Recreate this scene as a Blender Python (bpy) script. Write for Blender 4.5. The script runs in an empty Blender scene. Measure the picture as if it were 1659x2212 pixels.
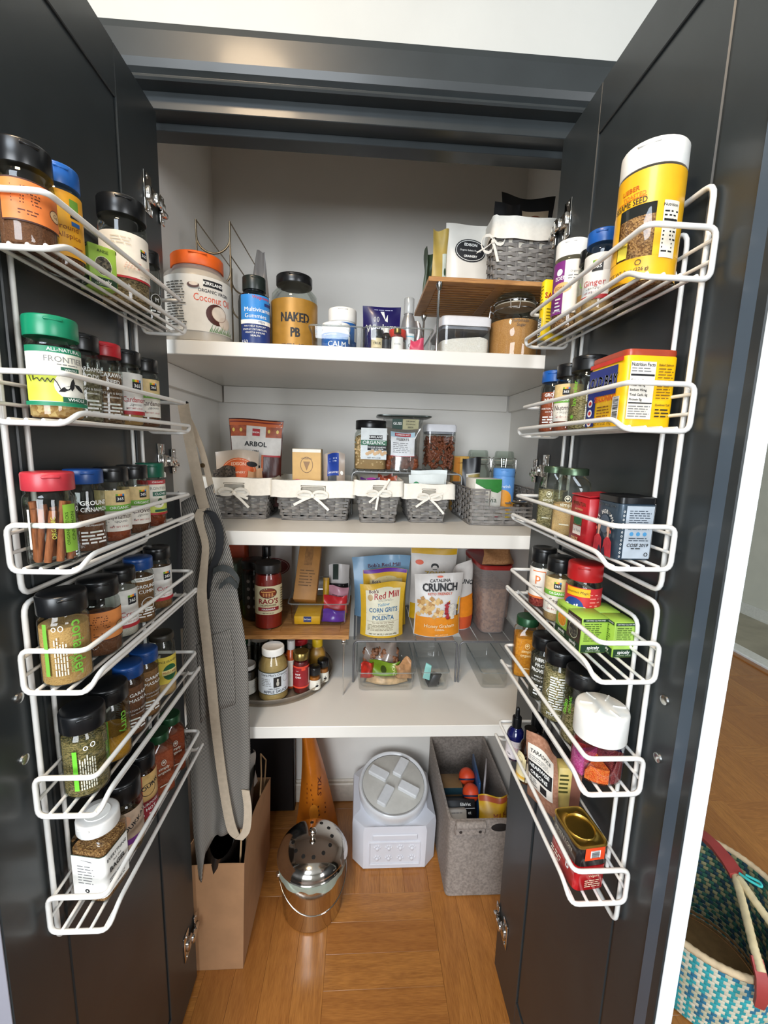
import bpy, bmesh, math, random
from mathutils import Matrix, Vector

# ------------------------------------------------------------------ units, camera, light
U = 1.15                       # metres per drawing unit used below
random.seed(7)
SC = bpy.context.scene
COL = SC.collection
sin, cos, pi = math.sin, math.cos, math.pi

cam = bpy.data.cameras.new('camera')
cam.sensor_fit = 'HORIZONTAL'; cam.sensor_width = 36.0; cam.lens = 36.0 * 907.8 / 1659.0
cam.clip_start = 0.02; cam.clip_end = 60
cam_o = bpy.data.objects.new('camera', cam); COL.objects.link(cam_o)
PIT, YAW, ROL = 0.15354642, 0.05848443, -0.02915859
_Rz = Matrix(((cos(YAW), sin(YAW), 0), (-sin(YAW), cos(YAW), 0), (0, 0, 1)))
_Rx = Matrix(((1, 0, 0), (0, cos(PIT), sin(PIT)), (0, -sin(PIT), cos(PIT))))
_Ry = Matrix(((cos(ROL), 0, sin(ROL)), (0, 1, 0), (-sin(ROL), 0, cos(ROL))))
_R = _Rz @ _Rx @ _Ry
_M = Matrix((( _R[0][0], _R[0][2], -_R[0][1]), (_R[1][0], _R[1][2], -_R[1][1]), (_R[2][0], _R[2][2], -_R[2][1]))).to_4x4()
_M.translation = (0, 0, 1.30 * U)
cam_o.matrix_world = _M
SC.camera = cam_o

wd = bpy.data.worlds.new('world'); SC.world = wd; wd.use_nodes = True
wd.node_tree.nodes['Background'].inputs[0].default_value = (0.62, 0.74, 1.0, 1)
wd.node_tree.nodes['Background'].inputs[1].default_value = 1.2

def area(name, loc, target, sx, sy, power, col):
    l = bpy.data.lights.new(name, 'AREA'); l.shape = 'RECTANGLE'; l.size = sx * U; l.size_y = sy * U
    l.energy = power; l.color = col
    o = bpy.data.objects.new(name, l); COL.objects.link(o)
    o.location = Vector(loc) * U
    o.rotation_euler = (Vector(target) - Vector(loc)).to_track_quat('-Z', 'Y').to_euler()
    return o
area('skylight_daylight', (-0.55, -0.95, 2.53), (-0.50, -0.85, 0.0), 0.80, 0.90, 46, (0.80, 0.90, 1.0))
area('window_daylight', (-0.60, -1.78, 1.55), (0.1, 1.2, 1.0), 1.15, 1.25, 90, (0.90, 0.95, 1.0))
area('hall_daylight', (2.05, -1.7, 1.6), (1.6, 1.5, 0.6), 1.0, 1.1, 60, (0.95, 0.97, 1.0))

SC.view_settings.view_transform = 'Standard'; SC.view_settings.look = 'None'
SC.view_settings.gamma = 1.0; SC.view_settings.use_curve_mapping = False
SC.view_settings.exposure = -0.08
SC.cycles.transparent_max_bounces = 32
SC.cycles.max_bounces = 10

# ------------------------------------------------------------------ materials
def lin(c):
    if isinstance(c, str):
        c = c.lstrip('#'); c = tuple(int(c[i:i + 2], 16) for i in (0, 2, 4))
    out = []
    for v in c:
        v = v / 255.0
        out.append(v / 12.92 if v <= 0.04045 else ((v + 0.055) / 1.055) ** 2.4)
    return (out[0], out[1], out[2], 1.0)

MATS = {}
def newmat(key):
    m = bpy.data.materials.new(key); m.use_nodes = True
    nt = m.node_tree; b = nt.nodes['Principled BSDF']
    MATS[key] = m
    return m, nt, b

def noise_col(nt, b, c1, c2, scale, detail=4, kind='noise', lo=0.35, hi=0.65, stretch=(1, 1, 1), bump=0.0, inp='Base Color'):
    tc = nt.nodes.new('ShaderNodeTexCoord'); mp = nt.nodes.new('ShaderNodeMapping')
    mp.inputs['Scale'].default_value = stretch
    nt.links.new(tc.outputs['Object'], mp.inputs['Vector'])
    if kind == 'noise':
        t = nt.nodes.new('ShaderNodeTexNoise'); t.inputs['Scale'].default_value = scale; t.inputs['Detail'].default_value = detail
        fac = t.outputs['Fac']
    else:
        t = nt.nodes.new('ShaderNodeTexVoronoi'); t.inputs['Scale'].default_value = scale
        sp = nt.nodes.new('ShaderNodeSeparateColor'); nt.links.new(t.outputs['Color'], sp.inputs[0]); fac = sp.outputs[0]
    nt.links.new(mp.outputs[0], t.inputs['Vector'])
    r = nt.nodes.new('ShaderNodeValToRGB')
    r.color_ramp.elements[0].position = lo; r.color_ramp.elements[0].color = c1
    r.color_ramp.elements[1].position = hi; r.color_ramp.elements[1].color = c2
    nt.links.new(fac, r.inputs[0]); nt.links.new(r.outputs[0], b.inputs[inp])
    if bump:
        bp = nt.nodes.new('ShaderNodeBump'); bp.inputs['Strength'].default_value = bump; bp.inputs['Distance'].default_value = 0.002
        src = t.outputs['Distance'] if kind != 'noise' else t.outputs['Fac']
        nt.links.new(src, bp.inputs['Height']); nt.links.new(bp.outputs[0], b.inputs['Normal'])
    return r

def P(col, rough=0.45, metal=0.0, var=0.06, scale=60, bump=0.0, coat=0.0, name=None):
    """plain painted / printed / plastic surface with a slight procedural variation"""
    key = name or ('p_%s_%g_%g_%g_%g_%g' % (col, rough, metal, var, bump, coat))
    if key in MATS: return MATS[key]
    m, nt, b = newmat(key)
    c = lin(col)
    b.inputs['Roughness'].default_value = rough; b.inputs['Metallic'].default_value = metal
    if coat: b.inputs['Coat Weight'].default_value = coat; b.inputs['Coat Roughness'].default_value = 0.12
    if var:
        d = tuple(max(0, x * (1 - var)) for x in c[:3]) + (1,); e = tuple(min(1, x * (1 + var)) for x in c[:3]) + (1,)
        noise_col(nt, b, d, e, scale, bump=bump)
    else:
        b.inputs['Base Color'].default_value = c
    return m

def GR(c1, c2, scale=220, kind='vor', bump=0.6, rough=0.8, lo=0.2, hi=0.8, stretch=(1, 1, 1)):
    """granular food: powder, seeds, leaves"""
    scale *= 1.7
    key = 'g_%s_%s_%g_%s_%s' % (c1, c2, scale, kind, stretch)
    if key in MATS: return MATS[key]
    m, nt, b = newmat(key)
    b.inputs['Roughness'].default_value = rough
    noise_col(nt, b, lin(c1), lin(c2), scale, kind=kind, lo=lo, hi=hi, bump=bump, stretch=stretch)
    return m

def GL(tint='#f4f8f6', gloss=0.04, rough=0.03, opac=0.0, key=None, gmax=0.45):
    """thin clear glass or plastic: see-through with a Fresnel sheen"""
    key = key or 'gl_%s_%g_%g' % (tint, gloss, opac)
    if key in MATS: return MATS[key]
    m = bpy.data.materials.new(key); m.use_nodes = True; MATS[key] = m
    nt = m.node_tree; nt.nodes.remove(nt.nodes['Principled BSDF'])
    out = nt.nodes['Material Output']
    tr = nt.nodes.new('ShaderNodeBsdfTransparent'); tr.inputs[0].default_value = lin(tint)
    gs = nt.nodes.new('ShaderNodeBsdfGlossy'); gs.inputs['Roughness'].default_value = rough
    lw = nt.nodes.new('ShaderNodeLayerWeight'); lw.inputs[0].default_value = 0.22
    mr = nt.nodes.new('ShaderNodeMapRange'); mr.inputs['To Min'].default_value = gloss; mr.inputs['To Max'].default_value = gmax
    nt.links.new(lw.outputs['Fresnel'], mr.inputs['Value'])
    mx = nt.nodes.new('ShaderNodeMixShader')
    nt.links.new(mr.outputs[0], mx.inputs[0]); nt.links.new(tr.outputs[0], mx.inputs[1]); nt.links.new(gs.outputs[0], mx.inputs[2])
    last = mx
    if opac:
        df = nt.nodes.new('ShaderNodeBsdfDiffuse'); df.inputs[0].default_value = lin(tint)
        m2 = nt.nodes.new('ShaderNodeMixShader'); m2.inputs[0].default_value = opac
        nt.links.new(mx.outputs[0], m2.inputs[1]); nt.links.new(df.outputs[0], m2.inputs[2]); last = m2
    nt.links.new(last.outputs[0], out.inputs[0])
    return m

GLASS = GL('#f2f6f3'); CLEAR = GL('#f6f8f8', 0.05); FROST = GL('#e6dcd8', 0.04, 0.25, 0.22)
FILM = GL('#f3f2ee', 0.10, 0.12, 0.10, key='film')
CHROME = P('#d8d8d6', 0.08, 1.0, 0.0, name='chrome'); STEEL = P('#c9c6c2', 0.2, 1.0, 0.03, name='steel')
WIRE = P('#e9e7e2', 0.32, 0, 0.03, coat=0.4, name='white_coated_wire')
BLK = P('#101113', 0.28, 0, 0.1, name='black_plastic'); INK = P('#15161a', 0.6, 0, 0, name='black_ink')
WHT = P('#f1efe9', 0.4, 0, 0.03, name='white_plastic'); PAPER = P('#ebe6da', 0.6, 0, 0.04, name='paper')
CREAM = P('#e6dcc2', 0.6, 0, 0.05, name='cream_paper'); WINK = P('#f4f4f0', 0.5, 0, 0, name='white_ink')

# ------------------------------------------------------------------ mesh builder
class M:
    def __init__(self): self.v = []; self.f = []; self.m = []; self.fm = []
    def mi(self, mat):
        if mat not in self.m: self.m.append(mat)
        return self.m.index(mat)
    def add(self, vs, fs, mat):
        n = len(self.v); k = self.mi(mat)
        self.v.extend(vs)
        for f in fs:
            self.f.append(tuple(i + n for i in f)); self.fm.append(k)
        return self
    def xf(self, fn, start=0):
        for i in range(start, len(self.v)): self.v[i] = fn(*self.v[i])
        return self
    def mesh(self, name, smooth=35, recalc=True):
        me = bpy.data.meshes.new(name)
        me.from_pydata([(a * U, b * U, c * U) for a, b, c in self.v], [], self.f)
        for mt in self.m: me.materials.append(mt)
        me.polygons.foreach_set('material_index', self.fm)
        if recalc:
            bm = bmesh.new(); bm.from_mesh(me); bmesh.ops.recalc_face_normals(bm, faces=bm.faces); bm.to_mesh(me); bm.free()
        if smooth:
            me.polygons.foreach_set('use_smooth', [True] * len(me.polygons))
            me.set_sharp_from_angle(angle=math.radians(smooth))
        return me

def put(name, m, parent=None, loc=(0, 0, 0), rz=0.0, smooth=48, recalc=True, rot=None):
    me = m.mesh(name, smooth, recalc) if isinstance(m, M) else m
    o = bpy.data.objects.new(name, me); COL.objects.link(o)
    o.location = Vector(loc) * U
    o.rotation_euler = rot if rot else (0, 0, rz)
    if parent: o.parent = parent
    return o

def tag(o, label=None, cat=None, group=None, kind=None):
    if label: o['label'] = label
    if cat: o['category'] = cat
    if group: o['group'] = group
    if kind: o['kind'] = kind
    return o

def thing(name, label, cat, loc=(0, 0, 0), rz=0.0, group=None, rot=None):
    o = bpy.data.objects.new(name, None); COL.objects.link(o); o.empty_display_size = 0.02
    o.location = Vector(loc) * U; o.rotation_euler = rot if rot else (0, 0, rz)
    return tag(o, label, cat, group)

def copy_tree(o, parent=None):
    c = o.copy(); COL.objects.link(c)
    if parent: c.parent = parent
    for ch in list(o.children): copy_tree(ch, c)
    return c

def face_cam(x, y): return math.atan2(-x, y)

def sgnpow(c, e): return math.copysign(abs(c) ** e, c)
def ringpts(n, rx, ry, p=2.0):
    e = 2.0 / p
    return [(rx * sgnpow(cos(2 * pi * (i + .5) / n), e), ry * sgnpow(sin(2 * pi * (i + .5) / n), e)) for i in range(n)]

def rrect(n, a, b, rad=.008):
    """n points evenly spaced round a rounded rectangle"""
    out = []; rad = min(rad, a * .9, b * .9); segs = [(2 * (a - rad), 'l', (-a + rad, -b), (1, 0)), (pi / 2 * rad, 'c', (a - rad, -b + rad), -pi / 2), (2 * (b - rad), 'l', (a, -b + rad), (0, 1)), (pi / 2 * rad, 'c', (a - rad, b - rad), 0),
        (2 * (a - rad), 'l', (a - rad, b), (-1, 0)), (pi / 2 * rad, 'c', (-a + rad, b - rad), pi / 2), (2 * (b - rad), 'l', (-a, b - rad), (0, -1)), (pi / 2 * rad, 'c', (-a + rad, -b + rad), pi)]
    tot = sum(q[0] for q in segs)
    for i in range(n):
        d = tot * (i + .5) / n
        for L_, k, p, q in segs:
            if d <= L_ + 1e-9:
                out.append((p[0] + q[0] * d, p[1] + q[1] * d) if k == 'l' else (p[0] + rad * cos(q + d / rad), p[1] + rad * sin(q + d / rad))); break
            d -= L_
    return out
def curve(pts, k=6):
    """smooth curve through the given points"""
    P_ = [Vector(p) for p in pts]; out = []
    for i in range(len(P_) - 1):
        a, b, c, d = P_[max(0, i - 1)], P_[i], P_[i + 1], P_[min(len(P_) - 1, i + 2)]
        for j in range(k):
            t = j / k; out.append(.5 * ((2 * b) + (c - a) * t + (2 * a - 5 * b + 4 * c - d) * t * t + (3 * b - a - 3 * c + d) * t ** 3))
    return out + [P_[-1]]

def loft(m, rings, mat, n=28, cap0=True, cap1=True, cx=0, cy=0):
    """rings: (z, rx, ry, p)"""
    vs = []
    for r in rings:
        z, rx = r[0], r[1]; ry = r[2] if len(r) > 2 else rx; p = r[3] if len(r) > 3 else 2.0
        vs += [(cx + a, cy + b, z) for a, b in ringpts(n, rx, ry, p)]
    fs = []
    for k in range(len(rings) - 1):
        for i in range(n):
            j = (i + 1) % n
            fs.append((k * n + i, k * n + j, k * n + n + j, k * n + n + i))
    if cap0: fs.append(tuple(range(n - 1, -1, -1)))
    if cap1: fs.append(tuple(range((len(rings) - 1) * n, len(rings) * n)))
    return m.add(vs, fs, mat)

def box(m, x0, x1, y0, y1, z0, z1, mat, c=0.0):
    a, b, d = (x1 - x0) / 2, (y1 - y0) / 2, (z1 - z0) / 2
    cx, cy, cz = (x0 + x1) / 2, (y0 + y1) / 2, (z0 + z1) / 2
    if c <= 0:
        vs = [(cx + sx * a, cy + sy * b, cz + sz * d) for sx in (-1, 1) for sy in (-1, 1) for sz in (-1, 1)]
        return m.add(vs, [(0, 1, 3, 2), (4, 6, 7, 5), (0, 4, 5, 1), (2, 3, 7, 6), (0, 2, 6, 4), (1, 5, 7, 3)], mat)
    c = min(c, a * .98, b * .98, d * .98)
    vs = []; ix = {}
    for sx in (-1, 1):
        for sy in (-1, 1):
            for sz in (-1, 1):
                for ax, q in ((0, (sx * a, sy * (b - c), sz * (d - c))), (1, (sx * (a - c), sy * b, sz * (d - c))), (2, (sx * (a - c), sy * (b - c), sz * d))):
                    ix[sx, sy, sz, ax] = len(vs); vs.append((cx + q[0], cy + q[1], cz + q[2]))
    fs = []
    S = ((-1, -1), (1, -1), (1, 1), (-1, 1))
    for s in (-1, 1):
        fs.append(tuple(ix[s, p, q, 0] for p, q in S)); fs.append(tuple(ix[p, s, q, 1] for p, q in S)); fs.append(tuple(ix[p, q, s, 2] for p, q in S))
        for t in (-1, 1):
            fs.append((ix[s, t, -1, 0], ix[s, t, 1, 0], ix[s, t, 1, 1], ix[s, t, -1, 1]))
            fs.append((ix[s, -1, t, 0], ix[s, 1, t, 0], ix[s, 1, t, 2], ix[s, -1, t, 2]))
            fs.append((ix[-1, s, t, 1], ix[1, s, t, 1], ix[1, s, t, 2], ix[-1, s, t, 2]))
            for q in (-1, 1): fs.append((ix[s, t, q, 0], ix[s, t, q, 1], ix[s, t, q, 2]))
    return m.add(vs, fs, mat)

def fillet(pts, rad, seg=4, closed=False):
    pts = [Vector(p) for p in pts]; n = len(pts); out = []
    for i, p in enumerate(pts):
        if not closed and i in (0, n - 1): out.append(p); continue
        a, b = pts[i - 1] - p, pts[(i + 1) % n] - p
        la, lb = a.length, b.length
        r = min(rad, la * .48, lb * .48)
        A, B = p + a / la * r, p + b / lb * r
        for k in range(seg + 1):
            t = k / seg
            out.append(A * (1 - t) ** 2 + p * (2 * t * (1 - t)) + B * t * t)
    return out

def tube(m, pts, r, mat, n=6, closed=False, flat=None):
    """flat=(w,t): ribbon cross-section"""
    pts = [Vector(p) for p in pts]; N = len(pts)
    rs = r if isinstance(r, (list, tuple)) else [r] * N
    tan = []
    for i in range(N):
        a = pts[(i - 1) % N] if (closed or i > 0) else pts[i]
        b = pts[(i + 1) % N] if (closed or i < N - 1) else pts[i]
        d = b - a
        tan.append(d.normalized() if d.length > 1e-9 else Vector((0, 0, 1)))
    up = Vector((0, 0, 1)) if abs(tan[0].z) < .9 else Vector((1, 0, 0))
    nx = (up - tan[0] * up.dot(tan[0])).normalized()
    vs = []
    for i in range(N):
        nx = nx - tan[i] * nx.dot(tan[i])
        nx = nx.normalized() if nx.length > 1e-6 else Vector((1, 0, 0))
        by = tan[i].cross(nx)
        for k in range(n):
            a = 2 * pi * k / n
            q = pts[i] + nx * (rs[i] * cos(a)) + by * (rs[i] * sin(a))
            vs.append(tuple(q))
    fs = []
    for i in range(N if closed else N - 1):
        j = (i + 1) % N
        for k in range(n):
            l = (k + 1) % n
            fs.append((i * n + k, i * n + l, j * n + l, j * n + k))
    if not closed: fs += [tuple(range(n - 1, -1, -1)), tuple(range((N - 1) * n, N * n))]
    return m.add(vs, fs, mat)

def strip(m, pts, wdir, w, mat, t=0.0012):
    """flat band of width w along wdir (vector or list of vectors) with thickness t"""
    pts = [Vector(p) for p in pts]; N = len(pts); vs = []
    for i in range(N):
        wd_ = Vector(wdir[i] if isinstance(wdir, list) else wdir).normalized()
        a = pts[max(0, i - 1)]; b = pts[min(N - 1, i + 1)]
        tn = (b - a).normalized(); nn = tn.cross(wd_)
        nn = nn.normalized() if nn.length > 1e-6 else Vector((0, -1, 0))
        ww = (w[i] if isinstance(w, list) else w) / 2
        for s, q in ((-1, -1), (1, -1), (1, 1), (-1, 1)): vs.append(tuple(pts[i] + wd_ * (s * ww) + nn * (q * t / 2)))
    fs = []
    for i in range(N - 1):
        for k in range(4):
            l = (k + 1) % 4
            fs.append((i * 4 + k, i * 4 + l, i * 4 + 4 + l, i * 4 + 4 + k))
    fs += [(3, 2, 1, 0), tuple(range(N * 4 - 4, N * 4))]
    return m.add(vs, fs, mat)

def grid(m, fn, nu, nv, mat, flip=False):
    vs = [fn(i / nu, j / nv) for j in range(nv + 1) for i in range(nu + 1)]
    fs = [(j * (nu + 1) + i, j * (nu + 1) + i + 1, (j + 1) * (nu + 1) + i + 1, (j + 1) * (nu + 1) + i) for j in range(nv) for i in range(nu)]
    return m.add(vs, fs, mat)

# ------------------------------------------------------------------ printed labels
_TX = {}
def glyphs(s, bold):
    k = (s, bold)
    if k in _TX: return _TX[k]
    cu = bpy.data.curves.new('lettering', 'FONT'); cu.body = s; cu.size = 1.0; cu.resolution_u = 2
    cu.fill_mode = 'FRONT'; cu.offset = 0.0 if 'M' in s else min(bold, .024); cu.align_x = 'CENTER'; cu.align_y = 'CENTER'
    ob = bpy.data.objects.new('lettering', cu)
    me = ob.to_mesh()
    vs = [(v.co.x, v.co.y) for v in me.vertices]; fs = [tuple(p.vertices) for p in me.polygons]
    ob.to_mesh_clear(); bpy.data.objects.remove(ob); bpy.data.curves.remove(cu)
    if ('M' in s and bold) or bold > .03:                                           # this glyph fills badly when thickened: thicken by overprinting
        n = len(vs); v0, f0 = list(vs), list(fs)
        for q in (-.6, .6): fs = fs + [tuple(i + len(vs) for i in f) for f in f0]; vs = vs + [(a + q * bold, b) for a, b in v0]
    _TX[k] = (vs, fs)
    return _TX[k]

class Lab:
    """flat print laid on a surface given by fn(u, v, lift) -> (x, y, z)"""
    def __init__(self, fn, lift=0.00035, fine=False): self.m = M(); self.fn = fn; self.k = 0; self.l0 = lift; self.fine = fine
    def o(self): self.k += 1; return self.l0 + 0.00010 * self.k
    def rect(self, u0, u1, v0, v1, mat, nu=10, nv=1):
        if self.fine: nu, nv = max(nu, 12), max(nv, 8)
        o = self.o(); grid(self.m, lambda a, b: self.fn(u0 + (u1 - u0) * a, v0 + (v1 - v0) * b, o), nu, nv, mat); return self
    def poly(self, pts, mat):
        o = self.o(); self.m.add([self.fn(u, v, o) for u, v in pts], [tuple(range(len(pts)))], mat); return self
    def disc(self, u, v, ru, rv, mat, n=20):
        o = self.o(); K = 5
        vs = [self.fn(u, v, o)] + [self.fn(u + ru * k / K * cos(2 * pi * i / n), v + rv * k / K * sin(2 * pi * i / n), o) for k in range(1, K + 1) for i in range(n)]
        fs = [(0, 1 + i, 1 + (i + 1) % n) for i in range(n)] + [(1 + k * n + i, 1 + k * n + (i + 1) % n, 1 + (k + 1) * n + (i + 1) % n, 1 + (k + 1) * n + i) for k in range(K - 1) for i in range(n)]
        self.m.add(vs, fs, mat); return self
    def ring(self, u, v, ru, rv, w, mat, n=24):
        o = self.o(); vs = []
        for i in range(n):
            a = 2 * pi * i / n
            vs += [self.fn(u + ru * cos(a), v + rv * sin(a), o), self.fn(u + (ru - w) * cos(a), v + (rv - w) * sin(a), o)]
        self.m.add(vs, [(2 * i, 2 * ((i + 1) % n), 2 * ((i + 1) % n) + 1, 2 * i + 1) for i in range(n)], mat); return self
    def text(self, s, u, v, size, mat, bold=0.0, ang=0.0, sx=1.0, align='c', shear=0.0, maxw=None):
        vs, fs = glyphs(s, bold)
        if not vs: return self
        xs = [a for a, b in vs]; x0, x1 = min(xs), max(xs)
        if maxw and (x1 - x0) * size * sx > maxw: sx = maxw / ((x1 - x0) * size)
        dx = -(x0 + x1) / 2 if align == 'c' else (-x0 if align == 'l' else -x1)
        c_, s_ = cos(ang), sin(ang); o = self.o()
        pts = []
        for a, b in vs:
            p = (a + dx + b * shear) * size * sx; q = b * size
            pts.append(self.fn(u + p * c_ - q * s_, v + p * s_ + q * c_, o))
        self.m.add(pts, fs, mat); return self
    def lines(self, u0, u1, v0, v1, n, mat, h=0.45, ang=False, fill=0.8):
        """rows of print too small to read"""
        o = self.o(); vs = []; fs = []; rng = random.Random(n * 31 + int(u1 * 1e5))
        dv = (v1 - v0) / n
        for k in range(n):
            v = v0 + dv * (k + .5); u = u0; end = u1 - (u1 - u0) * rng.random() * (1 - fill)
            while u < end:
                w = (abs(dv) * (1.2 + 2.2 * rng.random())) ; e = min(u + w, end); hh = abs(dv) * h / 2
                if e - u > hh:
                    i = len(vs)
                    q = [(u, v - hh), (e, v - hh), (e, v + hh), (u, v + hh)]
                    vs += [self.fn(a, b, o) for a, b in q]; fs.append((i, i + 1, i + 2, i + 3))
                u = e + abs(dv) * .45
        if fs: self.m.add(vs, fs, mat)
        return self
    def vlines(self, u0, u1, v0, v1, n, mat, h=0.5):
        f = self.fn; self.fn = lambda a, b, o: f(b, a, o); self.lines(v0, v1, u0, u1, n, mat, h); self.fn = f; return self
    def barcode(self, u0, u1, v0, v1, mat=None, n=14):
        self.rect(u0, u1, v0, v1, WINK, 2); rng = random.Random(5); o = self.o(); vs = []; fs = []
        w = (v1 - v0) / n
        for k in range(n):
            b = v0 + w * (k + .15); t = w * (.3 + .5 * rng.random()); i = len(vs)
            vs += [self.fn(u0 + (u1 - u0) * .1, b, o), self.fn(u1 - (u1 - u0) * .1, b, o), self.fn(u1 - (u1 - u0) * .1, b + t, o), self.fn(u0 + (u1 - u0) * .1, b + t, o)]
            fs.append((i, i + 1, i + 2, i + 3))
        self.m.add(vs, fs, mat or INK); return self

def cyl(R): return lambda u, v, o: ((R + o) * sin(u / R), -(R + o) * cos(u / R), v)
def plane(org, ud, vd, nd):
    org, ud, vd, nd = Vector(org), Vector(ud).normalized(), Vector(vd).normalized(), Vector(nd).normalized()
    return lambda u, v, o: tuple(org + ud * u + vd * v + nd * o)
def front(y0): return plane((0, y0, 0), (1, 0, 0), (0, 0, 1), (0, -1, 0))
# ------------------------------------------------------------------ room and closet shell
WALL = P('#bcbdb9', 0.7, 0, 0.02, scale=8, name='white_wall_paint')
INNER = P('#e7e3dc', 0.6, 0, 0.01, scale=9, name='closet_white_paint')
DARK = P('#2a2f31', 0.40, 0, 0.08, scale=14, bump=0.03, coat=0.10, name='charcoal_gloss_paint')
HALLW = P('#c9c9ba', 0.7, 0, 0.03, scale=5, name='hall_wall_paint')
SHELFM = P('#e2ded6', 0.35, 0, 0.02, scale=6, coat=0.15, name='shelf_white_paint')

def wood(key, c1, c2, c3, rough=0.34, coat=0.3, grain=1.0, rnd=0.35, sc=9):
    m, nt, b = newmat(key)
    b.inputs['Roughness'].default_value = rough; b.inputs['Coat Weight'].default_value = coat; b.inputs['Coat Roughness'].default_value = 0.15
    tc = nt.nodes.new('ShaderNodeTexCoord'); oi = nt.nodes.new('ShaderNodeObjectInfo')
    mp = nt.nodes.new('ShaderNodeMapping'); mp.inputs['Scale'].default_value = (1.0, 9.0, 9.0)
    ad = nt.nodes.new('ShaderNodeVectorMath'); ad.operation = 'ADD'
    sc_ = nt.nodes.new('ShaderNodeVectorMath'); sc_.operation = 'SCALE'; sc_.inputs['Scale'].default_value = 23.0
    cb = nt.nodes.new('ShaderNodeCombineXYZ')
    for i in range(3): nt.links.new(oi.outputs['Random'], cb.inputs[i])
    nt.links.new(cb.outputs[0], sc_.inputs[0]); nt.links.new(tc.outputs['Object'], ad.inputs[0]); nt.links.new(sc_.outputs[0], ad.inputs[1])
    nt.links.new(ad.outputs[0], mp.inputs['Vector'])
    n1 = nt.nodes.new('ShaderNodeTexNoise'); n1.inputs['Scale'].default_value = sc * .35; n1.inputs['Detail'].default_value = 3; n1.inputs['Distortion'].default_value = 1.2
    nt.links.new(mp.outputs[0], n1.inputs['Vector'])
    wv = nt.nodes.new('ShaderNodeMath'); wv.operation = 'MULTIPLY'; wv.inputs[1].default_value = 26.0
    nt.links.new(n1.outputs['Fac'], wv.inputs[0])
    sn = nt.nodes.new('ShaderNodeMath'); sn.operation = 'SINE'; nt.links.new(wv.outputs[0], sn.inputs[0])
    n2 = nt.nodes.new('ShaderNodeTexNoise'); n2.inputs['Scale'].default_value = 60; n2.inputs['Detail'].default_value = 2
    mp2 = nt.nodes.new('ShaderNodeMapping'); mp2.inputs['Scale'].default_value = (.6, 8, 8); nt.links.new(ad.outputs[0], mp2.inputs['Vector']); nt.links.new(mp2.outputs[0], n2.inputs['Vector'])
    mxf = nt.nodes.new('ShaderNodeMath'); mxf.operation = 'MULTIPLY_ADD'; mxf.inputs[1].default_value = .22 * grain; mxf.inputs[2].default_value = .0
    nt.links.new(sn.outputs[0], mxf.inputs[0])
    add = nt.nodes.new('ShaderNodeMath'); add.operation = 'ADD'; nt.links.new(mxf.outputs[0], add.inputs[0]); nt.links.new(n2.outputs['Fac'], add.inputs[1])
    ra = nt.nodes.new('ShaderNodeValToRGB')
    ra.color_ramp.elements[0].position = .28; ra.color_ramp.elements[0].color = lin(c1)
    ra.color_ramp.elements[1].position = .72; ra.color_ramp.elements[1].color = lin(c2)
    nt.links.new(add.outputs[0], ra.inputs[0])
    mx = nt.nodes.new('ShaderNodeMix'); mx.data_type = 'RGBA'
    ml = nt.nodes.new('ShaderNodeMath'); ml.operation = 'MULTIPLY'; ml.inputs[1].default_value = rnd; nt.links.new(oi.outputs['Random'], ml.inputs[0])
    nt.links.new(ml.outputs[0], mx.inputs['Factor']); nt.links.new(ra.outputs[0], mx.inputs['A']); mx.inputs['B'].default_value = lin(c3)
    nt.links.new(mx.outputs['Result'], b.inputs['Base Color'])
    bp = nt.nodes.new('ShaderNodeBump'); bp.inputs['Strength'].default_value = .08; bp.inputs['Distance'].default_value = .001
    nt.links.new(n2.outputs['Fac'], bp.inputs['Height']); nt.links.new(bp.outputs[0], b.inputs['Normal'])
    return m
OAK = wood('oak_parquet', '#96602c', '#b87c3c', '#8a4f22', grain=.38, rnd=.4, sc=6)
BAMBOO = wood('bamboo', '#9a6a3a', '#c08b50', '#8a5a2e', rough=.45, coat=.05, grain=.5, rnd=.1, sc=14)

def struct(name, m, label=None, smooth=0, recalc=True):
    return tag(put(name, m, smooth=smooth, recalc=recalc), label, None, None, 'structure')

# floor with parquet blocks
m = M(); box(m, -1.75, 2.5, -1.9, 3.3, -.05, -.004, P('#4a2f18', .6, 0, .1, name='parquet_bed')); floor_o = struct('floor', m)
BW = .295; PW = BW / 4
m = M(); box(m, -BW / 2 + .0002, BW / 2 - .0002, -PW / 2 + .0002, PW / 2 - .0002, -.006, 0, OAK, .0003); plank_me = m.mesh('plank', 0)
first = True
for i in range(-3, 10):
    for j in range(-3, 8):
        cx, cy = -.065 + BW * (i + .5), .755 + BW * (j + .5)
        closet = -.6 < cx < .62 and .45 < cy < 1.5
        hall = cx > .5 and cx < 2.55 and cy > .35 and .5 < cy / cx < 1.45
        if not (closet or hall): continue
        horiz = (i + j) % 2 == 0
        for k in range(4):
            d = (k - 1.5) * PW
            x, y = (cx, cy + d) if horiz else (cx + d, cy)
            if x > 2.48 or (x > .49 and x < .53): continue
            put('plank', plank_me, floor_o, (x, y, random.uniform(-.0003, .0)), 0 if horiz else pi / 2)

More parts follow.
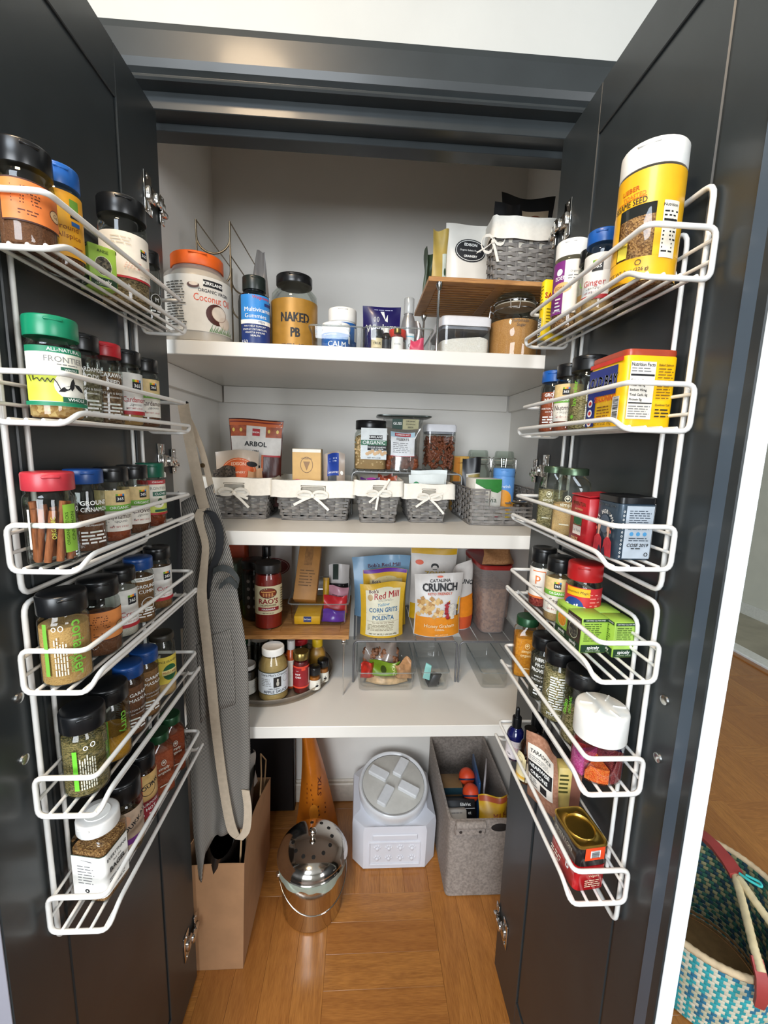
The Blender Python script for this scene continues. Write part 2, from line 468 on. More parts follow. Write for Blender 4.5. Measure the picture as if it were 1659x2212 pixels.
# walls
m = M(); box(m, -1.75, .62, .872, .95, 1.93, 2.5, WALL); box(m, -1.75, -.62, .872, .95, 0, 1.93, WALL); box(m, .56, .62, .872, .95, 0, 1.93, WALL); struct('wall_front', m)
m = M(); box(m, -1.85, -1.75, -1.9, .95, 0, 2.5, WALL); struct('wall_left', m)
m = M(); box(m, -1.85, 3.4, -2.0, -1.9, 0, .85, WALL); box(m, -1.85, 3.4, -2.0, -1.9, 2.2, 2.5, WALL)
box(m, -1.85, -1.25, -2.0, -1.9, .85, 2.2, WALL); box(m, .05, 1.5, -2.0, -1.9, .85, 2.2, WALL); box(m, 2.6, 3.4, -2.0, -1.9, .85, 2.2, WALL); struct('wall_back', m)
for k, (a, b) in enumerate(((-1.25, .05), (1.5, 2.6))):
    w = tag(bpy.data.objects.new('window_%d' % (k + 1), None), None, None, None, 'structure'); COL.objects.link(w)
    m = M(); c = (a + b) / 2
    for x in (a + .02, c, b - .02): box(m, x - .02, x + .02, -1.97, -1.93, .85, 2.2, WHT)
    for z in (.87, 1.55, 2.18): box(m, a, b, -1.97, -1.93, z - .02, z + .02, WHT)
    put('window_frame', m, w); m = M(); box(m, a, b, -1.952, -1.948, .85, 2.2, GLASS); put('pane', m, w)
m = M(); box(m, -1.85, -.95, -2.0, 3.4, 2.5, 2.56, WALL); box(m, -.15, 3.4, -2.0, 3.4, 2.5, 2.56, WALL); box(m, -.95, -.15, -2.0, -1.40, 2.5, 2.56, WALL); box(m, -.95, -.15, -.50, 3.4, 2.5, 2.56, WALL); struct('ceiling', m)
m = M(); box(m, 3.25, 3.35, -2.0, 3.4, 0, 2.5, HALLW); struct('wall_right', m)
m = M(); box(m, .49, 3.3, 3.3, 3.4, 0, 2.5, HALLW); struct('wall_hall', m)
m = M(); box(m, 3.232, 3.25, -1.9, 3.3, 0, .10, P('#d6d6cc', .5)); box(m, 3.226, 3.25, -1.9, 3.3, .0, .018, P('#d6d6cc', .5)); struct('baseboard_right', m)
m = M(); box(m, 2.62, 3.25, -1.9, 3.3, -.05, .004, P('#a19b88', .5, 0, .12, scale=5, name='hall_stone_floor')); struct('floor_hall', m)
m = M(); box(m, 2.535, 2.64, -1.9, 3.3, -.02, .022, P('#e4e4dc', .35, 0, .05, name='marble_threshold'), .006); struct('trim_threshold', m)
m = M(); box(m, 2.49, 2.535, -1.9, 3.3, -.02, .008, OAK, .003); struct('trim_threshold_edge', m)

# closet interior
m = M(); box(m, -.55, .6, 1.39, 1.43, 0, 2.35, INNER); struct('wall_closet_back', m)
m = M(); box(m, -.49, -.45, .94, 1.39, 0, 2.35, INNER); struct('wall_closet_left', m)
m = M(); box(m, .49, .53, .94, 1.39, 0, 2.35, INNER); struct('wall_closet_right', m)
m = M(); box(m, -.49, .53, .9, 1.43, 2.3, 2.35, INNER); struct('ceiling_closet', m)
BASEB = P('#d9cfc0', .45, name='baseboard_paint')
m = M(); box(m, -.45, .49, 1.374, 1.39, 0, .075, BASEB, .004); box(m, -.45, .49, 1.381, 1.39, .075, .085, BASEB, .003); struct('baseboard_back', m)
# header and casing, extruded profiles
def profile(m, pts, x0, x1, mat):
    n = len(pts); vs = [(x0, y, z) for y, z in pts] + [(x1, y, z) for y, z in pts]
    return m.add(vs, [(i, (i + 1) % n, (i + 1) % n + n, i + n) for i in range(n)] + [tuple(range(n)), tuple(range(2 * n - 1, n - 1, -1))], mat)
m = M(); profile(m, [(.872, 1.999), (.848, 1.997), (.846, 1.985), (.8475, 1.945), (.852, 1.934), (.8585, 1.928), (.8585, 1.921), (.8455, 1.918), (.8445, 1.914), (.847, 1.911), (.872, 1.9105)], -.60, .58, DARK)
struct('trim_casing_top', m)
m = M(); box(m, -.60, .58, .871, .905, 1.883, 1.95, DARK, .001); box(m, -.47, .50, .905, .94, 1.8705, 1.95, DARK, .001); struct('trim_header', m)
for nm, x0, x1 in (('left', -.60, -.475), ('right', .465, .58)):
    m = M(); box(m, x0, x1, .85, .872, 0, 1.912, DARK, .003); struct('trim_casing_' + nm, m)
for nm, x0, x1 in (('left', -.49, -.43), ('right', .425, .53)):
    m = M(); box(m, x0, x1, .872, .94, 0, 1.883, DARK, .001); struct('trim_jamb_' + nm, m)

# shelf boards and the cleats that carry them
for z0, z1, lb in ((1.4736, 1.5016, 'top white painted shelf board under the jars and bamboo riser'),
                   (1.0792, 1.1108, 'middle white painted shelf board under the row of lined wicker baskets'),
                   (.6123, .6424, 'lowest white painted shelf board under the turntable and clear bins')):
    m = M(); box(m, -.4485, .4885, .91, 1.388, z0, z1, SHELFM, .0012); tag(put('shelf_board', m, smooth=0), lb, 'shelf', 'shelf boards')
k = 1
for z in (1.4736, 1.0792, .6123):
    m = M(); box(m, -.43, .47, 1.374, 1.39, z - .05, z - .0005, INNER, .001); struct('trim_cleat_%d' % k, m)
    m = M(); box(m, -.45, -.434, .96, 1.374, z - .05, z - .0005, INNER, .001); struct('trim_cleat_%d' % (k + 1), m)
    m = M(); box(m, .474, .49, .96, 1.374, z - .05, z - .0005, INNER, .001); struct('trim_cleat_%d' % (k + 2), m); k += 3

# ceiling lamp (warm)
t = thing('ceiling_lamp', 'round flush ceiling lamp with frosted glass dome above the pantry doors', 'lamp', (-.36, .08, 2.5))
m = M(); loft(m, [(-.004, .13), (-.02, .135), (-.028, .12)], CHROME, 32); put('base', m, t)
LAMPM = bpy.data.materials.new('lamp_glass'); LAMPM.use_nodes = True
_b = LAMPM.node_tree.nodes['Principled BSDF']; _b.inputs['Base Color'].default_value = lin('#fff4e0'); _b.inputs['Emission Color'].default_value = (1.0, .78, .52, 1); _b.inputs['Emission Strength'].default_value = 8.0
m = M(); loft(m, [(-.029, .115), (-.045, .108), (-.058, .085), (-.066, .05), (-.068, .01)], LAMPM, 32); put('shade', m, t)
_l = bpy.data.lights.new('ceiling_lamp_light', 'AREA'); _l.shape = 'DISK'; _l.size = .22 * U; _l.energy = 16.0; _l.color = (1.0, .74, .47)
_o = bpy.data.objects.new('ceiling_lamp_light', _l); COL.objects.link(_o); _o.location = Vector((-.36, .08, 2.425)) * U

# ------------------------------------------------------------------ doors
SCREW = P('#cfcfcc', .25, 1.0, 0, name='screw_metal')
def hinge_mesh(s, z):
    """concealed hinge: cup plate on the door face, cranked arm, mounting plate on the jamb. s=-1 left, +1 right; x measured inward from the door face"""
    m = M(); f = -s; X = XD[s]
    b = lambda a0, a1, y0, y1, z0, z1, mt, c=.0008: box(m, min(X + f * a0, X + f * a1), max(X + f * a0, X + f * a1), y0, y1, z0, z1, mt, c)
    b(.0002, .0022, .800, .826, z - .032, z + .032, CHROME)
    b(.0002, .009, .806, .832, z - .012, z + .012, STEEL, .003)
    b(.004, .014, .822, .842, z - .010, z + .008, CHROME, .002)
    b(.006, .012, .840, .858, z - .008, z + .006, CHROME, .002)
    b(.003, .011, .846, .869, z - .014, z - .004, STEEL, .002)
    b(.001, .004, .852, .869, z - .026, z + .022, STEEL, .0008)
    for zz in (z - .026, z + .026):
        vs0 = len(m.v); loft(m, [(0, .0035), (.0012, .0028)], SCREW, 10); m.xf(lambda a, q, c: (X + f * (.0022 + c), .811 + a, zz + q), vs0)
    for zz in (z - .02, z + .017):
        vs0 = len(m.v); loft(m, [(0, .003), (.0012, .0022)], SCREW, 10); m.xf(lambda a, q, c: (X + f * (.004 + c), .861 + a, zz + q), vs0)
    return m
XD = {-1: -.373, 1: .365}
EDGE_R = P('#e6f0f6', .30, 0, .02, scale=3, name='door_edge_lit_white')  # white edge paint with the cool daylight tinted into it
EDGE_L = P('#8f8e98', .45, 0, .05, scale=6, name='door_edge_shade_grey')  # shade on the left edge put into the colour as grey
def door(s, yn, name, label, edge):
    d = tag(bpy.data.objects.new(name, None), label, None, None, 'structure'); COL.objects.link(d)
    X = XD[s]; T = .022
    def bb(m, a0, a1, y0, y1, z0, z1, mat, c=.0012): box(m, min(X + s * a0, X + s * a1), max(X + s * a0, X + s * a1), y0, y1, z0, z1, mat, c)
    yp0, yp1, zp0, zp1 = yn + .085, .731, .10, 1.800
    m = M(); bb(m, 0, T, yp1, .862, .012, 1.873, DARK); put('hinge_stile', m, d, smooth=0)
    m = M(); bb(m, 0, T, yn, yp0, .012, 1.873, DARK); put('free_stile', m, d, smooth=0)
    m = M(); bb(m, 0, T, yp0, yp1, zp1, 1.873, DARK); put('top_rail', m, d, smooth=0)
    m = M(); bb(m, 0, T, yp0, yp1, .012, zp0, DARK); put('bottom_rail', m, d, smooth=0)
    m = M(); bb(m, .0035, T - .002, yp0 + .0005, yp1 - .0005, zp0, zp1, DARK, .0004)
    q = .006                                                        # sunk panel with a raised field, so two fine lines run along the stile
    bb(m, .0018, .010, yp0 + q, yp1 - q, zp0 + q, zp1 - q, DARK, .0015); put('panel', m, d, smooth=0)
    m = M(); bb(m, .001, T - .001, yn - .0016, yn - .0002, .0125, 1.8725, edge, .0003); put('edge_band', m, d, smooth=0)
    for z in (1.715, 1.262, .66, .17):
        put('hinge', hinge_mesh(s, z), d)
    for y, z in ((yn + .052, 1.014), (yn + .050, .94)):
        m = M(); loft(m, [(0, .0062), (.0022, .0058), (.0030, .0035)], SCREW, 12); m.xf(lambda a, b, c: (X - s * c, y + a, z + b)); put('screw', m, d)
    return d
dL = door(-1, .397, 'door_1', 'charcoal left pantry door, inner face with two white wire racks', EDGE_L)
dR = door(1, .386, 'door_2', 'charcoal right pantry door with a pale lit front edge', EDGE_R)
# chamfered nosing along the right door's free edge, caught light put into its colour
m = M(); profile(m, [(.386, 0), (.4145, 0), (.4145, 1), (.386, 1)], 0, 1, DARK)
m = M()
m.add([(.3648, .4150, .0135), (.3648, .4150, 1.872), (.3625, .4120, 1.872), (.3625, .4120, .0135), (.3670, .3866, .0135), (.3670, .3866, 1.872)], [(0, 1, 2, 3), (3, 2, 5, 4)], P('#46515c', .34, 0, .05, scale=9, coat=.3, name='lit_slate_edge'))
put('nosing', m, dR, smooth=0)

# ------------------------------------------------------------------ white wire racks
def rack(s, name, label, zt, zb, floors):
    X = XD[s]; f = -s
    xi, xo = X + f * .009, X + f * (.0765 if s < 0 else .0815)
    t = thing(name, label, 'rack', (0, 0, 0))
    m = M(); tube(m, fillet([(X + f * .0055, .462, zb), (X + f * .0055, .462, zt), (X + f * .0055, .737, zt), (X + f * .0055, .737, zb)], .014, 4, True), .0031, WIRE, 8, True); put('outer_frame', m, t)
    m = M(); zi = zt - .032; zl = floors[-1]
    tube(m, fillet([(X + f * .0055, .492, zl), (X + f * .0055, .492, zi), (X + f * .0055, .708, zi), (X + f * .0055, .708, zl)], .016, 4), .0028, WIRE, 8); put('inner_frame', m, t)
    for z in floors:
        zu = z + .0465
        m = M()
        tube(m, fillet([(xi, .744, zu), (xo, .746, zu), (xo, .447, zu), (xi, .447, zu), (xi, .447, z - .003), (xo - f * .001, .447, z - .003), (xo, .472, z + .010), (xo, .757, z + .010), (xo - f * .003, .762, z + .002), (xo - f * .012, .757, z - .003), (xi, .755, z - .003), (xi, .744, zu - .01)], .010, 4), .0030, WIRE, 8)
        sh = put('shelf_rim', m, t)
        for k in range(4):
            xx = xi + (xo - xi) * (.20 + .245 * k)
            m = M(); tube(m, [(xx, .4468, z), (xx, .757, z)], .0021, WIRE, 8); put('floor_rod', m, sh)
        for k, dz in enumerate((.037, .016)):
            pts = [(xi, .447, z + dz)]
            if k:
                pts += [(xi, .497, z + dz), (xi, .503, z + dz + .012), (xi, .512, z + dz + .012), (xi, .518, z + dz), (xi, .686, z + dz), (xi, .692, z + dz + .012), (xi, .701, z + dz + .012), (xi, .707, z + dz)]
            pts.append((xi, .748, z + dz))
            m = M(); tube(m, fillet(pts, .006, 3), .0021, WIRE, 8); put('back_rod', m, sh)
        for y in (.5075, .6965):
            m = M(); loft(m, [(0, .0055), (.0025, .0052), (.0035, .003)], SCREW, 12); m.xf(lambda a, b, c: (X + f * (.009 + c), y + a, z + .022 + b)); put('screw', m, sh)
    return t
FL = (1.4785, 1.3165, 1.1625, 1.0240, .8690, .7085)
FR = (1.4830, 1.3290, 1.1735, 1.0345, .8835, .7230)
rack(-1, 'wire_rack', 'upper white wire spice rack on the left pantry door, three baskets', 1.575, 1.128, FL[:3])
rack(-1, 'wire_rack', 'lower white wire spice rack on the left pantry door, below the cinnamon sticks', 1.118, .675, FL[3:])
rack(1, 'wire_rack', 'upper white wire spice rack on the right pantry door, holding the sesame seed', 1.580, 1.139, FR[:3])
rack(1, 'wire_rack', 'lower white wire spice rack on the right pantry door, under the green boxes', 1.124, .668, FR[3:])
# ------------------------------------------------------------------ jars, bottles, boxes: builders
RED = P('#b3202a', .32, 0, .05); GREENLID = P('#12805a', .32, 0, .05); BLUELID = P('#14417f', .32, 0, .05)
DKGREEN = P('#1f4a2c', .3, .3, .05, name='green_metal_lid'); GOLD = P('#a08a50', .28, .9, .05, name='gold_metal')
LIME = P('#9fc54a', .55, 0, .04); DGREEN = P('#16361f', .55, 0, .05); LGREEN = P('#6fae3a', .55, 0, 0)
ORANGE = P('#e07b3a', .5, 0, .04); YELLOW = P('#f2b516', .45, 0, .04); REDINK = P('#b3262e', .5, 0, 0); BLUEINK = P('#1f5ea8', .5, 0, 0)
PURPLE = P('#6b2a7a', .5, 0, .04); TAN = P('#d9b98a', .6, 0, .04); GREY = P('#8f8f8c', .5, 0, .03); GREYINK = P('#7c7c7c', .6, 0, 0)

def ribbed(m, z0, z1, r, mat, n=44, top=True):
    vs = []; k = n * 2
    for z, rr in ((z0, r), (z1 - .0012, r), (z1, r * .94)):
        for i in range(k):
            q = rr * (1.0 if i % 2 else .972) if z < z1 else rr
            vs.append((q * cos(2 * pi * i / k), q * sin(2 * pi * i / k), z))
    fs = [(a * k + i, a * k + (i + 1) % k, a * k + k + (i + 1) % k, a * k + k + i) for a in range(2) for i in range(k)]
    fs += [tuple(range(k - 1, -1, -1)), tuple(range(2 * k, 3 * k))]
    m.add(vs, fs, mat)

def jar(label, x, y, z, r, h, lid=BLK, lh=.02, fill=None, ff=.7, lab=None, rz=0.0, p=2.0, neck=.86, name='spice_jar', cat='spice jar',
        glass=GLASS, group=None, lidr=.99, style=0, ry=None, labr=None, rot=None, sh=.007, extra=None):
    rz = face_cam(x, y) + rz
    t = thing(name, label, cat, (x, y, z), rz, group, rot=rot)
    ry = ry or r; q = ry / r; hb = h - lh - .003
    m = M()
    loft(m, [(0, r * .86, ry * .86, p), (.0025, r * .985, ry * .985, p), (.005, r, ry, p), (hb - sh, r, ry, p), (hb - sh * .45, r * .965, ry * .965, max(2, p * .8)), (hb, r * neck, r * neck if p > 2 else ry * neck, 2.0), (h - .002, r * neck, r * neck if p > 2 else ry * neck, 2.0)], glass, 32)
    put('glass', m, t)
    if fill:
        hf = max(.008, (hb - .002) * ff); m = M(); k = r - .0014; ky = ry - .0014
        rings = [(.0018, k * .9, ky * .9, p), (.004, k, ky, p), (min(hf, hb - sh), k, ky, p)]
        if hf > hb - sh: rings.append((hf, k * (neck + .03), (k if p > 2 else ky) * (neck + .03), 2))
        loft(m, rings, fill, 28); put('contents', m, t)
    lr = r * lidr; m = M(); z0 = h - lh
    if style == 1: ribbed(m, z0, h, lr, lid)
    elif style == 2:
        loft(m, [(z0, lr), (h - .003, lr), (h - .001, lr * .97), (h, lr * .9), (h - .0008, lr * .86), (h - .0008, .001)], lid, 32)
    else:
        loft(m, [(z0, lr * .985), (z0 + .0012, lr), (h - .0022, lr * .995), (h - .0006, lr * .965), (h, lr * .90)], lid, 32)
        box(m, -lr * .34, lr * .34, -lr * 1.015, -lr * .95, h - .006, h - .0035, lid, .0008)
    put('lid', m, t)
    if lab:
        L = Lab(cyl(r) if not labr else labr)
        lab(L, r, h); put('label', L.m, t, recalc=False)
    if extra: extra(t, r, h)
    return t

BARS = [P('#6a9c2c', .5, 0, 0), P('#e8b923', .5, 0, 0), P('#e2702a', .5, 0, 0), P('#2f7fc0', .5, 0, 0)]
def logo365(L, u, v, s):
    for i in range(4): L.rect(u + s * (-.5 + .25 * i), u + s * (-.25 + .25 * i), v + s * .33, v + s * .58, BARS[i], 2)
    L.rect(u - s * .5, u + s * .5, v - s * .5, v + s * .33, INK, 3); L.text('365', u, v - s * .08, s * .52, WINK, .01)
def l365(name, org=True, u=.25, nm=None, sub='GROUND', band=REDINK, hi=.70, lo=.15, bg=None):
    def f(L, R, h):
        v0, v1 = h * lo, h * hi; w = 1.45 * R
        L.rect(-w, w, v0, v1, bg or (PAPER if org else WHT), 16); H = v1 - v0
        s = R * .62
        if org:
            L.rect(-w, w, v0 + H * .60, v1, P('#d8bd85', .6, 0, .12, 120), 16); L.rect(-w, w, v0 + H * .50, v0 + H * .64, LGREEN, 16)
            L.text('ORGANIC', R * u + R * .1, v0 + H * .57, R * .26, WINK, .01); logo365(L, R * (u + .12), v0 + H * .80, s * .8)
        else:
            L.rect(-w, w, v0 + H * .62, v1, P('#dcd9d2', .6, 0, .08, 90), 16); logo365(L, R * (u + .2), v0 + H * .72, s)
            if band: L.rect(-w, w, v0, v0 + H * .09, band, 16)
        L.text(name, R * (u + .05), v0 + H * .36, R * .50, P('#4a3030') if org else REDINK, 0, maxw=R * 1.5)
        L.text(sub, R * (u + .1), v0 + H * .24, R * .17, GREYINK)
        L.text('NET WT 1.9 OZ', R * u, v0 + H * .11 if org else v0 + H * .15, R * .15, REDINK)
        rng = random.Random(3)
        for i in range(9): L.disc(-R * .8 + R * .9 * rng.random(), v0 + H * (.12 + .2 * rng.random()), R * .03, R * .03, GREYINK, 6)
    return f
def lmorton(l1, l2, brand='MORTON & BASSETT', seal=False, ink=WINK):
    def f(L, R, h):
        L.text(l1, R * .3, h * .60, R * .36, ink, .02, maxw=R * 1.5)
        if l2: L.text(l2, R * .3, h * .52, R * .36, ink, .02, maxw=R * 1.5)
        if seal:
            L.ring(R * .35, h * .32, R * .5, R * .5, R * .06, ink); L.text('M', R * .35, h * .32, R * .45, ink, .02)
        else:
            L.text(brand, R * .2, h * .38, R * .20, ink, .015, maxw=R * 1.7); L.text('SAN FRANCISCO', R * .2, h * .33, R * .13, ink, .01)
        L.lines(-R * .5, R * .9, h * .10, h * .27, 4, ink, .5); L.lines(-R * 1.35, -R * .75, h * .3, h * .62, 10, GREYINK, .4)
    return f
def vtext(s, u, c, size, v=.42, sub=None):
    def f(L, R, h):
        L.text(s, R * u, h * v, size, c, .015, -pi / 2)
        if sub: L.text(sub, R * (u - .25), h * .25, size * .4, c, 0, -pi / 2)
        L.ring(-R * .3, h * .66, R * .10, R * .14, R * .03, WINK, 14); L.ring(-R * .55, h * .66, R * .09, R * .11, R * .03, WINK, 14)
        L.vlines(-R * .62, -R * .1, h * .14, h * .58, 5, P('#cfcab8', .6, 0, 0), .5); L.rect(-R * 1.0, -R * .82, h * .14, h * .72, LGREEN, 2)
    return f
def f_shop(col=ORANGE, sub=None):
    def f(L, R, h):
        w = 1.2 * R
        L.rect(-w, w, h * .22, h * .62, P('#3c1c12', .6), 16); L.rect(-w + .001, w - .001, h * .235, h * .605, col, 16)
        L.lines(-R * .75, R * .25, h * .38, h * .56, 6, P('#5a2a14', .6), .4); L.lines(-R * .55, R * .1, h * .28, h * .34, 2, P('#5a2a14', .6), .4)
        L.disc(R * .82, h * .38, R * .3, R * .24, TAN); L.ring(R * .82, h * .38, R * .3, R * .24, R * .03, P('#5a2a14', .6)); L.text('Co', R * .82, h * .38, R * .2, P('#5a2a14', .6))
    return f

SP_CUMIN = GR('#7a5230', '#a87745', 260, 'noise'); SP_BROWN = GR('#5e3720', '#8a5634', 300, 'noise'); SP_TAN = GR('#b98a50', '#d8ad6c', 300, 'noise')
SP_GINGER = GR('#c89c62', '#e0bb84', 300, 'noise'); SP_TUM = GR('#c9760f', '#f0a02a', 120, 'noise'); SP_CURRY = GR('#b07a18', '#e0a52c', 280, 'noise')
SP_HERB = GR('#4f4a22', '#a08a55', 260, stretch=(1, 1, 2.2)); SP_HERB2 = GR('#6a6230', '#cdb98a', 230, stretch=(1, 1, 2)); SP_LEAF = GR('#5c4a30', '#a08763', 190, stretch=(1, 1, 2))
SP_SEED = GR('#7a4f28', '#c08f58', 330); SP_FENNEL = GR('#6d6238', '#c7b582', 250, stretch=(1, 1, 3)); SP_PINK = GR('#8a1f22', '#c5564a', 190)
SP_CAYENNE = GR('#7a2c10', '#a4481c', 260, 'noise'); SP_CHILI = GR('#94391a', '#b9603a', 200, 'noise'); SP_DARK = GR('#33302a', '#6a6250', 230); SP_WHITE = GR('#cfc6b8', '#f1ece2', 300, 'noise')
ZL = [f + .0024 for f in FL]; ZR = [f + .0024 for f in FR]

# ------------------------------------------------------------------ left rack, top basket
jar('wide jar of brown powder under black lid with orange label, nearest on top left basket', -.334, .475, ZL[0], .0235, .094, BLK, .022, SP_BROWN, .62, f_shop(), .25)
def f_all(L, R, h):
    w = 1.3 * R; L.rect(-w, w, h * .12, h * .74, P('#e6a41e', .5, 0, .04), 16); L.rect(-w, -w + R * .12, h * .12, h * .74, P('#b5761a'), 2)
    L.rect(R * .25, R * .7, h * .55, h * .68, P('#6c9a38'), 4); L.rect(R * .25, R * .7, h * .50, h * .555, INK, 4); L.rect(R * .28, R * .72, h * .43, h * .47, BLUEINK, 4)
    L.text('Ground', R * .05, h * .40, R * .36, P('#8a4a14')); L.text('Allspice', R * .15, h * .32, R * .36, P('#8a4a14')); L.lines(R * .3, R * .9, h * .15, h * .24, 3, P('#8a4a14'))
jar('blue-lidded spice jar with yellow label behind the orange-labelled jar', -.334, .5225, ZL[0], .0205, .104, P('#1f5ca8', .32), .02, SP_BROWN, .5, f_all, .2)
def f_basil(L, R, h):
    w = 1.4 * R; L.rect(-w, w, h * .24, h * .66, P('#f0e6d6', .6, 0, .04), 18); L.rect(-w, w, h * .24, h * .26, REDINK, 18)
    logo365(L, R * .78, h * .50, R * .36); L.text('Basil', R * .78, h * .37, R * .42, REDINK); L.text('NET WT', R * .7, h * .28, R * .1, GREYINK)
    L.lines(-R * .6, R * .3, h * .54, h * .62, 3, P('#d5c9b4'), .3)
    for k in range(12): L.disc(-R * .1 + R * .04 * k, h * (.34 + .02 * (k % 3)), R * .04, R * .025, P('#e2b8a4'), 8)
jar('large black-lidded jar of dried leaves with cream label on top left basket', -.3325, .648, ZL[0], .0295, .137, BLK, .024, SP_LEAF, .72, f_basil, .1)
jar('slim clear jar with white print and black lid at far end of top left basket', -.337, .7215, ZL[0], .0185, .105, BLK, .02, SP_DARK, .55, lmorton('SEASONING', '', seal=True), .3)
# ---- green carton boxes
def spicely(label, x, y, z, w, d, h, rz, photo, title, side=LIME, lift=True, name='spice_box', ends=True, front_col=LIME, plain=False):
    t = thing(name, label, 'spice box', (x, y, z), rz)
    m = M(); box(m, -w / 2, w / 2, -d / 2, d / 2, 0, h, LIME, .0007); put('carton', m, t)
    for nm, fn, W, col in (('front_print', plane((0, -d / 2, 0), (1, 0, 0), (0, 0, 1), (0, -1, 0)), w, front_col), ('side_print', plane((-w / 2, 0, 0), (0, -1, 0), (0, 0, 1), (-1, 0, 0)), d, side), ('side_print', plane((w / 2, 0, 0), (0, 1, 0), (0, 0, 1), (1, 0, 0)), d, side)):
        L = Lab(fn); e = W / 2 - .0009
        if nm == 'front_print' and col is not LIME: L.rect(-e, e, .001, h - .001, col, 1)
        L.rect(-e, e, .001, h * .24, DGREEN, 1); L.text('spicely', 0, h * .155, h * .13, WINK, .015); L.text('ORGANIC SPICES', 0, h * .065, h * .055, P('#b9c9a0'), 0, maxw=W * .8)
        if nm == 'front_print' and not plain:
            L.text(title, 0, h * .86, h * .10, P('#2c4a1c') if col is LIME else WINK, .01, maxw=W * .85)
            L.disc(0, h * .52, W * .30, h * .22, photo); L.ring(0, h * .52, W * .31, h * .23, .0006, P('#d9e0b8'))
        else:
            L.lines(-e * .85, e * .6, h * .33, h * .86, 9, P('#3f5a20'), .35); L.rect(-e, e, h * .9, h * .985, DGREEN, 1); L.text('CERTIFIED GLUTEN FREE', 0, h * .943, h * .05, WINK, 0, maxw=W * .85)
        put(nm, L.m, t, recalc=False)
    return t
spicely('small lime green spice carton between yellow jar and large leaf jar', -.326, .573, ZL[0], .030, .030, .047, pi / 4 + .1, SP_DARK, 'ANISE')

# ------------------------------------------------------------------ left rack, second basket
def f_front(L, R, h):
    w = 1.25 * R; v0, v1 = h * .13, h * .70; H = v1 - v0
    L.rect(-w, w, v0, v1, P('#f0ecdc', .55, 0, .03), 18); L.rect(-w, w, v1 - H * .10, v1, P('#117a56', .5), 18); L.text('ALL-NATURAL', R * .35, v1 - H * .05, R * .2, WINK, .01)
    L.text('FRONTIER', R * .35, v0 + H * .79, R * .34, GREYINK, 0); L.lines(0, R * .9, v0 + H * .69, v0 + H * .73, 1, GREYINK)
    L.rect(-w, R * .3, v0 + H * .08, v0 + H * .52, P('#c9d64a', .5, 0, .1, 60), 12); L.disc(R * .45, v0 + H * .36, R * .6, H * .24, P('#efece0'))
    L.rect(R * .12, R * .85, v0 + H * .58, v0 + H * .67, P('#15573f'), 6); L.text('WHOLE', R * .5, v0 + H * .625, R * .14, WINK)
    for a, b, k in ((.25, .30, .5), (.5, .38, 1.4), (.8, .33, -.6)):
        c, s = cos(k), sin(k)
        L.poly([(R * a + c * x_ * R * .28 - s * y_ * R * .10, v0 + H * b + s * x_ * R * .28 + c * y_ * R * .10) for x_, y_ in ((-1, 0), (-.3, 1), (.5, .7), (1, 0), (.4, -.8), (-.4, -.8))], INK)
    pts = [(-.95, .40), (-1.05, .5), (-.85, .52), (-.85, .42), (-.68, .46), (-.6, .40), (-.5, .46), (-.42, .39), (-.33, .46), (-.25, .39), (-.15, .46), (-.05, .40), (.06, .28), (.0, .24)]
    for (a, b), (c, d) in zip(pts, pts[1:]):
        dx, dy = (c - a) * R, (d - b) * H; l = math.hypot(dx, dy); nx, ny = -dy / l * R * .016, dx / l * R * .016
        L.poly([(a * R + nx, v0 + b * H + ny), (a * R - nx, v0 + b * H - ny), (c * R - nx, v0 + d * H - ny), (c * R + nx, v0 + d * H + ny)], INK)
    L.rect(R * .1, w, v0 + H * .07, v0 + H * .16, P('#15573f'), 6); L.text('WHOLE', R * .6, v0 + H * .115, R * .19, WINK, .01); L.rect(-w, w, v0, v0 + H * .065, P('#117a56', .5), 18)
jar('green-lidded jar with cream and green label and handwriting, second left basket', -.331, .4885, ZL[1], .0245, .1045, GREENLID, .021, GR('#a87a40', '#dcb878', 120), .30, f_front, .1)
jar('black-lidded clear jar of pale pods behind the green-lidded jar', -.335, .5405, ZL[1], .0200, .101, BLK, .019, GR('#6d6248', '#a39a7c', 180), .8, lmorton('CARDAMOM', 'PODS'), .2)
jar('clear spice jar with bright red lid, second left basket', -.333, .5830, ZL[1], .0200, .101, RED, .017, GR('#6a4a30', '#a08060', 190), .82, lmorton('CARAWAY', 'SEED'), .2)
jar('black-lidded jar with white label and red base stripe, second left basket', -.332, .6300, ZL[1], .0205, .102, BLK, .019, SP_TAN, .86, l365('Cardamom', False), .25)
jar('black-lidded jar with tan and green label at far end of second left basket', -.331, .6795, ZL[1], .0202, .101, BLK, .019, SP_BROWN, .86, l365('Cardamom', True), .25)

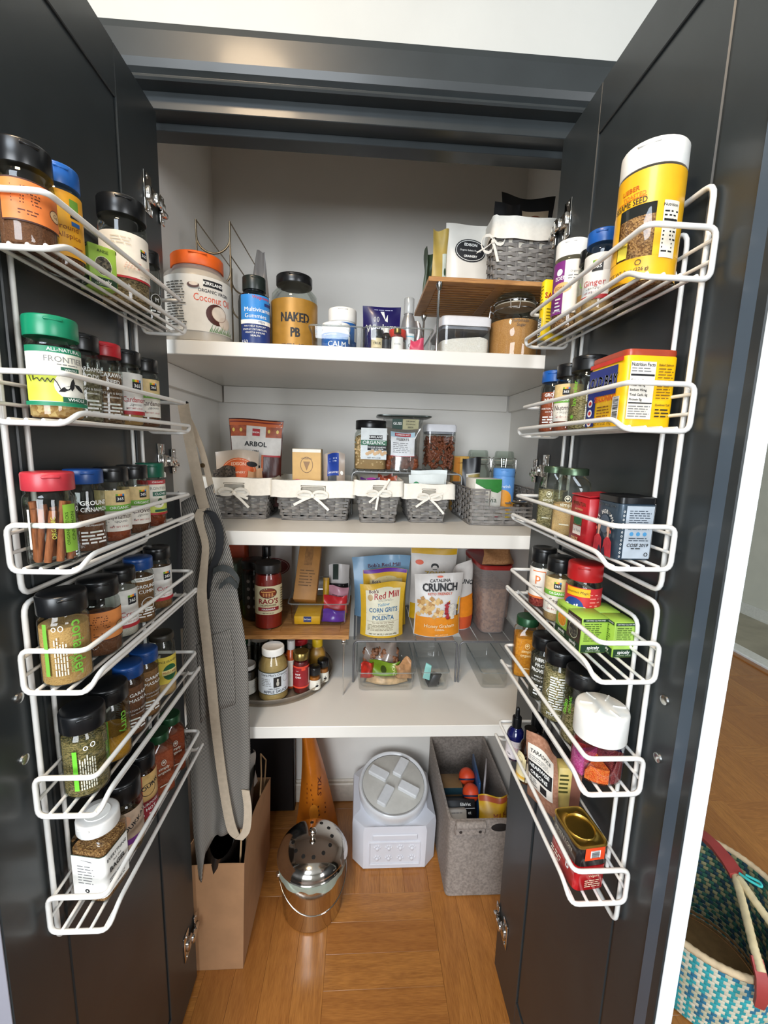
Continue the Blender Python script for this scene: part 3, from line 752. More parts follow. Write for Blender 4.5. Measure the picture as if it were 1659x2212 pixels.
# ------------------------------------------------------------------ left rack, third basket
def f_sticks(L, R, h):
    L.rect(R * .32, R * .92, h * .14, h * .66, P('#86b33c', .5, 0, .04), 6); L.text('ORGANIC STICKS', R * .47, h * .4, R * .19, P('#3c5a14'), .01, pi / 2); L.text('CINNAMON', R * .74, h * .42, R * .24, P('#3c5a14'), .01, pi / 2)
    L.text('ORGANIC', -R * .05, h * .42, R * .22, P('#a9a83c'), .01, pi / 2); L.ring(R * 1.05, h * .6, R * .1, R * .12, R * .03, WINK, 14); L.disc(R * 1.12, h * .32, R * .08, R * .1, GREY, 12); L.rect(-R * 1.0, -R * .9, h * .2, h * .62, PAPER, 2)
def sticks(t, R, h):
    rng = random.Random(4)
    for i in range(9):
        a = 2 * pi * i / 9; m = M(); q = R * .66
        p0 = Vector((q * cos(a), q * sin(a), .004)); p1 = Vector((q * .95 * cos(a + .5 + .3 * rng.random()), q * .95 * sin(a + .5), h * (.58 + .12 * rng.random())))
        d = (p1 - p0)
        tube(m, [p0, p0 + d * .5, p1], R * .15, GR('#7a3f1c', '#b3683a', 90, 'noise', .4, stretch=(3, 3, .5)), 8); put('cinnamon_stick', m, t)
jar('wide jar of cinnamon sticks under a red lid', -.332, .4660, ZL[2], .0235, .099, P('#b3323c', .35), .019, None, 0, f_sticks, .1, extra=sticks)
jar('blue-lidded jar of brown powder with white print beside the cinnamon sticks', -.332, .5235, ZL[2], .0205, .099, BLUELID, .017, SP_BROWN, .6, lmorton('GROUND', 'CINNAMON'), .2)
jar('black-lidded ground cinnamon jar with tan and green label', -.331, .5780, ZL[2], .0203, .099, BLK, .019, SP_CHILI, .86, l365('Cinnamon', True, .1), .2)
jar('black-lidded cloves jar with tan and green label, third left basket', -.331, .6300, ZL[2], .0203, .099, BLK, .019, SP_BROWN, .86, l365('Cloves', True), .25)
def f_clove(L, R, h):
    w = 1.3 * R; v0, v1 = h * .2, h * .74; H = v1 - v0
    L.rect(-w, w, v0, v1, P('#eee9da'), 16); L.rect(-w, w, v1 - H * .12, v1, REDINK, 16); L.text('ORGANIC', R * .35, v1 - H * .06, R * .2, WINK)
    L.text('FRONTIER', R * .3, v0 + H * .76, R * .3, GREYINK); L.rect(-R * .1, w, v0 + H * .54, v0 + H * .67, P('#125c42'), 8); L.text('CLOVES', R * .5, v0 + H * .6, R * .26, WINK, .01)
    L.rect(-w, w, v0 + H * .06, v0 + H * .34, P('#c3cf5a', .5, 0, .1, 60), 12); L.disc(R * .3, v0 + H * .34, R * .42, H * .14, PAPER); L.disc(R * .4, v0 + H * .38, R * .2, H * .1, P('#2c5a34')); L.rect(-R * .0, w, v0 + H * .08, v0 + H * .15, P('#125c42'), 6); L.rect(-w, w, v0, v0 + H * .06, REDINK, 16)
jar('green-lidded clove jar at far end of third left basket', -.331, .6825, ZL[2], .0203, .100, P('#0f5a44', .32), .022, SP_CAYENNE, .84, f_clove, .2)

# ------------------------------------------------------------------ left rack, fourth basket
jar('wide black-lidded jar of tan coriander powder with upright green lettering', -.332, .4700, ZL[3], .0243, .104, BLK, .022, SP_TAN, .88, vtext('coriander', .32, LGREEN, .0165, .42, 'ground'), .15)
jar('black-lidded jar with orange paper label beside the coriander powder', -.332, .5345, ZL[3], .0233, .099, BLK, .022, SP_BROWN, .7, f_shop(P('#d98746', .55)), .2)
jar('white-filled black-lidded jar with white label, fourth left basket', -.333, .5855, ZL[3], .0198, .098, BLK, .018, SP_WHITE, .9, l365('Cream', False), .25)
def f_cum(L, R, h):
    L.rect(-R * .7, R * 1.2, h * .66, h * .72, WINK, 10); L.text('100% ORGANIC', R * .3, h * .69, R * .2, INK, .01); lmorton('GROUND', 'CUMIN', seal=True)(L, R, h * .96)
jar('blue-lidded jar of brown cumin powder with round white seal', -.332, .6330, ZL[3], .0200, .100, BLUELID, .017, SP_CUMIN, .9, f_cum, .2)
jar('black-lidded cumin jar with white label at far end of fourth left basket', -.331, .6900, ZL[3], .0200, .102, BLK, .019, SP_CUMIN, .86, l365('Cumin', False), .25)

# ------------------------------------------------------------------ left rack, fifth basket
def f_herb(L, R, h):
    L.rect(-R * .62, -R * .42, h * .12, h * .60, P('#6ecb36'), 2); L.vlines(-R * .36, R * .34, h * .12, h * .56, 7, P('#d8d6c4', .6, 0, 0), .5); L.ring(R * .25, h * .64, R * .11, R * .14, R * .04, WINK, 14); L.ring(-R * .05, h * .62, R * .1, R * .12, R * .04, WINK, 14)
    L.text('dried dill', R * .98, h * .45, R * .3, LGREEN, .01, -pi / 2)
jar('wide black-lidded jar of dried herb with bright green strip', -.332, .4865, ZL[4], .0243, .107, BLK, .023, SP_HERB, .93, f_herb, .05)
jar('black-lidded jar half full of yellow curry powder', -.332, .5400, ZL[4], .0232, .106, BLK, .022, SP_CURRY, .48, lambda L, R, h: (L.text('curry', R * .55, h * .52, R * .62, LGREEN, .015, -pi / 2), L.rect(-R * .5, -R * .3, h * .1, h * .6, LGREEN, 2)), .15)
jar('nearer blue-lidded garam masala jar, fifth left basket', -.333, .5900, ZL[4], .0200, .108, BLUELID, .018, SP_BROWN, .9, lmorton('GARAM', 'MASALA'), .3)
jar('farther blue-lidded garam masala jar, fifth left basket', -.332, .6330, ZL[4], .0200, .108, BLUELID, .018, SP_CUMIN, .9, lmorton('GARAM', 'MASALA'), .3)
def f_must(L, R, h):
    w = 1.2 * R; L.rect(-w, w, h * .22, h * .66, P('#d8c24a', .5, 0, .08, 100), 16); L.text('SPICE ISLANDS', R * .2, h * .58, R * .26, INK, .01, maxw=R * 1.6)
    L.disc(R * .35, h * .40, R * .6, h * .13, P('#1d5a34')); L.rect(-R * .3, R * 1.0, h * .36, h * .44, P('#e8dc94'), 8); L.text('MUSTARD', R * .35, h * .40, R * .26, P('#a83a14'), .015)
jar('glass mustard jar with yellow label and dark ringed lid', -.331, .6900, ZL[4], .0202, .108, P('#2c2820', .4), .010, SP_GINGER, .5, f_must, .2, style=2, lidr=.95, neck=.8, sh=.012)

# ------------------------------------------------------------------ left rack, bottom basket
def f_bagel(t, R, h):
    c = R * .26
    def wrap(u, v, o):                                              # front face, rounded corner, right face
        f = R - c
        if u <= f: return (u, -R - o, v)
        if u < f + c * pi / 2: a = (u - f) / c; return (f + (c + o) * sin(a), -f - (c + o) * cos(a), v)
        return (R + o, u - f - c * pi / 2 - f, v)
    L = Lab(wrap, .0007); e = R * .80; u1 = 2 * (R - c) + c * pi / 2 + e * .5; uc = (R - c) * 2 + c * pi / 2 - .1 * R
    L.rect(-e, u1 + .3 * R, h * .10, h * .64, WHT, 30); L.rect(-e, u1 + .3 * R, h * .633, h * .64, P('#3a5a4a'), 30)
    L.lines(-e * .6, e * .6, h * .26, h * .52, 7, GREYINK, .3); L.poly([(-e * .5, h * .59), (0, h * .58), (e * .4, h * .575), (e * .5, h * .56), (e * .3, h * .565)], GREYINK); L.disc(0, h * .18, R * .13, R * .12, INK, 14); L.disc(0, h * .18, R * .05, R * .05, WHT, 10)
    L.text('EVERYTHING', uc, h * .54, R * .27, INK, .01, maxw=e * 1.7); L.text('but the', uc, h * .47, R * .19, INK); L.text('BAGEL', uc, h * .39, R * .38, INK, .03, maxw=e * 1.7); L.lines(uc - e * .8, uc + e * .8, h * .14, h * .30, 5, GREYINK, .4); put('label', L.m, t, recalc=False)
    m = M(); loft(m, [(h + .0001, R * .62), (h + .0009, R * .6)], WHT, 28); put('lid_disc', m, t)
jar('square white-lidded bagel seasoning jar, nearest on lowest left basket', -.332, .4985, ZL[5], .0240, .110, P('#dcdad6', .35), .017, SP_SEED, .84, None, -.75, p=7, neck=.80, extra=f_bagel, lidr=1.02)
def f_blk(L, R, h):
    w = 1.3 * R; L.rect(-w, w, h * .1, h * .62, P('#b8a08a', .5, 0, .15, 70), 16); L.text('DUKKAH', R * .5, h * .44, R * .4, INK, .03, .5); L.rect(-w, w, h * .16, h * .24, PURPLE, 16); L.disc(-R * .2, h * .5, R * .35, h * .08, P('#c89a7a'))
jar('black-lidded jar with tan and purple label behind the white-lidded jar', -.333, .5560, ZL[5], .0238, .113, BLK, .030, SP_LEAF, .6, f_blk, .15)
def f_zou(L, R, h):
    w = 1.35 * R; L.rect(-w, w, h * .10, h * .72, P('#c9a468', .5, 0, .12, 60), 16); L.rect(-w, w, h * .10, h * .34, P('#8f2430'), 16); L.rect(-w, R * -.2, h * .34, h * .72, P('#9a3a34'), 8); L.text('ZOURIS', R * .2, h * .54, R * .46, INK, .02, .25); L.ring(R * .2, h * .50, R * .55, h * .09, R * .04, INK)
    L.text('PURPOSE', R * .25, h * .29, R * .3, WINK, .01, .1); L.text('HOT', R * .3, h * .22, R * .34, WINK, .01, .1); L.lines(-R * .3, R * .9, h * .12, h * .17, 1, PAPER)
jar('black-lidded hot seasoning jar with red and tan label, lowest left basket', -.332, .6050, ZL[5], .0205, .116, BLK, .026, SP_CAYENNE, .8, f_zou, .2)
def f_so(ink=P('#d8cfc0', .6, 0, 0)):
    def g(t, R, h):
        L = Lab(plane((0, -R, 0), (1, 0, 0), (0, 0, 1), (0, -1, 0))); L.ring(0, h * .56, R * .2, h * .05, R * .05, ink, 14); L.disc(0, h * .565, R * .1, h * .02, ink, 12); L.text('simply', 0, h * .47, R * .34, ink, .02); L.text('organic', 0, h * .40, R * .34, ink, .02); L.lines(-R * .4, R * .4, h * .16, h * .2, 1, ink); put('label', L.m, t, recalc=False)
    return g
jar('nearer green-lidded square jar of red-brown chili powder', -.331, .6580, ZL[5], .0200, .108, DKGREEN, .014, SP_CHILI, .9, None, .35, p=6, neck=.74, style=1, lidr=.86, sh=.014, extra=f_so())
jar('farther green-lidded square jar of red-brown chili powder', -.331, .7040, ZL[5], .0200, .108, DKGREEN, .014, SP_CAYENNE, .9, None, .35, p=6, neck=.74, style=1, lidr=.86, sh=.014, extra=f_so())

# ------------------------------------------------------------------ right rack, top basket
def f_ses(L, R, h):
    w = 1.9 * R; Y = P('#f0b41c', .38, 0, .04, coat=.3)
    L.rect(-w, w, h * .56, h * .80, Y, 22); L.rect(-w, w, h * .02, h * .19, Y, 22); L.rect(R * .42, w, h * .19, h * .56, Y, 10); L.rect(-w, -R * .72, h * .19, h * .56, Y, 10)
    L.text('LIEBER', -R * .42, h * .68, R * .20, P('#c05a14'), .02); L.text('TOASTED', -R * .3, h * .635, R * .17, P('#d87820'), .01); L.text('SESAME SEED', -R * .45, h * .585, R * .27, INK, .02, maxw=R * 1.15); L.rect(-R * .9, R * .1, h * .612, h * .616, P('#c03a14'), 6)
    L.rect(R * .62, R * 1.15, h * .17, h * .56, P('#e8e2d2'), 6); L.text('Nutrition', R * .85, h * .53, R * .13, INK, .02); L.lines(R * .66, R * 1.12, h * .2, h * .5, 11, INK, .4); L.rect(R * .66, R * 1.12, h * .42, h * .435, INK, 4)
    L.rect(-R * .66, -R * .32, h * .20, h * .34, P('#ead24a'), 4); L.text('Kosher', -R * .5, h * .29, R * .13, P('#8a6a14')); L.ring(R * .05, h * .15, R * .09, R * .09, R * .02, INK, 14); L.text('NET WT 8 oz (226 g)', -R * .3, h * .1, R * .15, INK, .01)
jar('tall white-lidded yellow sesame seed tub leaning on top right basket', .3195, .5050, ZR[0], .0325, .1440, WHT, .026, SP_SEED, .62, f_ses, -.2, neck=.95, sh=.004, lidr=1.01)
jar('blue-lidded ginger jar with white label beside the sesame tub', .3165, .5905, ZR[0], .0205, .103, P('#1b55a0', .32), .017, SP_GINGER, .84, l365('Ginger', False, -.25), -.15)
jar('black-lidded jar hidden between the white and blue lids, top right basket', .328, .6350, ZR[0], .0190, .100, BLK, .018, SP_TAN, .5, lambda L, R, h: L.text('U', -R * .5, h * .5, R * .5, LGREEN, .02), -.2)
def f_whi(L, R, h):
    w = 1.5 * R; L.rect(-w, w, h * .17, h * .76, P('#ece4d6', .5, 0, .04), 18); L.rect(-w, -R * .22, h * .17, h * .76, P('#7a2c78'), 10); L.disc(-R * .55, h * .64, R * .2, R * .2, WHT); L.text('EDEN', -R * .45, h * .57, R * .3, WHT, .02); L.disc(-R * .35, h * .46, R * .6, h * .06, P('#e0b070')); L.text('GOMASIO', -R * .3, h * .46, R * .28, P('#6a3a14'), .01, maxw=R * 1.0)
    L.text('Organic', R * .35, h * .63, R * .16, GREYINK); L.lines(R * .0, R * .7, h * .54, h * .6, 2, GREYINK, .3); L.lines(-R * .7, -R * .3, h * .2, h * .36, 4, WHT, .4); L.text('NET 100g', -R * .55, h * .2, R * .14, WHT)
jar('white-lidded shaker with purple and cream label, top right basket', .316, .6760, ZR[0], .0245, .127, WHT, .024, SP_SEED, .3, f_whi, -.15, neck=.94, sh=.004)
t = thing('seasoning_packet', 'thin bright yellow packet at far end of top right basket', 'packet', (.3150, .7300, ZR[0]), .12)
m = M(); box(m, -.021, .021, -.007, .007, 0, .094, P('#f0cc12', .4, 0, .05), .003); put('packet', m, t)
L = Lab(plane((-.021, 0, 0), (0, -1, 0), (0, 0, 1), (-1, 0, 0))); L.barcode(-.005, .005, .006, .034, n=10); L.lines(-.005, .005, .045, .085, 8, P('#8a7410'), .3); put('label', L.m, t, recalc=False)
L = Lab(front(-.007)); L.text('SAZON', 0, .068, .012, REDINK, .02); L.lines(-.015, .015, .02, .05, 6, P('#8a7410'), .3); put('label', L.m, t, recalc=False)

# ------------------------------------------------------------------ right rack, second basket
jar('blue-lidded jar of red-brown nutmeg powder, far end of second right basket', .3175, .7030, ZR[1], .0203, .099, P('#1b55a0', .32), .018, SP_CHILI, .85, lmorton('GROUND', 'NUTMEG'), -.25)
jar('black-lidded nutmeg jar with tan and green label, second right basket', .3200, .6555, ZR[1], .0203, .101, BLK, .019, SP_CHILI, .86, l365('Nutmeg', True, -.1), -.2)
jar('black-lidded jar of pale seeds with upright green lettering, second right basket', .3215, .6030, ZR[1], .0240, .102, BLK, .020, SP_FENNEL, .62, lambda L, R, h: (L.text('lavender', -R * .62, h * .5, R * .42, P('#79b83a'), .015, pi / 2), L.disc(-R * .7, h * .18, R * .12, R * .12, P('#79b83a'), 8), L.lines(-R * .9, R * .2, h * .10, h * .13, 1, WINK)), -.1)
t = thing('seasoning_tin', 'yellow and blue seasoning tin with white nutrition panel', 'tin', (.3280, .5170, ZR[1]), 0)
w, d, h = .063, .078, .086; Y = P('#f2bd10', .35, 0, .03, coat=.3); NB = P('#1c2c7a', .4, 0, .03)
m = M(); loft(m, [(0, w / 2, d / 2, 9), (.001, w / 2, d / 2, 9), (h - .008, w / 2, d / 2, 9), (h - .007, w / 2 - .0006, d / 2 - .0006, 9)], Y, 48); put('can', m, t)
m = M(); loft(m, [(h - .007, w / 2 - .001, d / 2 - .001, 9), (h - .0035, w / 2 - .0005, d / 2 - .0005, 9), (h, w / 2 - .001, d / 2 - .001, 9), (h - .0006, w / 2 - .005, d / 2 - .005, 7)], P('#a8432a', .3, 0, .05), 48); put('lid', m, t)
L = Lab(plane((-w / 2, 0, 0), (0, -1, 0), (0, 0, 1), (-1, 0, 0)), .0007); e = d / 2 - .004
L.rect(-e, e * .72, h * .45, h * .83, NB, 4); L.rect(-e, -e * .45, .002, h * .45, NB, 3); L.rect(-e, e, h * .86, h * .915, P('#c93024'), 4); L.text('OLD BAY', -e * .08, h * .64, .0175, WINK, .035, sx=.80, shear=.15); L.text('SEASONING', e * .12, h * .40, .0098, P('#c8481c'), .03, sx=.85)
L.lines(-e * .3, e * .5, h * .14, h * .31, 4, P('#7a4a10'), .35); L.text('NET WT 6 OZ  170 g', e * .1, h * .05, .0042, INK, .01)
for k in range(3): L.disc(-e * .74, h * (.08 + .14 * k), .0052, .0048, WINK, 14); L.disc(-e * .74, h * (.08 + .14 * k), .0033, .0026, P('#c93024'), 10)
L.barcode(e * .66, e * 1.03, h * .10, h * .40, n=18); put('label', L.m, t, recalc=False)
L = Lab(plane((0, -d / 2, 0), (1, 0, 0), (0, 0, 1), (0, -1, 0)), .0007); e = w / 2 - .004
L.rect(-e * .95, e * .12, h * .10, h * .84, P('#e6e2d8', .5), 2); L.text('Nutrition Facts', -e * .42, h * .80, .0052, INK, .03, maxw=e * 1.0); L.lines(-e * .9, e * .05, h * .70, h * .77, 2, GREYINK, .4); L.rect(-e * .92, e * .09, h * .655, h * .68, INK, 2)
for k, s in enumerate(('Calories 0', 'Total Fat 0g', 'Sodium 95mg', 'Total Carb. 0g', 'Protein 0g')): L.text(s, -e * .9, h * (.60 - .062 * k), .0036, INK, .015, align='l')
L.rect(-e * .92, e * .09, h * .30, h * .315, INK, 2); L.lines(-e * .9, e * .05, h * .12, h * .28, 5, GREYINK, .35)
L.text('Baked Salmon', e * .53, h * .80, .0036, P('#5a3a0c'), .02, maxw=e * .62); L.lines(e * .22, e * .86, h * .36, h * .77, 11, P('#7a5a14'), .35); L.text('Questions? Call', e * .54, h * .29, .0032, INK, .02, maxw=e * .62); L.lines(e * .25, e * .85, h * .12, h * .25, 3, INK, .4); put('label', L.m, t, recalc=False)

# ------------------------------------------------------------------ right rack, third basket
jar('farther square jar of pale herb with green metal lid, third right basket', .3165, .6700, ZR[2], .0205, .101, P('#4a5c48', .3, .7), .010, SP_FENNEL, .72, None, -.3, p=6, neck=.74, style=1, lidr=.86, sh=.018, extra=f_so(P('#d3d0b8', .6, 0, 0)))
jar('nearer square jar of cream powder with green metal lid, third right basket', .3185, .6130, ZR[2], .0235, .101, P('#4a5c48', .3, .7), .010, SP_GINGER, .55, None, -.2, p=6, neck=.74, style=1, lidr=.86, sh=.018, extra=f_so(P('#d3d0b8', .6, 0, 0)))
t = thing('paprika_tin', 'flat red paprika tin with green emblem and open flip lid', 'tin', (.3155, .5455, ZR[2]), 0)
w, d, h = .040, .046, .066; m = M(); RT = P('#a81c24', .35, 0, .05, coat=.2); box(m, -w / 2, w / 2, -d / 2, d / 2, 0, h, RT, .002); put('can', m, t)
m = M(); m.add([(-w / 2, -d / 2, h + .001), (-w / 2, d / 2, h + .001), (w / 2, d / 2, h + .004), (w / 2, -d / 2, h + .004), (-w / 2, -d / 2, h + .0025), (-w / 2, d / 2, h + .0025), (w / 2, d / 2, h + .0055), (w / 2, -d / 2, h + .0055)], [(0, 1, 2, 3), (7, 6, 5, 4), (0, 4, 5, 1), (1, 5, 6, 2), (2, 6, 7, 3), (3, 7, 4, 0)], RED); put('lid', m, t)
L = Lab(plane((-w / 2, 0, 0), (0, -1, 0), (0, 0, 1), (-1, 0, 0))); e = d / 2 - .002
L.text('PIMENTON', 0, h * .85, .0075, P('#e8c890'), .015, maxw=e * 1.5); L.text('AHUMADO', 0, h * .74, .004, P('#e8c890')); L.rect(-e * .5, e * .5, h * .42, h * .62, P('#1a5a34'), 2); L.ring(0, h * .52, e * .52, h * .11, .0008, GOLD); L.rect(-e * .5, e * .5, h * .22, h * .40, P('#e8dcd0'), 2); L.text('La Vera', 0, h * .31, .006, P('#6a5a58')); L.text('DULCE', -e * .2, h * .13, .0055, P('#e8c890'), .02); L.rect(-e, e, .001, h * .09, P('#d84a34'), 2); put('label', L.m, t, recalc=False)
t = thing('paprika_tin', 'dark slate paprika tin picturing two women in red dresses', 'tin', (.3250, .4920, ZR[2]), 0)
w, d, h = .046, .050, .075; m = M(); SL = P('#3a4a58', .3, .35, .04, coat=.4); loft(m, [(0, w / 2 - .001, d / 2 - .001, 7), (.002, w / 2, d / 2, 7), (h - .009, w / 2, d / 2, 7), (h - .008, w / 2 - .001, d / 2 - .001, 7)], SL, 48); put('can', m, t)
m = M(); loft(m, [(h - .008, w / 2 + .0004, d / 2 + .0004, 7), (h - .001, w / 2 + .0004, d / 2 + .0004, 7), (h, w / 2 - .002, d / 2 - .002, 7), (h - .001, w / 2 - .004, d / 2 - .004, 7)], BLK, 48); put('lid', m, t)
L = Lab(plane((-w / 2, 0, 0), (0, -1, 0), (0, 0, 1), (-1, 0, 0)), .0006); e = d / 2 - .004
L.text('PIMENTON DE LA VERA', 0, h * .83, .0042, P('#c9d0d4'), .02, maxw=e * 1.7)
for k, ch in enumerate('LAS HERMANAS'):
    a = pi * (1 - (k + .5) / 12); L.text(ch, e * .85 * cos(a), h * .46 + h * .26 * sin(a), .0068, P('#d8d8d4'), .03, a - pi / 2)
SK = P('#d8a890', .6, 0, .02); DR = P('#c2303a', .55, 0, .12, 200); L.disc(0, h * .52, e * .5, h * .15, P('#4c5c6c'))
for sg in (-1, 1):
    L.poly([(sg * e * .95, .001), (sg * e * .88, h * .26), (sg * e * .5, h * .36), (sg * e * .14, h * .26), (sg * e * .05, .001)], DR); L.poly([(sg * e * .58, h * .32), (sg * e * .42, h * .32), (sg * e * .40, h * .42), (sg * e * .58, h * .42)], SK); L.disc(sg * e * .48, h * .46, e * .15, h * .075, SK, 16); L.poly([(sg * e * .70, h * .40), (sg * e * .74, h * .50), (sg * e * .60, h * .57), (sg * e * .40, h * .555), (sg * e * .34, h * .51), (sg * e * .56, h * .50)], INK); L.disc(sg * e * .72, h * .42, e * .06, h * .03, P('#e05a4a'), 8)
for sg in (-1, 1): L.poly([(sg * e * .42, .001), (sg * e * .26, h * .16), (sg * e * .06, h * .1), (sg * e * .02, .001)], P('#30283c'))
put('label', L.m, t, recalc=False)
L = Lab(plane((0, -d / 2, 0), (1, 0, 0), (0, 0, 1), (0, -1, 0)), .0006); e = w / 2 - .004; L.rect(-e * .8, e * .95, .002, h * .86, P('#aab4be', .45), 2); L.lines(-e * .6, e * .8, h * .48, h * .80, 9, P('#3a4450'), .4)
for k in range(3): L.disc(-e * .35 + e * .42 * k, h * .42, e * .13, e * .13, P('#4a90c0'), 12)
L.lines(-e * .5, e * .8, h * .30, h * .37, 2, P('#3a4450'), .4); L.text('COSE 2019', e * .1, h * .24, .0055, INK, .02, shear=.2); L.lines(-e * .3, e * .5, h * .17, h * .21, 1, INK)
for k in range(12): L.ring(-e * 1.0, h * (.06 + .065 * k), .0011, .0013, .0004, WINK, 8)
L.ring(e * .65, h * .10, .0024, .0024, .0008, INK, 12); put('label', L.m, t, recalc=False)

# ------------------------------------------------------------------ right rack, fourth basket
def f_p(L, R, h):
    w = 1.4 * R; O = P('#e07a3c', .5, 0, 0); L.rect(-w, w, h * .20, h * .68, P('#ece6dc'), 16); L.rect(-w, w, h * .17, h * .205, O, 16)
    L.rect(-R * .75, R * .3, h * .62, h * .635, O, 8); L.rect(R * .27, R * .32, h * .30, h * .635, O, 2); L.text('p', -R * .25, h * .52, R * 1.0, O, .01); L.text('red pepper', -R * .3, h * .37, R * .18, P('#4a4a4c')); L.lines(R * .55, R * 1.2, h * .42, h * .6, 7, O, .4); L.lines(R * .5, R * 1.2, h * .3, h * .34, 1, INK)
jar('black-lidded jar with white and orange label, far end of fourth right basket', .3160, .6820, ZR[3], .0203, .102, BLK, .024, SP_PINK, .4, f_p, -.05)
jar('black-lidded sage jar with tan and green label behind the green boxes', .3160, .6210, ZR[3], .0203, .102, BLK, .022, SP_GINGER, .9, l365('Sage', True, -.1), -.1)
def f_mike(L, R, h):
    w = 1.6 * R; L.rect(-w, w, h * .10, h * .70, P('#c02a30', .4, 0, .05), 18); L.rect(-R * .95, R * .45, h * .58, h * .69, P('#e8b018'), 10); L.text('Gourmet Magic!', -R * .25, h * .635, R * .21, INK, .01, shear=.2); L.disc(-R * .45, h * .42, R * .62, h * .14, P('#1c3f86')); L.text('Spike', -R * .35, h * .42, R * .62, WHT, .03, .08, shear=.15); L.lines(R * .45, R * 1.1, h * .2, h * .64, 9, P('#e08a80'), .3)
jar('red-lidded red seasoning jar behind the green boxes, fourth right basket', .3265, .5690, ZR[3], .0238, .108, P('#b01e20', .3), .024, SP_TAN, .6, f_mike, -.05)
spicely('lime green turmeric carton, farthest of the four green cartons', .3115, .5640, ZR[3], .036, .030, .0485, .06 - pi / 2, SP_TUM, 'TURMERIC')
spicely('dark-fronted carton in the near front corner of the green cartons', .3120, .5260, ZR[3], .036, .036, .0485, .03 - pi / 2, SP_DARK, 'ZATAR SEASONING', front_col=P('#3a2a22', .5, 0, .1, 60))
spicely('lime green carton closest to the door, nearest of the four cartons', .3465, .5120, ZR[3], .030, .032, .0485, .02, SP_HERB, 'CUMIN', front_col=P('#a4c95a', .55, 0, .04), plain=True)
spicely('lime green carton against the door behind the nearest green carton', .3460, .5490, ZR[3], .030, .036, .0485, -.02, SP_HERB2, 'THYME')

# ------------------------------------------------------------------ right rack, fifth basket
jar('green-lidded square jar of orange turmeric, far end of fifth right basket', .3150, .7230, ZR[4], .0220, .113, DKGREEN, .015, SP_TUM, .82, None, .15, p=6, neck=.76, style=1, lidr=.9, sh=.018, extra=f_so(P('#e8c88a', .6, 0, 0)))
def f_her(L, R, h):
    for k, s in enumerate(('HERBS', 'FROM', 'PROVENCE')): L.text(s, -R * .1, h * (.66 - .085 * k), R * .38, WINK, .025, maxw=R * 1.6)
    L.text('with Lavender', 0, h * .40, R * .22, WINK, .01, shear=.2); L.text('MORTON & BASSETT', -R * .05, h * .34, R * .22, WINK, .02, maxw=R * 1.6); L.lines(-R * .6, R * .6, h * .1, h * .28, 4, WINK, .5)
jar('black-lidded jar of grey-green herbs with white lettering, fifth right basket', .3160, .6480, ZR[4], .0215, .112, BLK, .022, SP_DARK, .9, f_her, 0)
def f_it(L, R, h):
    L.ring(-R * .1, h * .42, R * .62, h * .25, R * .04, WINK, 4); L.lines(-R * .5, R * .6, h * .2, h * .66, 13, WINK, .5); L.text('MORTON', R * .1, h * .12, R * .3, WINK, .02)
jar('black-lidded jar of mixed herbs beside the white-lettered herb jar', .3165, .5950, ZR[4], .0232, .115, BLK, .022, SP_HERB2, .92, f_it, 0)
jar('large black-lidded herb jar behind the white sprinkle shaker', .3235, .5400, ZR[4], .0240, .111, BLK, .023, SP_HERB2, .5, lambda L, R, h: (L.text('Italian', -R * .8, h * .5, R * .42, P('#79c83a'), .02, pi / 2 - .1), L.text('ORGANIC', -R * .45, h * .56, R * .24, P('#79c83a'), .01, pi / 2), L.lines(-R * .1, R * .7, h * .62, h * .66, 1, GREYINK)), -.1)
# sprinkle shaker with divided cup
t = thing('sprinkle_shaker', 'clear divided sprinkle shaker with wide white lid, coloured sprinkles inside', 'shaker', (.3192, .4835, ZR[4]), face_cam(.319, .4835))
R_, h = .0322, .092
m = M(); loft(m, [(0, R_ * .93), (.0015, R_ * .97), (.060, R_ * .97)], CLEAR, 36, True, False); put('cup', m, t)
m = M(); loft(m, [(.052, R_ * .985), (.053, R_ * 1.0), (h - .005, R_), (h - .0015, R_ * .97), (h, R_ * .90), (h + .0006, R_ * .2)], WHT, 40)
for k in range(6):
    a = k * pi / 3 + .3; vs0 = len(m.v); box(m, R_ * .38, R_ * .86, -.0007, .0007, h + .0002, h + .0016, WHT); m.xf(lambda x, y, z, a=a: (x * cos(a) - y * sin(a), x * sin(a) + y * cos(a), z), vs0)
put('lid', m, t)
m = M()
for k in range(6): a = k * pi / 3 + .1; m.add([(0, 0, .002), (R_ * .95 * cos(a), R_ * .95 * sin(a), .002), (R_ * .95 * cos(a), R_ * .95 * sin(a), .052), (0, 0, .052)], [(0, 1, 2, 3)], CLEAR)
put('divider', m, t)
for k, (c1, c2, zt_) in enumerate((('#e8389a', '#ff7ac8', .032), ('#f05a10', '#ff8a34', .022), ('#8a2a30', '#b04a48', .034), ('#4a1a80', '#7038b0', .03), ('#c8c040', '#e8e070', .02), ('#e03030', '#f06050', .03))):
    a0 = 3.2 + k * pi / 3 + .1 + .04; a0 = k * pi / 3 + .1 + .05 + pi
    n = 5; bot = [(0, 0)] + [(R_ * .93 * cos(a0 + i * (pi / 3 - .1) / n), R_ * .93 * sin(a0 + i * (pi / 3 - .1) / n)) for i in range(n + 1)]
    m = M(); N = len(bot); zz = [zt_ * (.6 if i in (1,) else 1.0) for i in range(N)]
    m.add([(x, y, .0022) for x, y in bot] + [(x, y, q) for (x, y), q in zip(bot, zz)], [tuple(range(N - 1, -1, -1)), tuple(range(N, 2 * N))] + [(i, (i + 1) % N, (i + 1) % N + N, i + N) for i in range(N)], GR(c1, c2, 420, 'vor', .8, .5)); tag(put('sprinkles', m, t, smooth=0), None, None, None, 'stuff')

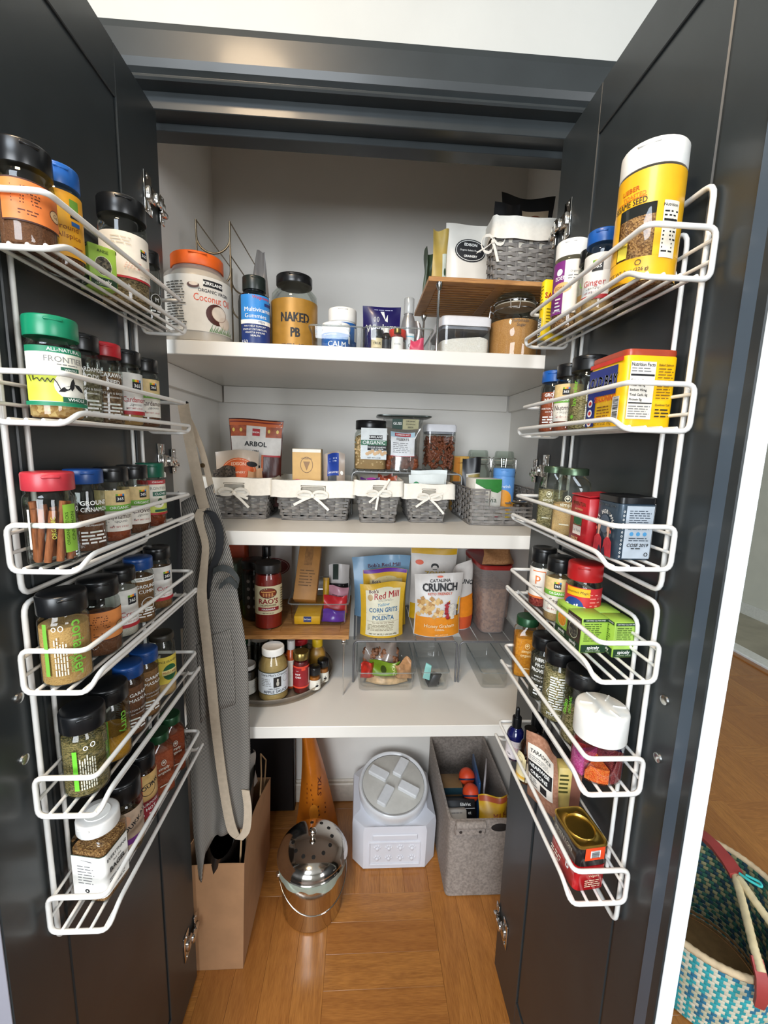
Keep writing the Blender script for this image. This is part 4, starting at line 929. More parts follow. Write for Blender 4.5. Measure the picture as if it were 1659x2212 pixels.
# ------------------------------------------------------------------ right rack, bottom basket
def bottle(label, x, y, z, r, h, glass, capm, caph, capr, lab=None, drop=False, rz=0, neckr=.45, group=None, cat='bottle', name='bottle', sh=.30, shp=2.0, fill=None):
    t = thing(name, label, cat, (x, y, z), face_cam(x, y) + rz, group); hb = h - caph
    m = M(); s0 = hb * (1 - sh)
    rings = [(0, r * .9), (.002, r), (s0, r)] + [(s0 + (hb - s0) * k / 6, r * (neckr + (1 - neckr) * cos(k / 6 * pi / 2) ** .8)) for k in range(1, 7)] + [(hb + .002, r * neckr)]
    loft(m, [(a, b, b, shp) for a, b in rings], glass, 28); put('glass', m, t)
    if fill:
        m = M(); loft(m, [(.0015, r * .9), (s0, r - .0012), (s0 + (hb - s0) * .6, r * .75)], fill, 24); put('contents', m, t)
    m = M(); ribbed(m, hb, hb + (caph if not drop else caph * .5), capr, capm, 26)
    if drop: loft(m, [(hb + caph * .5, capr * .62), (hb + caph * .62, capr * .5), (hb + caph * .86, capr * .46), (hb + caph * .96, capr * .34), (hb + caph, capr * .1)], capm, 16)
    put('cap', m, t)
    if lab: L = Lab(cyl(r)); lab(L, r, h); put('label', L.m, t, recalc=False)
    return t
BLUEG = P('#10144a', .08, 0, .05, coat=.6, name='cobalt_glass'); AMB = P('#1c0d08', .08, 0, .05, coat=.6, name='amber_glass')
bottle('cobalt blue dropper bottle with black bulb, far end of lowest right basket', .3030, .7050, ZR[5], .0165, .102, BLUEG, BLK, .040, .0085, lambda L, R, h: (L.rect(-1.5 * R, 1.5 * R, h * .05, h * .40, P('#d8cfd0'), 14), L.lines(-R * .1, R * .9, h * .18, h * .36, 7, P('#b04a58'), .4), L.text('OIL', -R * .6, h * .13, R * .3, INK, .02)), True, sh=.3)
bottle('dark dropper bottle with red and cream label beside the cobalt bottle', .3290, .6430, ZR[5], .0165, .104, AMB, BLK, .036, .0085, lambda L, R, h: (L.rect(-1.5 * R, 1.5 * R, h * .06, h * .44, P('#8a2030'), 14), L.rect(-R * .2, R * .9, h * .28, h * .40, P('#d8c8a0'), 6), L.lines(-R * .1, R * .8, h * .29, h * .39, 4, INK, .4)), True)
bottle('dark amber extract bottle with black cap and cream label', .3045, .6500, ZR[5], .0175, .098, AMB, BLK, .020, .0105, lambda L, R, h: (L.rect(-1.6 * R, -R * .12, h * .06, h * .50, P('#e2d4a8'), 12), L.disc(-R * .75, h * .50, R * .5, h * .10, P('#e2d4a8')), L.rect(-R * .04, 1.3 * R, h * .06, h * .44, P('#e6dcc0'), 10), L.rect(-1.6 * R, -R * .12, h * .1, h * .15, P('#d8a840'), 10), L.lines(R * .15, R * .9, h * .1, h * .4, 10, GREYINK, .35), L.ring(-R * .72, h * .46, R * .25, h * .06, R * .03, GREYINK)), False, neckr=.5, sh=.36)
bottle('black-capped dark bottle behind the dropper bottles, lowest right basket', .3320, .6860, ZR[5], .0165, .100, AMB, BLK, .030, .010, None, False)
def pouch(label, name, cat, x, y, z, w, h, d, body, rz=0, lab=None, tilt=0, group=None, topw=.9, bulge=.45, gus=True, lean=0, wav=.004, seed=1, back=None, nv=10, seal=.94):
    """stand-up bag: gusseted foot, bulging belly, flat crimped top"""
    t = thing(name, label, cat, (x, y, z), rz, group)
    rng = random.Random(seed); ph = rng.random() * 6
    def prof(v): return d / 2 * ((1 - v) ** .55 * (1 if gus else (1 - math.exp(-v * 14))) * .95 + bulge * sin(pi * min(1, v * 1.02)) * .55) + .0008
    def W(v): return w / 2 * (1 - (1 - topw) * v) * (1 - .05 * sin(pi * v))
    def S(sg):
        def f(u, v, o=0):
            a = 2 * u - 1
            q = max(0, 1 - abs(a) ** 2.6)
            yy = sg * (prof(v) * q + (o if sg < 0 else o)) + wav * v * sin(3.2 * a + ph) + wav * .6 * v * sin(7 * v + 2 * a + ph)
            zz = v * h + wav * .8 * v * sin(2.3 * a + ph * 2)
            return (a * W(v) + lean * v * v * h, yy + tilt * v * h, zz)
        return f
    m = M(); grid(m, S(-1), 16, nv + 4, body); grid(m, S(1), 16, nv + 4, back or body)
    if gus: vs = [S(-1)(i / 16, 0) for i in range(17)] + [S(1)(i / 16, 0) for i in range(16, -1, -1)]; m.add(vs, [tuple(range(len(vs)))], body)
    put('bag', m, t, smooth=60)
    if lab:
        F = S(-1); L = Lab(lambda u, v, o: F((u / (w) + .5), v / h, o), .0009, True); lab(L, w, h); put('label', L.m, t, recalc=False)
    return t
def f_tara(L, w, h):
    L.rect(-w * .40, w * .40, h * .28, h * .86, P('#e6e0d6'), 8, 6); L.text('TARASPICE', 0, h * .78, w * .125, INK, .03, maxw=w * .7); L.lines(-w * .33, w * .33, h * .66, h * .73, 3, GREYINK, .35); L.rect(-w * .38, w * .38, h * .44, h * .64, INK, 8, 3)
    L.text('NEARWISE', 0, h * .59, w * .13, WINK, .03); L.text('ONIONS', 0, h * .50, w * .14, WINK, .03); L.rect(w * .05, w * .25, h * .31, h * .41, INK, 2); L.lines(-w * .3, -w * .05, h * .31, h * .42, 4, GREYINK)
KRAFT = P('#b08a68', .6, 0, .12, 25, .1, name='kraft_paper')
pouch('clear leaning spice packet with white and black label, lowest right basket', 'spice_packet', 'packet', .3080, .5880, ZR[5], .066, .125, .018, GR('#8a5a42', '#b98a70', 110, 'noise', .3), -pi / 2 + .45, f_tara, tilt=-.12, topw=.92, gus=False, seed=3)
t = thing('spice_box', 'narrow pale yellow and brown carton behind the clear spice packet', 'spice box', (.3340, .5720, ZR[5]), -.1)
m = M(); box(m, -.018, .018, -.011, .011, 0, .094, P('#c9b46a', .5, 0, .12, 50), .001); put('carton', m, t)
L = Lab(front(-.011)); L.rect(.002, .0175, .001, .093, P('#8a5a4a'), 1); L.lines(-.016, 0, .05, .085, 5, P('#4a4a20')); put('label', L.m, t, recalc=False)
t = thing('paprika_tin', 'upturned red and black tins with gold recessed base and orange price sticker', 'tin', (.3120, .4900, ZR[5]), .10)
w, d = .046, .062; m = M(); loft(m, [(0, w / 2 - .001, d / 2 - .001, 6), (.001, w / 2, d / 2, 6), (.036, w / 2, d / 2, 6), (.0365, w / 2 - .001, d / 2 - .001, 6)], P('#b8141c', .3, .2, .06, coat=.4), 44); put('can', m, t)
m = M(); loft(m, [(.037, w / 2 - .001, d / 2 - .001, 6), (.038, w / 2, d / 2, 6), (.064, w / 2, d / 2, 6)], P('#1c191a', .3, .2, .06, coat=.4), 44); put('band', m, t)
m = M(); loft(m, [(.0642, w / 2 + .0006, d / 2 + .0006, 6), (.0665, w / 2 + .0006, d / 2 + .0006, 6), (.0672, w / 2 - .0012, d / 2 - .0012, 6), (.0655, w / 2 - .003, d / 2 - .003, 6), (.0655, w * .44, w * .46, 2.2), (.0668, w * .41, w * .44, 2), (.0650, w * .38, w * .42, 2), (.0590, w * .36, w * .40, 2), (.0580, w * .33, w * .38, 2), (.0595, w * .05, w * .05, 2)], P('#d2b058', .34, 1, .05, name='gold_tinplate'), 44); put('base_plate', m, t)
L = Lab(front(-d / 2), .0006); e = w / 2 - .0075; L.rect(-e * .8, e, .047, .0655, P('#e2481c'), 3); L.barcode(-e * .3, e * .6, .0505, .061, n=8); L.text('Valgora', e * .2, .023, .005, P('#e8d0b0')); L.lines(-e * .6, e * .9, .006, .018, 4, P('#e8d0b0'), .35); put('label', L.m, t, recalc=False)
L = Lab(plane((-w / 2, 0, 0), (0, -1, 0), (0, 0, 1), (-1, 0, 0)), .0006); e = d / 2 - .004; L.text('PIMENTON', 0, .053, .008, P('#d8d0c0'), .02); L.text('b', e * .5, .024, .016, WINK, .02); L.lines(-e * .9, 0, .006, .02, 3, P('#d8d0c0')); put('label', L.m, t, recalc=False)
# ------------------------------------------------------------------ more builders
def clear_bin(label, x0, x1, y0, y1, z, h, cat='bin', name='clear_bin', draft=.94, rimr=.0018, group=None, mat=None, lip=.004, lowf=0):
    t = thing(name, label, cat, ((x0 + x1) / 2, (y0 + y1) / 2, z), 0, group)
    a, b = (x1 - x0) / 2, (y1 - y0) / 2; g = mat or CLEAR
    m = M(); loft(m, [(.0006, a * draft - .004, b * draft - .002, 14), (.003, a * draft, b * draft, 14), (h * .6, a * (draft + .03), b * (draft + .03), 14), (h - .001, a - .001, b - .001, 14), (h, a + lip * .4, b + lip * .4, 14)], g, 56, True, False); put('tray', m, t)
    m = M(); pts = [(p[0], p[1], h) for p in ringpts(56, a + lip * .5, b + lip * .5, 14)]; tube(m, pts, rimr, GL('#dfe4e4', .16, .04, .12, key='rim_plastic'), 6, True); put('rim', m, t)
    return t
def carton(label, name, cat, x, y, z, w, d, h, col, rz=0, lab=None, rot=None, side=None, bev=.0012):
    t = thing(name, label, cat, (x, y, z), rz, rot=rot); m = M(); box(m, -w / 2, w / 2, -d / 2, d / 2, 0, h, col, bev); put('carton', m, t)
    if lab: L = Lab(front(-d / 2)); lab(L, w, h); put('label', L.m, t, recalc=False)
    if side: L = Lab(plane((w / 2, 0, 0), (0, 1, 0), (0, 0, 1), (1, 0, 0))); side(L, d, h); put('label', L.m, t, recalc=False)
    return t
def nuts(t, a, b, z0, z1, sx, sz, mat, n, name, seed=1, rnd=True, shell=True, curve=0):
    """loose pieces near the walls of a container, joined as one part"""
    rng = random.Random(seed); m = M()
    base = []
    for j in range(1, 4):
        for i in range(6): base.append((sin(pi * j / 4) * cos(pi * i / 3 + j), sin(pi * j / 4) * sin(pi * i / 3 + j), cos(pi * j / 4)))
    base = [(0, 0, 1)] + base + [(0, 0, -1)]
    fs = [(0, 1 + i, 1 + (i + 1) % 6) for i in range(6)] + [(1 + r * 6 + i, 1 + r * 6 + (i + 1) % 6, 7 + r * 6 + (i + 1) % 6, 7 + r * 6 + i) for r in range(2) for i in range(6)] + [(19, 13 + (i + 1) % 6, 13 + i) for i in range(6)]
    for k in range(n):
        if k < n * .8:
            s = rng.random() * 4; e = rng.uniform(-1, 1)
            x, y = ((e * a, -b) if s < 2 else (-a, e * b) if s < 3 else (a, e * b)); z = rng.uniform(z0, z1)
        else: x, y, z = rng.uniform(-a, a), rng.uniform(-b, b), z1
        R = Matrix.Rotation(rng.random() * 6.3, 3, 'X') @ Matrix.Rotation(rng.random() * 6.3, 3, 'Z') @ Matrix.Rotation(rng.random() * 6.3, 3, 'Y')
        vs = []
        for p in base:
            q = Vector((p[0] * sx + curve * sx * (p[2] * p[2] - .3), p[1] * sx * .85, p[2] * sz)); q = R @ q; vs.append((x + q.x, y + q.y, z + q.z))
        m.add(vs, fs, mat)
    return tag(put(name, m, t, smooth=60), None, None, None, 'stuff')
S1, S2, S3 = 1.5016, 1.1108, .6424

# ------------------------------------------------------------------ top shelf
def f_coco(L, R, h):
    w = 1.25 * R; L.rect(-w, w, h * .12, h * .71, P('#dcd8cf', .5, 0, .03), 22); L.rect(R * .12, R * .72, h * .60, h * .675, INK, 6); L.text('KIRKLAND', R * .42, h * .637, R * .125, WINK, .03)
    L.text('ORGANIC VIRGIN', R * .45, h * .555, R * .135, P('#2a2a30'), .015, maxw=R * .95); L.text('Coconut Oil', R * .42, h * .475, R * .29, P('#d8502c'), .0, maxw=R * 1.15)
    L.disc(R * .50, h * .32, R * .33, h * .115, P('#4a1f18')); L.disc(R * .58, h * .335, R * .25, h * .085, P('#d9cbbb')); L.disc(R * .78, h * .25, R * .22, h * .07, P('#d2c0ae')); L.ring(R * .58, h * .335, R * .25, h * .085, R * .015, P('#8a6a58'))
    rng = random.Random(2); G = P('#4a7a3c', .5, 0, .1)
    for k in range(16): u = R * (.25 + .05 * k); L.poly([(u, h * .125), (u + R * .03, h * .125), (u + R * (.05 + .1 * rng.random()), h * (.17 + .07 * rng.random()))], G)
    L.lines(-R * 1.0, -R * .35, h * .16, h * .64, 17, P('#55534e'), .42); L.disc(-R * .15, h * .60, R * .16, h * .03, P('#4a1f18')); L.disc(-R * .14, h * .61, R * .12, h * .02, P('#d9cbbb'))
jar('big frosted coconut oil tub with orange lid, far left of the top shelf', -.356, .986, S1, .0680, .180, P('#e2621c', .45, 0, .05), .026, P('#d9d4ca', .5, 0, .05, 20), .97, f_coco, .02, neck=.72, name='oil_tub', cat='tub', glass=GL('#e9e4dc', .05, .3, .25, key='frosted_tub'), lidr=.77, sh=.03)
# upright wire lid holder
t = thing('lid_holder', 'empty brass-coloured wire lid holder behind the coconut oil tub', 'wire holder', (-.350, 1.075, S1))
BRZ = P('#8a7a62', .3, .9, .05, name='bronze_wire')
for zz in (.300, .228):
    for yy in (0, .27):
        m = M(); tube(m, [(-.038, yy, zz), (-.038, yy, zz - .034)] + [(.038 * -cos(a * pi / 12), yy, zz - .034 - .036 * sin(a * pi / 12)) for a in range(1, 12)] + [(.038, yy, zz - .034), (.038, yy, zz)], .0024, BRZ, 8); put('cradle_hoop', m, t)
    for sx in (-1, 1):
        m = M(); tube(m, [(sx * .038, -.001, zz), (sx * .038, .271, zz)], .0015, BRZ, 6); put('side_rail', m, t)
for sx in (-1, 1):
    for yy in (0, .27):
        m = M(); tube(m, [(sx * .038, yy, .265), (sx * .038, yy, .0025)], .002, BRZ, 6); put('post', m, t)
pouch('clear plastic bag with pointed top behind the vitamin bottle', 'plastic_bag', 'bag', -.262, 1.13, S1, .090, .268, .034, GL('#b9b4b0', .06, .2, .35, key='grey_film'), 0, None, tilt=.05, topw=.22, gus=False, seed=8, lean=.02)
def f_multi(L, R, h):
    w = 1.05 * R; B = P('#2f86d0', .4, 0, .04); L.rect(-w, w, h * .36, h * .72, B, 14); L.rect(-w, w, h * .03, h * .36, P('#17306e', .4, 0, .05), 14)
    L.poly([(-R * .5, h * .725), (w * .98, h * .725), (w * .98, h * .66), (R * .2, h * .645), (-R * .2, h * .665)], WHT); L.text('Walgreens', R * .3, h * .685, R * .26, P('#c23a3a'), .01, shear=.15); L.rect(R * .5, w, h * .585, h * .625, P('#17306e'), 4)
    L.text('Multivitamin', R * .12, h * .52, R * .36, WINK, .015, maxw=R * 1.75); L.text('Gummies', -R * .05, h * .435, R * .36, WINK, 0); L.rect(-w, w, h * .33, h * .385, WHT, 12); L.text('MEN', R * .3, h * .357, R * .2, P('#17306e'), .02)
    for k, s in enumerate(('MAY HELP SUPPORT', 'ENERGY METABOLISM,', 'HEART & IMMUNE', 'HEALTH')): L.text(s, -R * .1, h * (.295 - .042 * k), R * .15, WINK, .01)
    L.text('150', -R * .75, h * .085, R * .3, WINK, 0)
jar('dark vitamin gummies bottle with blue label on the top shelf', -.2395, .995, S1, .0340, .152, P('#1a2320', .35), .028, P('#0d1214', .3), .98, f_multi, .12, name='vitamin_bottle', cat='bottle', neck=.62, lidr=.73, sh=.022, glass=P('#11181c', .12, 0, .05, coat=.5, name='dark_plastic_bottle'))
def f_pb(L, R, h):
    G = P('#a5782c', .42, .25, .06, name='kraft_gold'); L.rect(-1.5 * R, 1.5 * R, h * .01, h * .66, G, 26); L.text('NAKED', 0, h * .42, R * .52, INK, .045, sx=.72); L.text('PB', 0, h * .235, R * .52, INK, .045, sx=.72); L.lines(-R * .6, R * .6, h * .08, h * .11, 1, P('#5a3a10')); L.rect(R * 1.0, R * 1.35, h * .3, h * .34, INK, 2)
jar('clear jar with gold peanut butter label and black lid, top shelf', -.158, 1.030, S1, .0515, .170, BLK, .020, P('#b08a50', .6), .4, f_pb, .03, name='powder_jar', cat='jar', neck=.66, lidr=.78, sh=.038)
clear_bin('clear plastic bin holding two white supplement jars, top shelf', -.1135, .0000, .935, 1.17, S1, .046, group=None)
def f_calm(L, R, h): B = P('#1f5ea6', .4, 0, .05); L.rect(-1.5 * R, 1.5 * R, h * .05, h * .62, B, 20); L.text('CALM', R * .05, h * .22, R * .5, WINK, .03); L.lines(-R * .9, R * .2, h * .53, h * .58, 1, WINK); L.rect(R * .95, R * 1.2, h * .3, h * .55, WINK, 2)
jar('white-lidded blue supplement jar standing at the back of the clear bin', -.050, 1.060, S1 + .0012, .0335, .113, WHT, .030, P('#e6e6e4', .5), .98, lambda L, R, h: (L.rect(-1.5 * R, 1.5 * R, h * .08, h * .70, P('#1f5ea6', .4, 0, .05), 20), L.lines(-R * .9, R * .2, h * .64, h * .67, 1, WINK), L.text('DIMM', R * .1, h * .44, R * .28, WINK, .02), L.rect(R * .95, R * 1.25, h * .35, h * .62, WINK, 2)), .02, name='supplement_jar', cat='jar', neck=.92, lidr=1.0, glass=WHT)
jar('lower white-lidded blue supplement jar at the front of the clear bin', -.060, .985, S1 + .0012, .0315, .060, WHT, .012, P('#e6e6e4', .5), .98, f_calm, .02, name='supplement_jar', cat='jar', neck=.92, lidr=1.0, glass=WHT)
clear_bin('clear plastic bin of small bottles and packets in the middle of the top shelf', .0035, .1490, .935, 1.17, S1, .048)
def f_whole(L, w, h):
    L.text('Whol', -w * .18, h * .66, w * .26, WINK, .01, .06, sx=.8); L.text('esome', w * .20, h * .685, w * .20, WINK, .01, .04, sx=.75); L.lines(-w * .2, w * .35, h * .93, h * .96, 1, P('#b8b8d8'), .4)
    L.poly([(-w * .04, h * .92), (w * .10, h * .78), (w * .06, h * .92)], WINK); L.poly([(w * .08, h * .78), (w * .16, h * .88), (w * .16, h * .76)], WINK)
    for u in (-.18, -.10): L.ring(w * u, h * .80, w * .03, h * .04, w * .012, WINK, 12)
pouch('deep violet sweetener pouch with white script behind the middle bin', 'sweetener_pouch', 'pouch', .049, 1.205, S1, .104, .172, .026, P('#221a5c', .3, 0, .1, 20, coat=.3), .0, f_whole, topw=1.0, seed=2, wav=.002)
bottle('silver pump spray bottle with clear cap in the middle bin', .1030, 1.015, S1 + .0012, .0175, .132, P('#a5a6a8', .3, .6, .04), GL('#e4e6e6', .08, .1, .3), .034, .0115, lambda L, R, h: (L.rect(-R * .3, R * .9, h * .12, h * .40, P('#e4e8e8'), 6), L.rect(-R * .3, R * .9, h * .34, h * .36, P('#7ac0d8'), 6), L.ring(R * .3, h * .2, R * .25, R * .25, R * .06, GREYINK)), False, neckr=.55, sh=.42, name='spray_bottle')
jar('short black-lidded jar at the front of the middle bin', .0300, .960, S1 + .0012, .0140, .046, BLK, .014, P('#4a3a2a'), .9, lambda L, R, h: (L.rect(-R, R, h * .1, h * .6, P('#d8c8a0'), 8), L.text('TRUE', 0, h * .36, R * .5, INK, .02), L.rect(-R, R, h * .1, h * .16, INK, 8)), 0, name='small_jar', cat='jar', lidr=.95)
bottle('tiny dark bottle with white cap in the middle bin', .0500, .956, S1 + .0012, .0105, .050, AMB, WHT, .010, .0062, lambda L, R, h: L.rect(-R, R, h * .1, h * .5, P('#22252c'), 8), False, neckr=.55, sh=.3)
jar('small jar with wide red lid in the middle bin', .0760, .990, S1 + .0012, .0205, .055, P('#d23a2c', .35), .017, P('#e0dcd4'), .9, None, 0, name='small_jar', cat='jar', lidr=1.0)
jar('small white-labelled vial with gold cap in the middle bin', .0740, .956, S1 + .0012, .0130, .050, GOLD, .009, P('#3a1a10'), .6, lambda L, R, h: (L.rect(-1.2 * R, 1.2 * R, h * .05, h * .62, WHT, 8), L.text('Vanilla', 0, h * .33, R * .42, GREYINK, 0, maxw=R * 1.6)), 0, name='small_jar', cat='jar', lidr=.62, neck=.55, sh=.012, style=1)
pouch('crumpled silver foil packet at the end of the middle bin', 'foil_packet', 'packet', .1290, 1.020, S1 + .0012, .030, .082, .012, P('#b0a8a4', .25, .7, .1, 30, .2), .35, lambda L, w, h: L.lines(-w * .25, w * .2, h * .4, h * .7, 4, P('#a04848'), .3), tilt=.1, topw=1.15, gus=False, seed=6, wav=.006)
pouch('bright pink packet lying low in the middle bin', 'pink_packet', 'packet', .1190, .972, S1 + .0012, .036, .034, .014, P('#d8476a', .4, 0, .06), 0, None, topw=.8, gus=False, seed=9, wav=.004)

# bamboo riser on the top shelf: slatted boards on chrome legs
def bamboo_riser(label, x0, x1, y0, y1, z, h, th, vleg, slots=True, leg_xs=()):
    t = thing('bamboo_riser', label, 'riser', ((x0 + x1) / 2, (y0 + y1) / 2, z)); a, b = (x1 - x0) / 2, (y1 - y0) / 2
    m = M(); e = .024
    for q0, q1, r0, r1 in ((-a, a, -b, -b + e), (-a, a, b - e, b), (-a, -a + e, -b + e, b - e), (a - e, a, -b + e, b - e), (-.012, .012, -b + e, b - e)): box(m, q0, q1, r0, r1, h - th, h, BAMBOO, .0008)
    put('board', m, t, smooth=0)
    n = 13 if slots else 9; s = (2 * b - 2 * e) / n
    for sx in (-1, 1):
        for k in range(n):
            m = M(); x = sorted((sx * .0122, sx * (a - e - .0002))); box(m, x[0], x[1], -b + e + s * k + (.0052 if slots else .0003), -b + e + s * (k + 1), h - th + .0006, h - .0004, BAMBOO, .0006); put('slat', m, t, smooth=0)
    for lx in leg_xs:
        for ly in (-b + .008, b - .012):
            m = M()
            if vleg:
                for o in (-.012, .012): tube(m, [(lx, ly + o, h - th - .001), (lx, ly + o * .9, h - th - .012), (lx, ly, .0025)], .0017, CHROME, 8)
                box(m, lx - .005, lx + .005, ly - .014, ly + .014, h - th - .010, h - th, CHROME, .001)
            else:
                tube(m, [(lx, ly, h - th), (lx, ly, .0015)], .0028, CHROME, 8); vs0 = len(m.v); loft(m, [(h - th - .016, .003), (h - th - .005, .008), (h - th, .008)], CHROME, 12, cx=lx, cy=ly); loft(m, [(0.0003, .0045), (.004, .0045)], CHROME, 12, cx=lx, cy=ly)
            put('leg', m, t)
    return t
bamboo_riser('slatted bamboo riser on chrome legs, right half of the top shelf', .1365, .462, .9525, 1.2, S1, .1600, .0095, False, True, (-.138, .150))
zt_ = S1 + .1603
def f_edis(col, big=True, txt='Organic Gelatin Powder', under='BRAINERD'):
    def f(L, w, h):
        L.disc(w * .05, h * .62, w * .36, h * .165, INK if col is None else col, 28); L.ring(w * .05, h * .62, w * .335, h * .148, w * .010, WINK, 32); L.text('EDISON', w * .05, h * .70, w * .085, WINK, .02); L.text(txt, w * .05, h * .62, w * .05, WINK, 0, maxw=w * .58); L.text('GRAINERY', w * .05, h * .535, w * .065, WINK, .02)
    return f
PLASW = GL('#e4dfd8', .08, .15, .55, key='milky_film')
pouch('milky pouch with black oval label on the bamboo riser', 'powder_pouch', 'pouch', .2420, 1.065, zt_, .108, .158, .026, P('#d9d5cc', .35, 0, .05, 12, coat=.2), 0, f_edis(None), topw=1.0, seed=4, wav=.002)
m = M()
pouch('pale yellow packet beside the milky pouch on the bamboo riser', 'yellow_packet', 'packet', .1760, 1.060, zt_, .040, .142, .014, P('#b59a4e', .4, 0, .1, 20), .25, lambda L, w, h: (L.rect(w * .1, w * .4, h * .02, h * .62, P('#c9d2c6'), 4, 4), L.disc(w * .3, h * .34, w * .1, h * .06, P('#2c4a34')), L.lines(w * .15, w * .38, h * .08, h * .2, 3, P('#3a6a8a'))), topw=.96, gus=False, seed=11)
pouch('dark green foil packet at the left edge of the bamboo riser', 'green_packet', 'packet', .1560, 1.115, zt_, .030, .118, .016, P('#3c4a34', .4, 0, .15, 20), .5, None, topw=.7, gus=False, seed=13, wav=.01)

# wicker baskets: stakes, woven strands, cotton liner and bow
WICK = P('#77736f', .6, 0, .16, 55, .2, name='grey_wicker'); LINEN = P('#e6e1d6', .8, 0, .03, 120, .15, name='cotton_liner'); LINER_IN = P('#cfc8ba', .85, 0, .04, 90, name='cotton_liner_inside')
def weave(m, a0, b0, a1, b1, z0, z1, rows, stakes, mat, cut=None, amp=.0022, th=.0016):
    """rows of flat strand passing in front of and behind upright stakes round a tapered box"""
    N = stakes * 4
    per = []
    def pt(s, a, b):
        P4 = 2 * (a + b) * 2; d = (s % 1.0) * P4
        if d < 2 * a: return (-a + d, -b, 0, -1)
        d -= 2 * a
        if d < 2 * b: return (a, -b + d, 1, 0)
        d -= 2 * b
        if d < 2 * a: return (a - d, b, 0, 1)
        d -= 2 * a
        return (-a, b - d, -1, 0)
    H = (z1 - z0) / rows
    for r in range(rows):
        zc = z0 + H * (r + .5); f = (zc - z0) / (z1 - z0); a, b = a0 + (a1 - a0) * f, b0 + (b1 - b0) * f
        vs = []; ok = []
        for i in range(N):
            x, y, nx, ny = pt((i + .5) / N, a, b); w = amp * sin(2 * pi * (i + .5) / 8 + pi * (r % 2)) + .0004 * sin(i * 2.3 + r)
            hh = H * .46 * (.82 + .18 * cos(2 * pi * (i + .5) / 4))
            for q in (-th / 2, th / 2):
                vs += [(x + nx * (w + q), y + ny * (w + q), zc - hh), (x + nx * (w + q), y + ny * (w + q), zc + hh)]
            ok.append(not (cut and cut(x, y, zc)))
        fs = []
        for i in range(N):
            j = (i + 1) % N
            if not (ok[i] and ok[j]): continue
            A, B = 4 * i, 4 * j
            fs += [(A, A + 1, B + 1, B), (A + 2, B + 2, B + 3, A + 3), (A + 1, A + 3, B + 3, B + 1), (A, B, B + 2, A + 2)]
        m.add(vs, fs, mat)
    return pt
def basket(label, x, yf, z, w0, w1, dep, h, liner=.040, rows=8, stakes=26, bow=1.0, rz=0, tails=((-.5, -.35), (.7, -.75)), seed=1, hole=True, group='lined wicker baskets', vert=False):
    t = thing('wicker_basket', label, 'basket', (x, yf + dep / 2, z), rz, None); a0, a1 = w0 / 2, w1 / 2; b1, b0 = dep / 2, dep / 2 - (a1 - a0)
    m = M(); zt0 = h - liner + .006; f0 = zt0 / h; at_, bt_ = a0 + (a1 * .985 - a0) * f0, b0 + (b1 * .985 - b0) * f0; pt = weave(m, a0, b0, at_, bt_, .004, zt0, rows, stakes, WICK, None, .0028); put('weave', m, t, smooth=62)
    m = M()
    for k in range(stakes):
        for o in (-.12, .12):
            s = (k + .25 + o * .5) / stakes; p, q = pt(s, a0, b0), pt(s, at_, bt_); tube(m, [(p[0], p[1], .002), (q[0], q[1], zt0)], .0014, WICK, 5)
    put('stakes', m, t)
    m = M(); tube(m, [(p[0], p[1], .003) for p in ringpts(40, a0 + .0015, b0 + .0015, 12)], .0026, WICK, 6, True); box(m, -a0, a0, -b0, b0, .001, .003, WICK); put('foot_braid', m, t)
    # liner: turned-down cuff with a handle slot at the front, and the inside cloth
    n = 120; zl, zh = h - liner, h + .002; ae, be = a1 + .0035, b1 + .0035; rng = random.Random(seed)
    rows_ = [zl, zl + liner * .32, zl + liner * .56, zl + liner * .74, zh]; hs = w1 * .15
    m = M(); vs = []
    for r, zz in enumerate(rows_):
        f = (zz - zl) / (zh - zl); fl = .0008 + .0022 * (1 - f)
        for i, p in enumerate(rrect(n, ae + fl, be + fl, .010)): vs.append((p[0] + .0005 * sin(i * .85 + r), p[1] + .0006 * sin(i * 1.05 + seed), zz + (.0012 * sin(i * .45 + seed) if r in (0, 4) else 0)))
    fs = []
    for r in range(len(rows_) - 1):
        for i in range(n):
            j = (i + 1) % n; mx_ = (vs[r * n + i][0] + vs[r * n + j][0]) / 2; fy = vs[r * n + i][1] < -be * .9
            if hole and r in (1, 2) and fy and abs(mx_) < hs: continue
            fs.append((r * n + i, r * n + j, r * n + n + j, r * n + n + i))
    m.add(vs, fs, LINEN); cuff = put('liner_cuff', m, t, smooth=70)
    m = M(); loft(m, [(zh + .0006, ae, be, 12), (zh - .002, ae - .004, be - .004, 12), (h * .15, a0 - .004, b0 - .004, 12)], LINER_IN, 48, False, True); put('liner', m, t, smooth=70)
    if hole:
        m = M(); zc, hh = zl + liner * .45, liner * .20; tube(m, fillet([(-hs, -be - .003, zc - hh), (hs, -be - .003, zc - hh), (hs, -be - .0022, zc + hh * 1.1), (-hs, -be - .0022, zc + hh * 1.1)], .005, 3, True), .0011, LINEN, 5, True); put('slot_hem', m, t)
    if bow:
        m = M(); c = Vector((0, -be - .006, zl + liner * .10)); s = .030 * bow; RB = LINEN; W_ = .0058 * bow
        for sg in (-1, 1):
            lp = [c + Vector((sg * s * (1 - cos(a * pi / 10)) * .55, -.004 * sin(a * pi / 20), s * .30 * sin(a * pi / 10) * (1 if a < 10 else .6) + .002)) for a in range(0, 21)]
            strip(m, lp, (0, -.25, 1), W_, RB)
        for dx, dz in tails:
            strip(m, [c, c + Vector((dx * s * .5, -.004, dz * s * .42)), c + Vector((dx * s * 1.05, -.0045, dz * s * 1.02))], Vector((-dz, -.1, dx)), W_ * .95, RB)
        box(m, c.x - .004 * bow, c.x + .004 * bow, c.y - .004, c.y + .002, c.z - .004 * bow, c.z + .004 * bow, RB, .0015)
        put('bow', m, t, smooth=60)
    return t
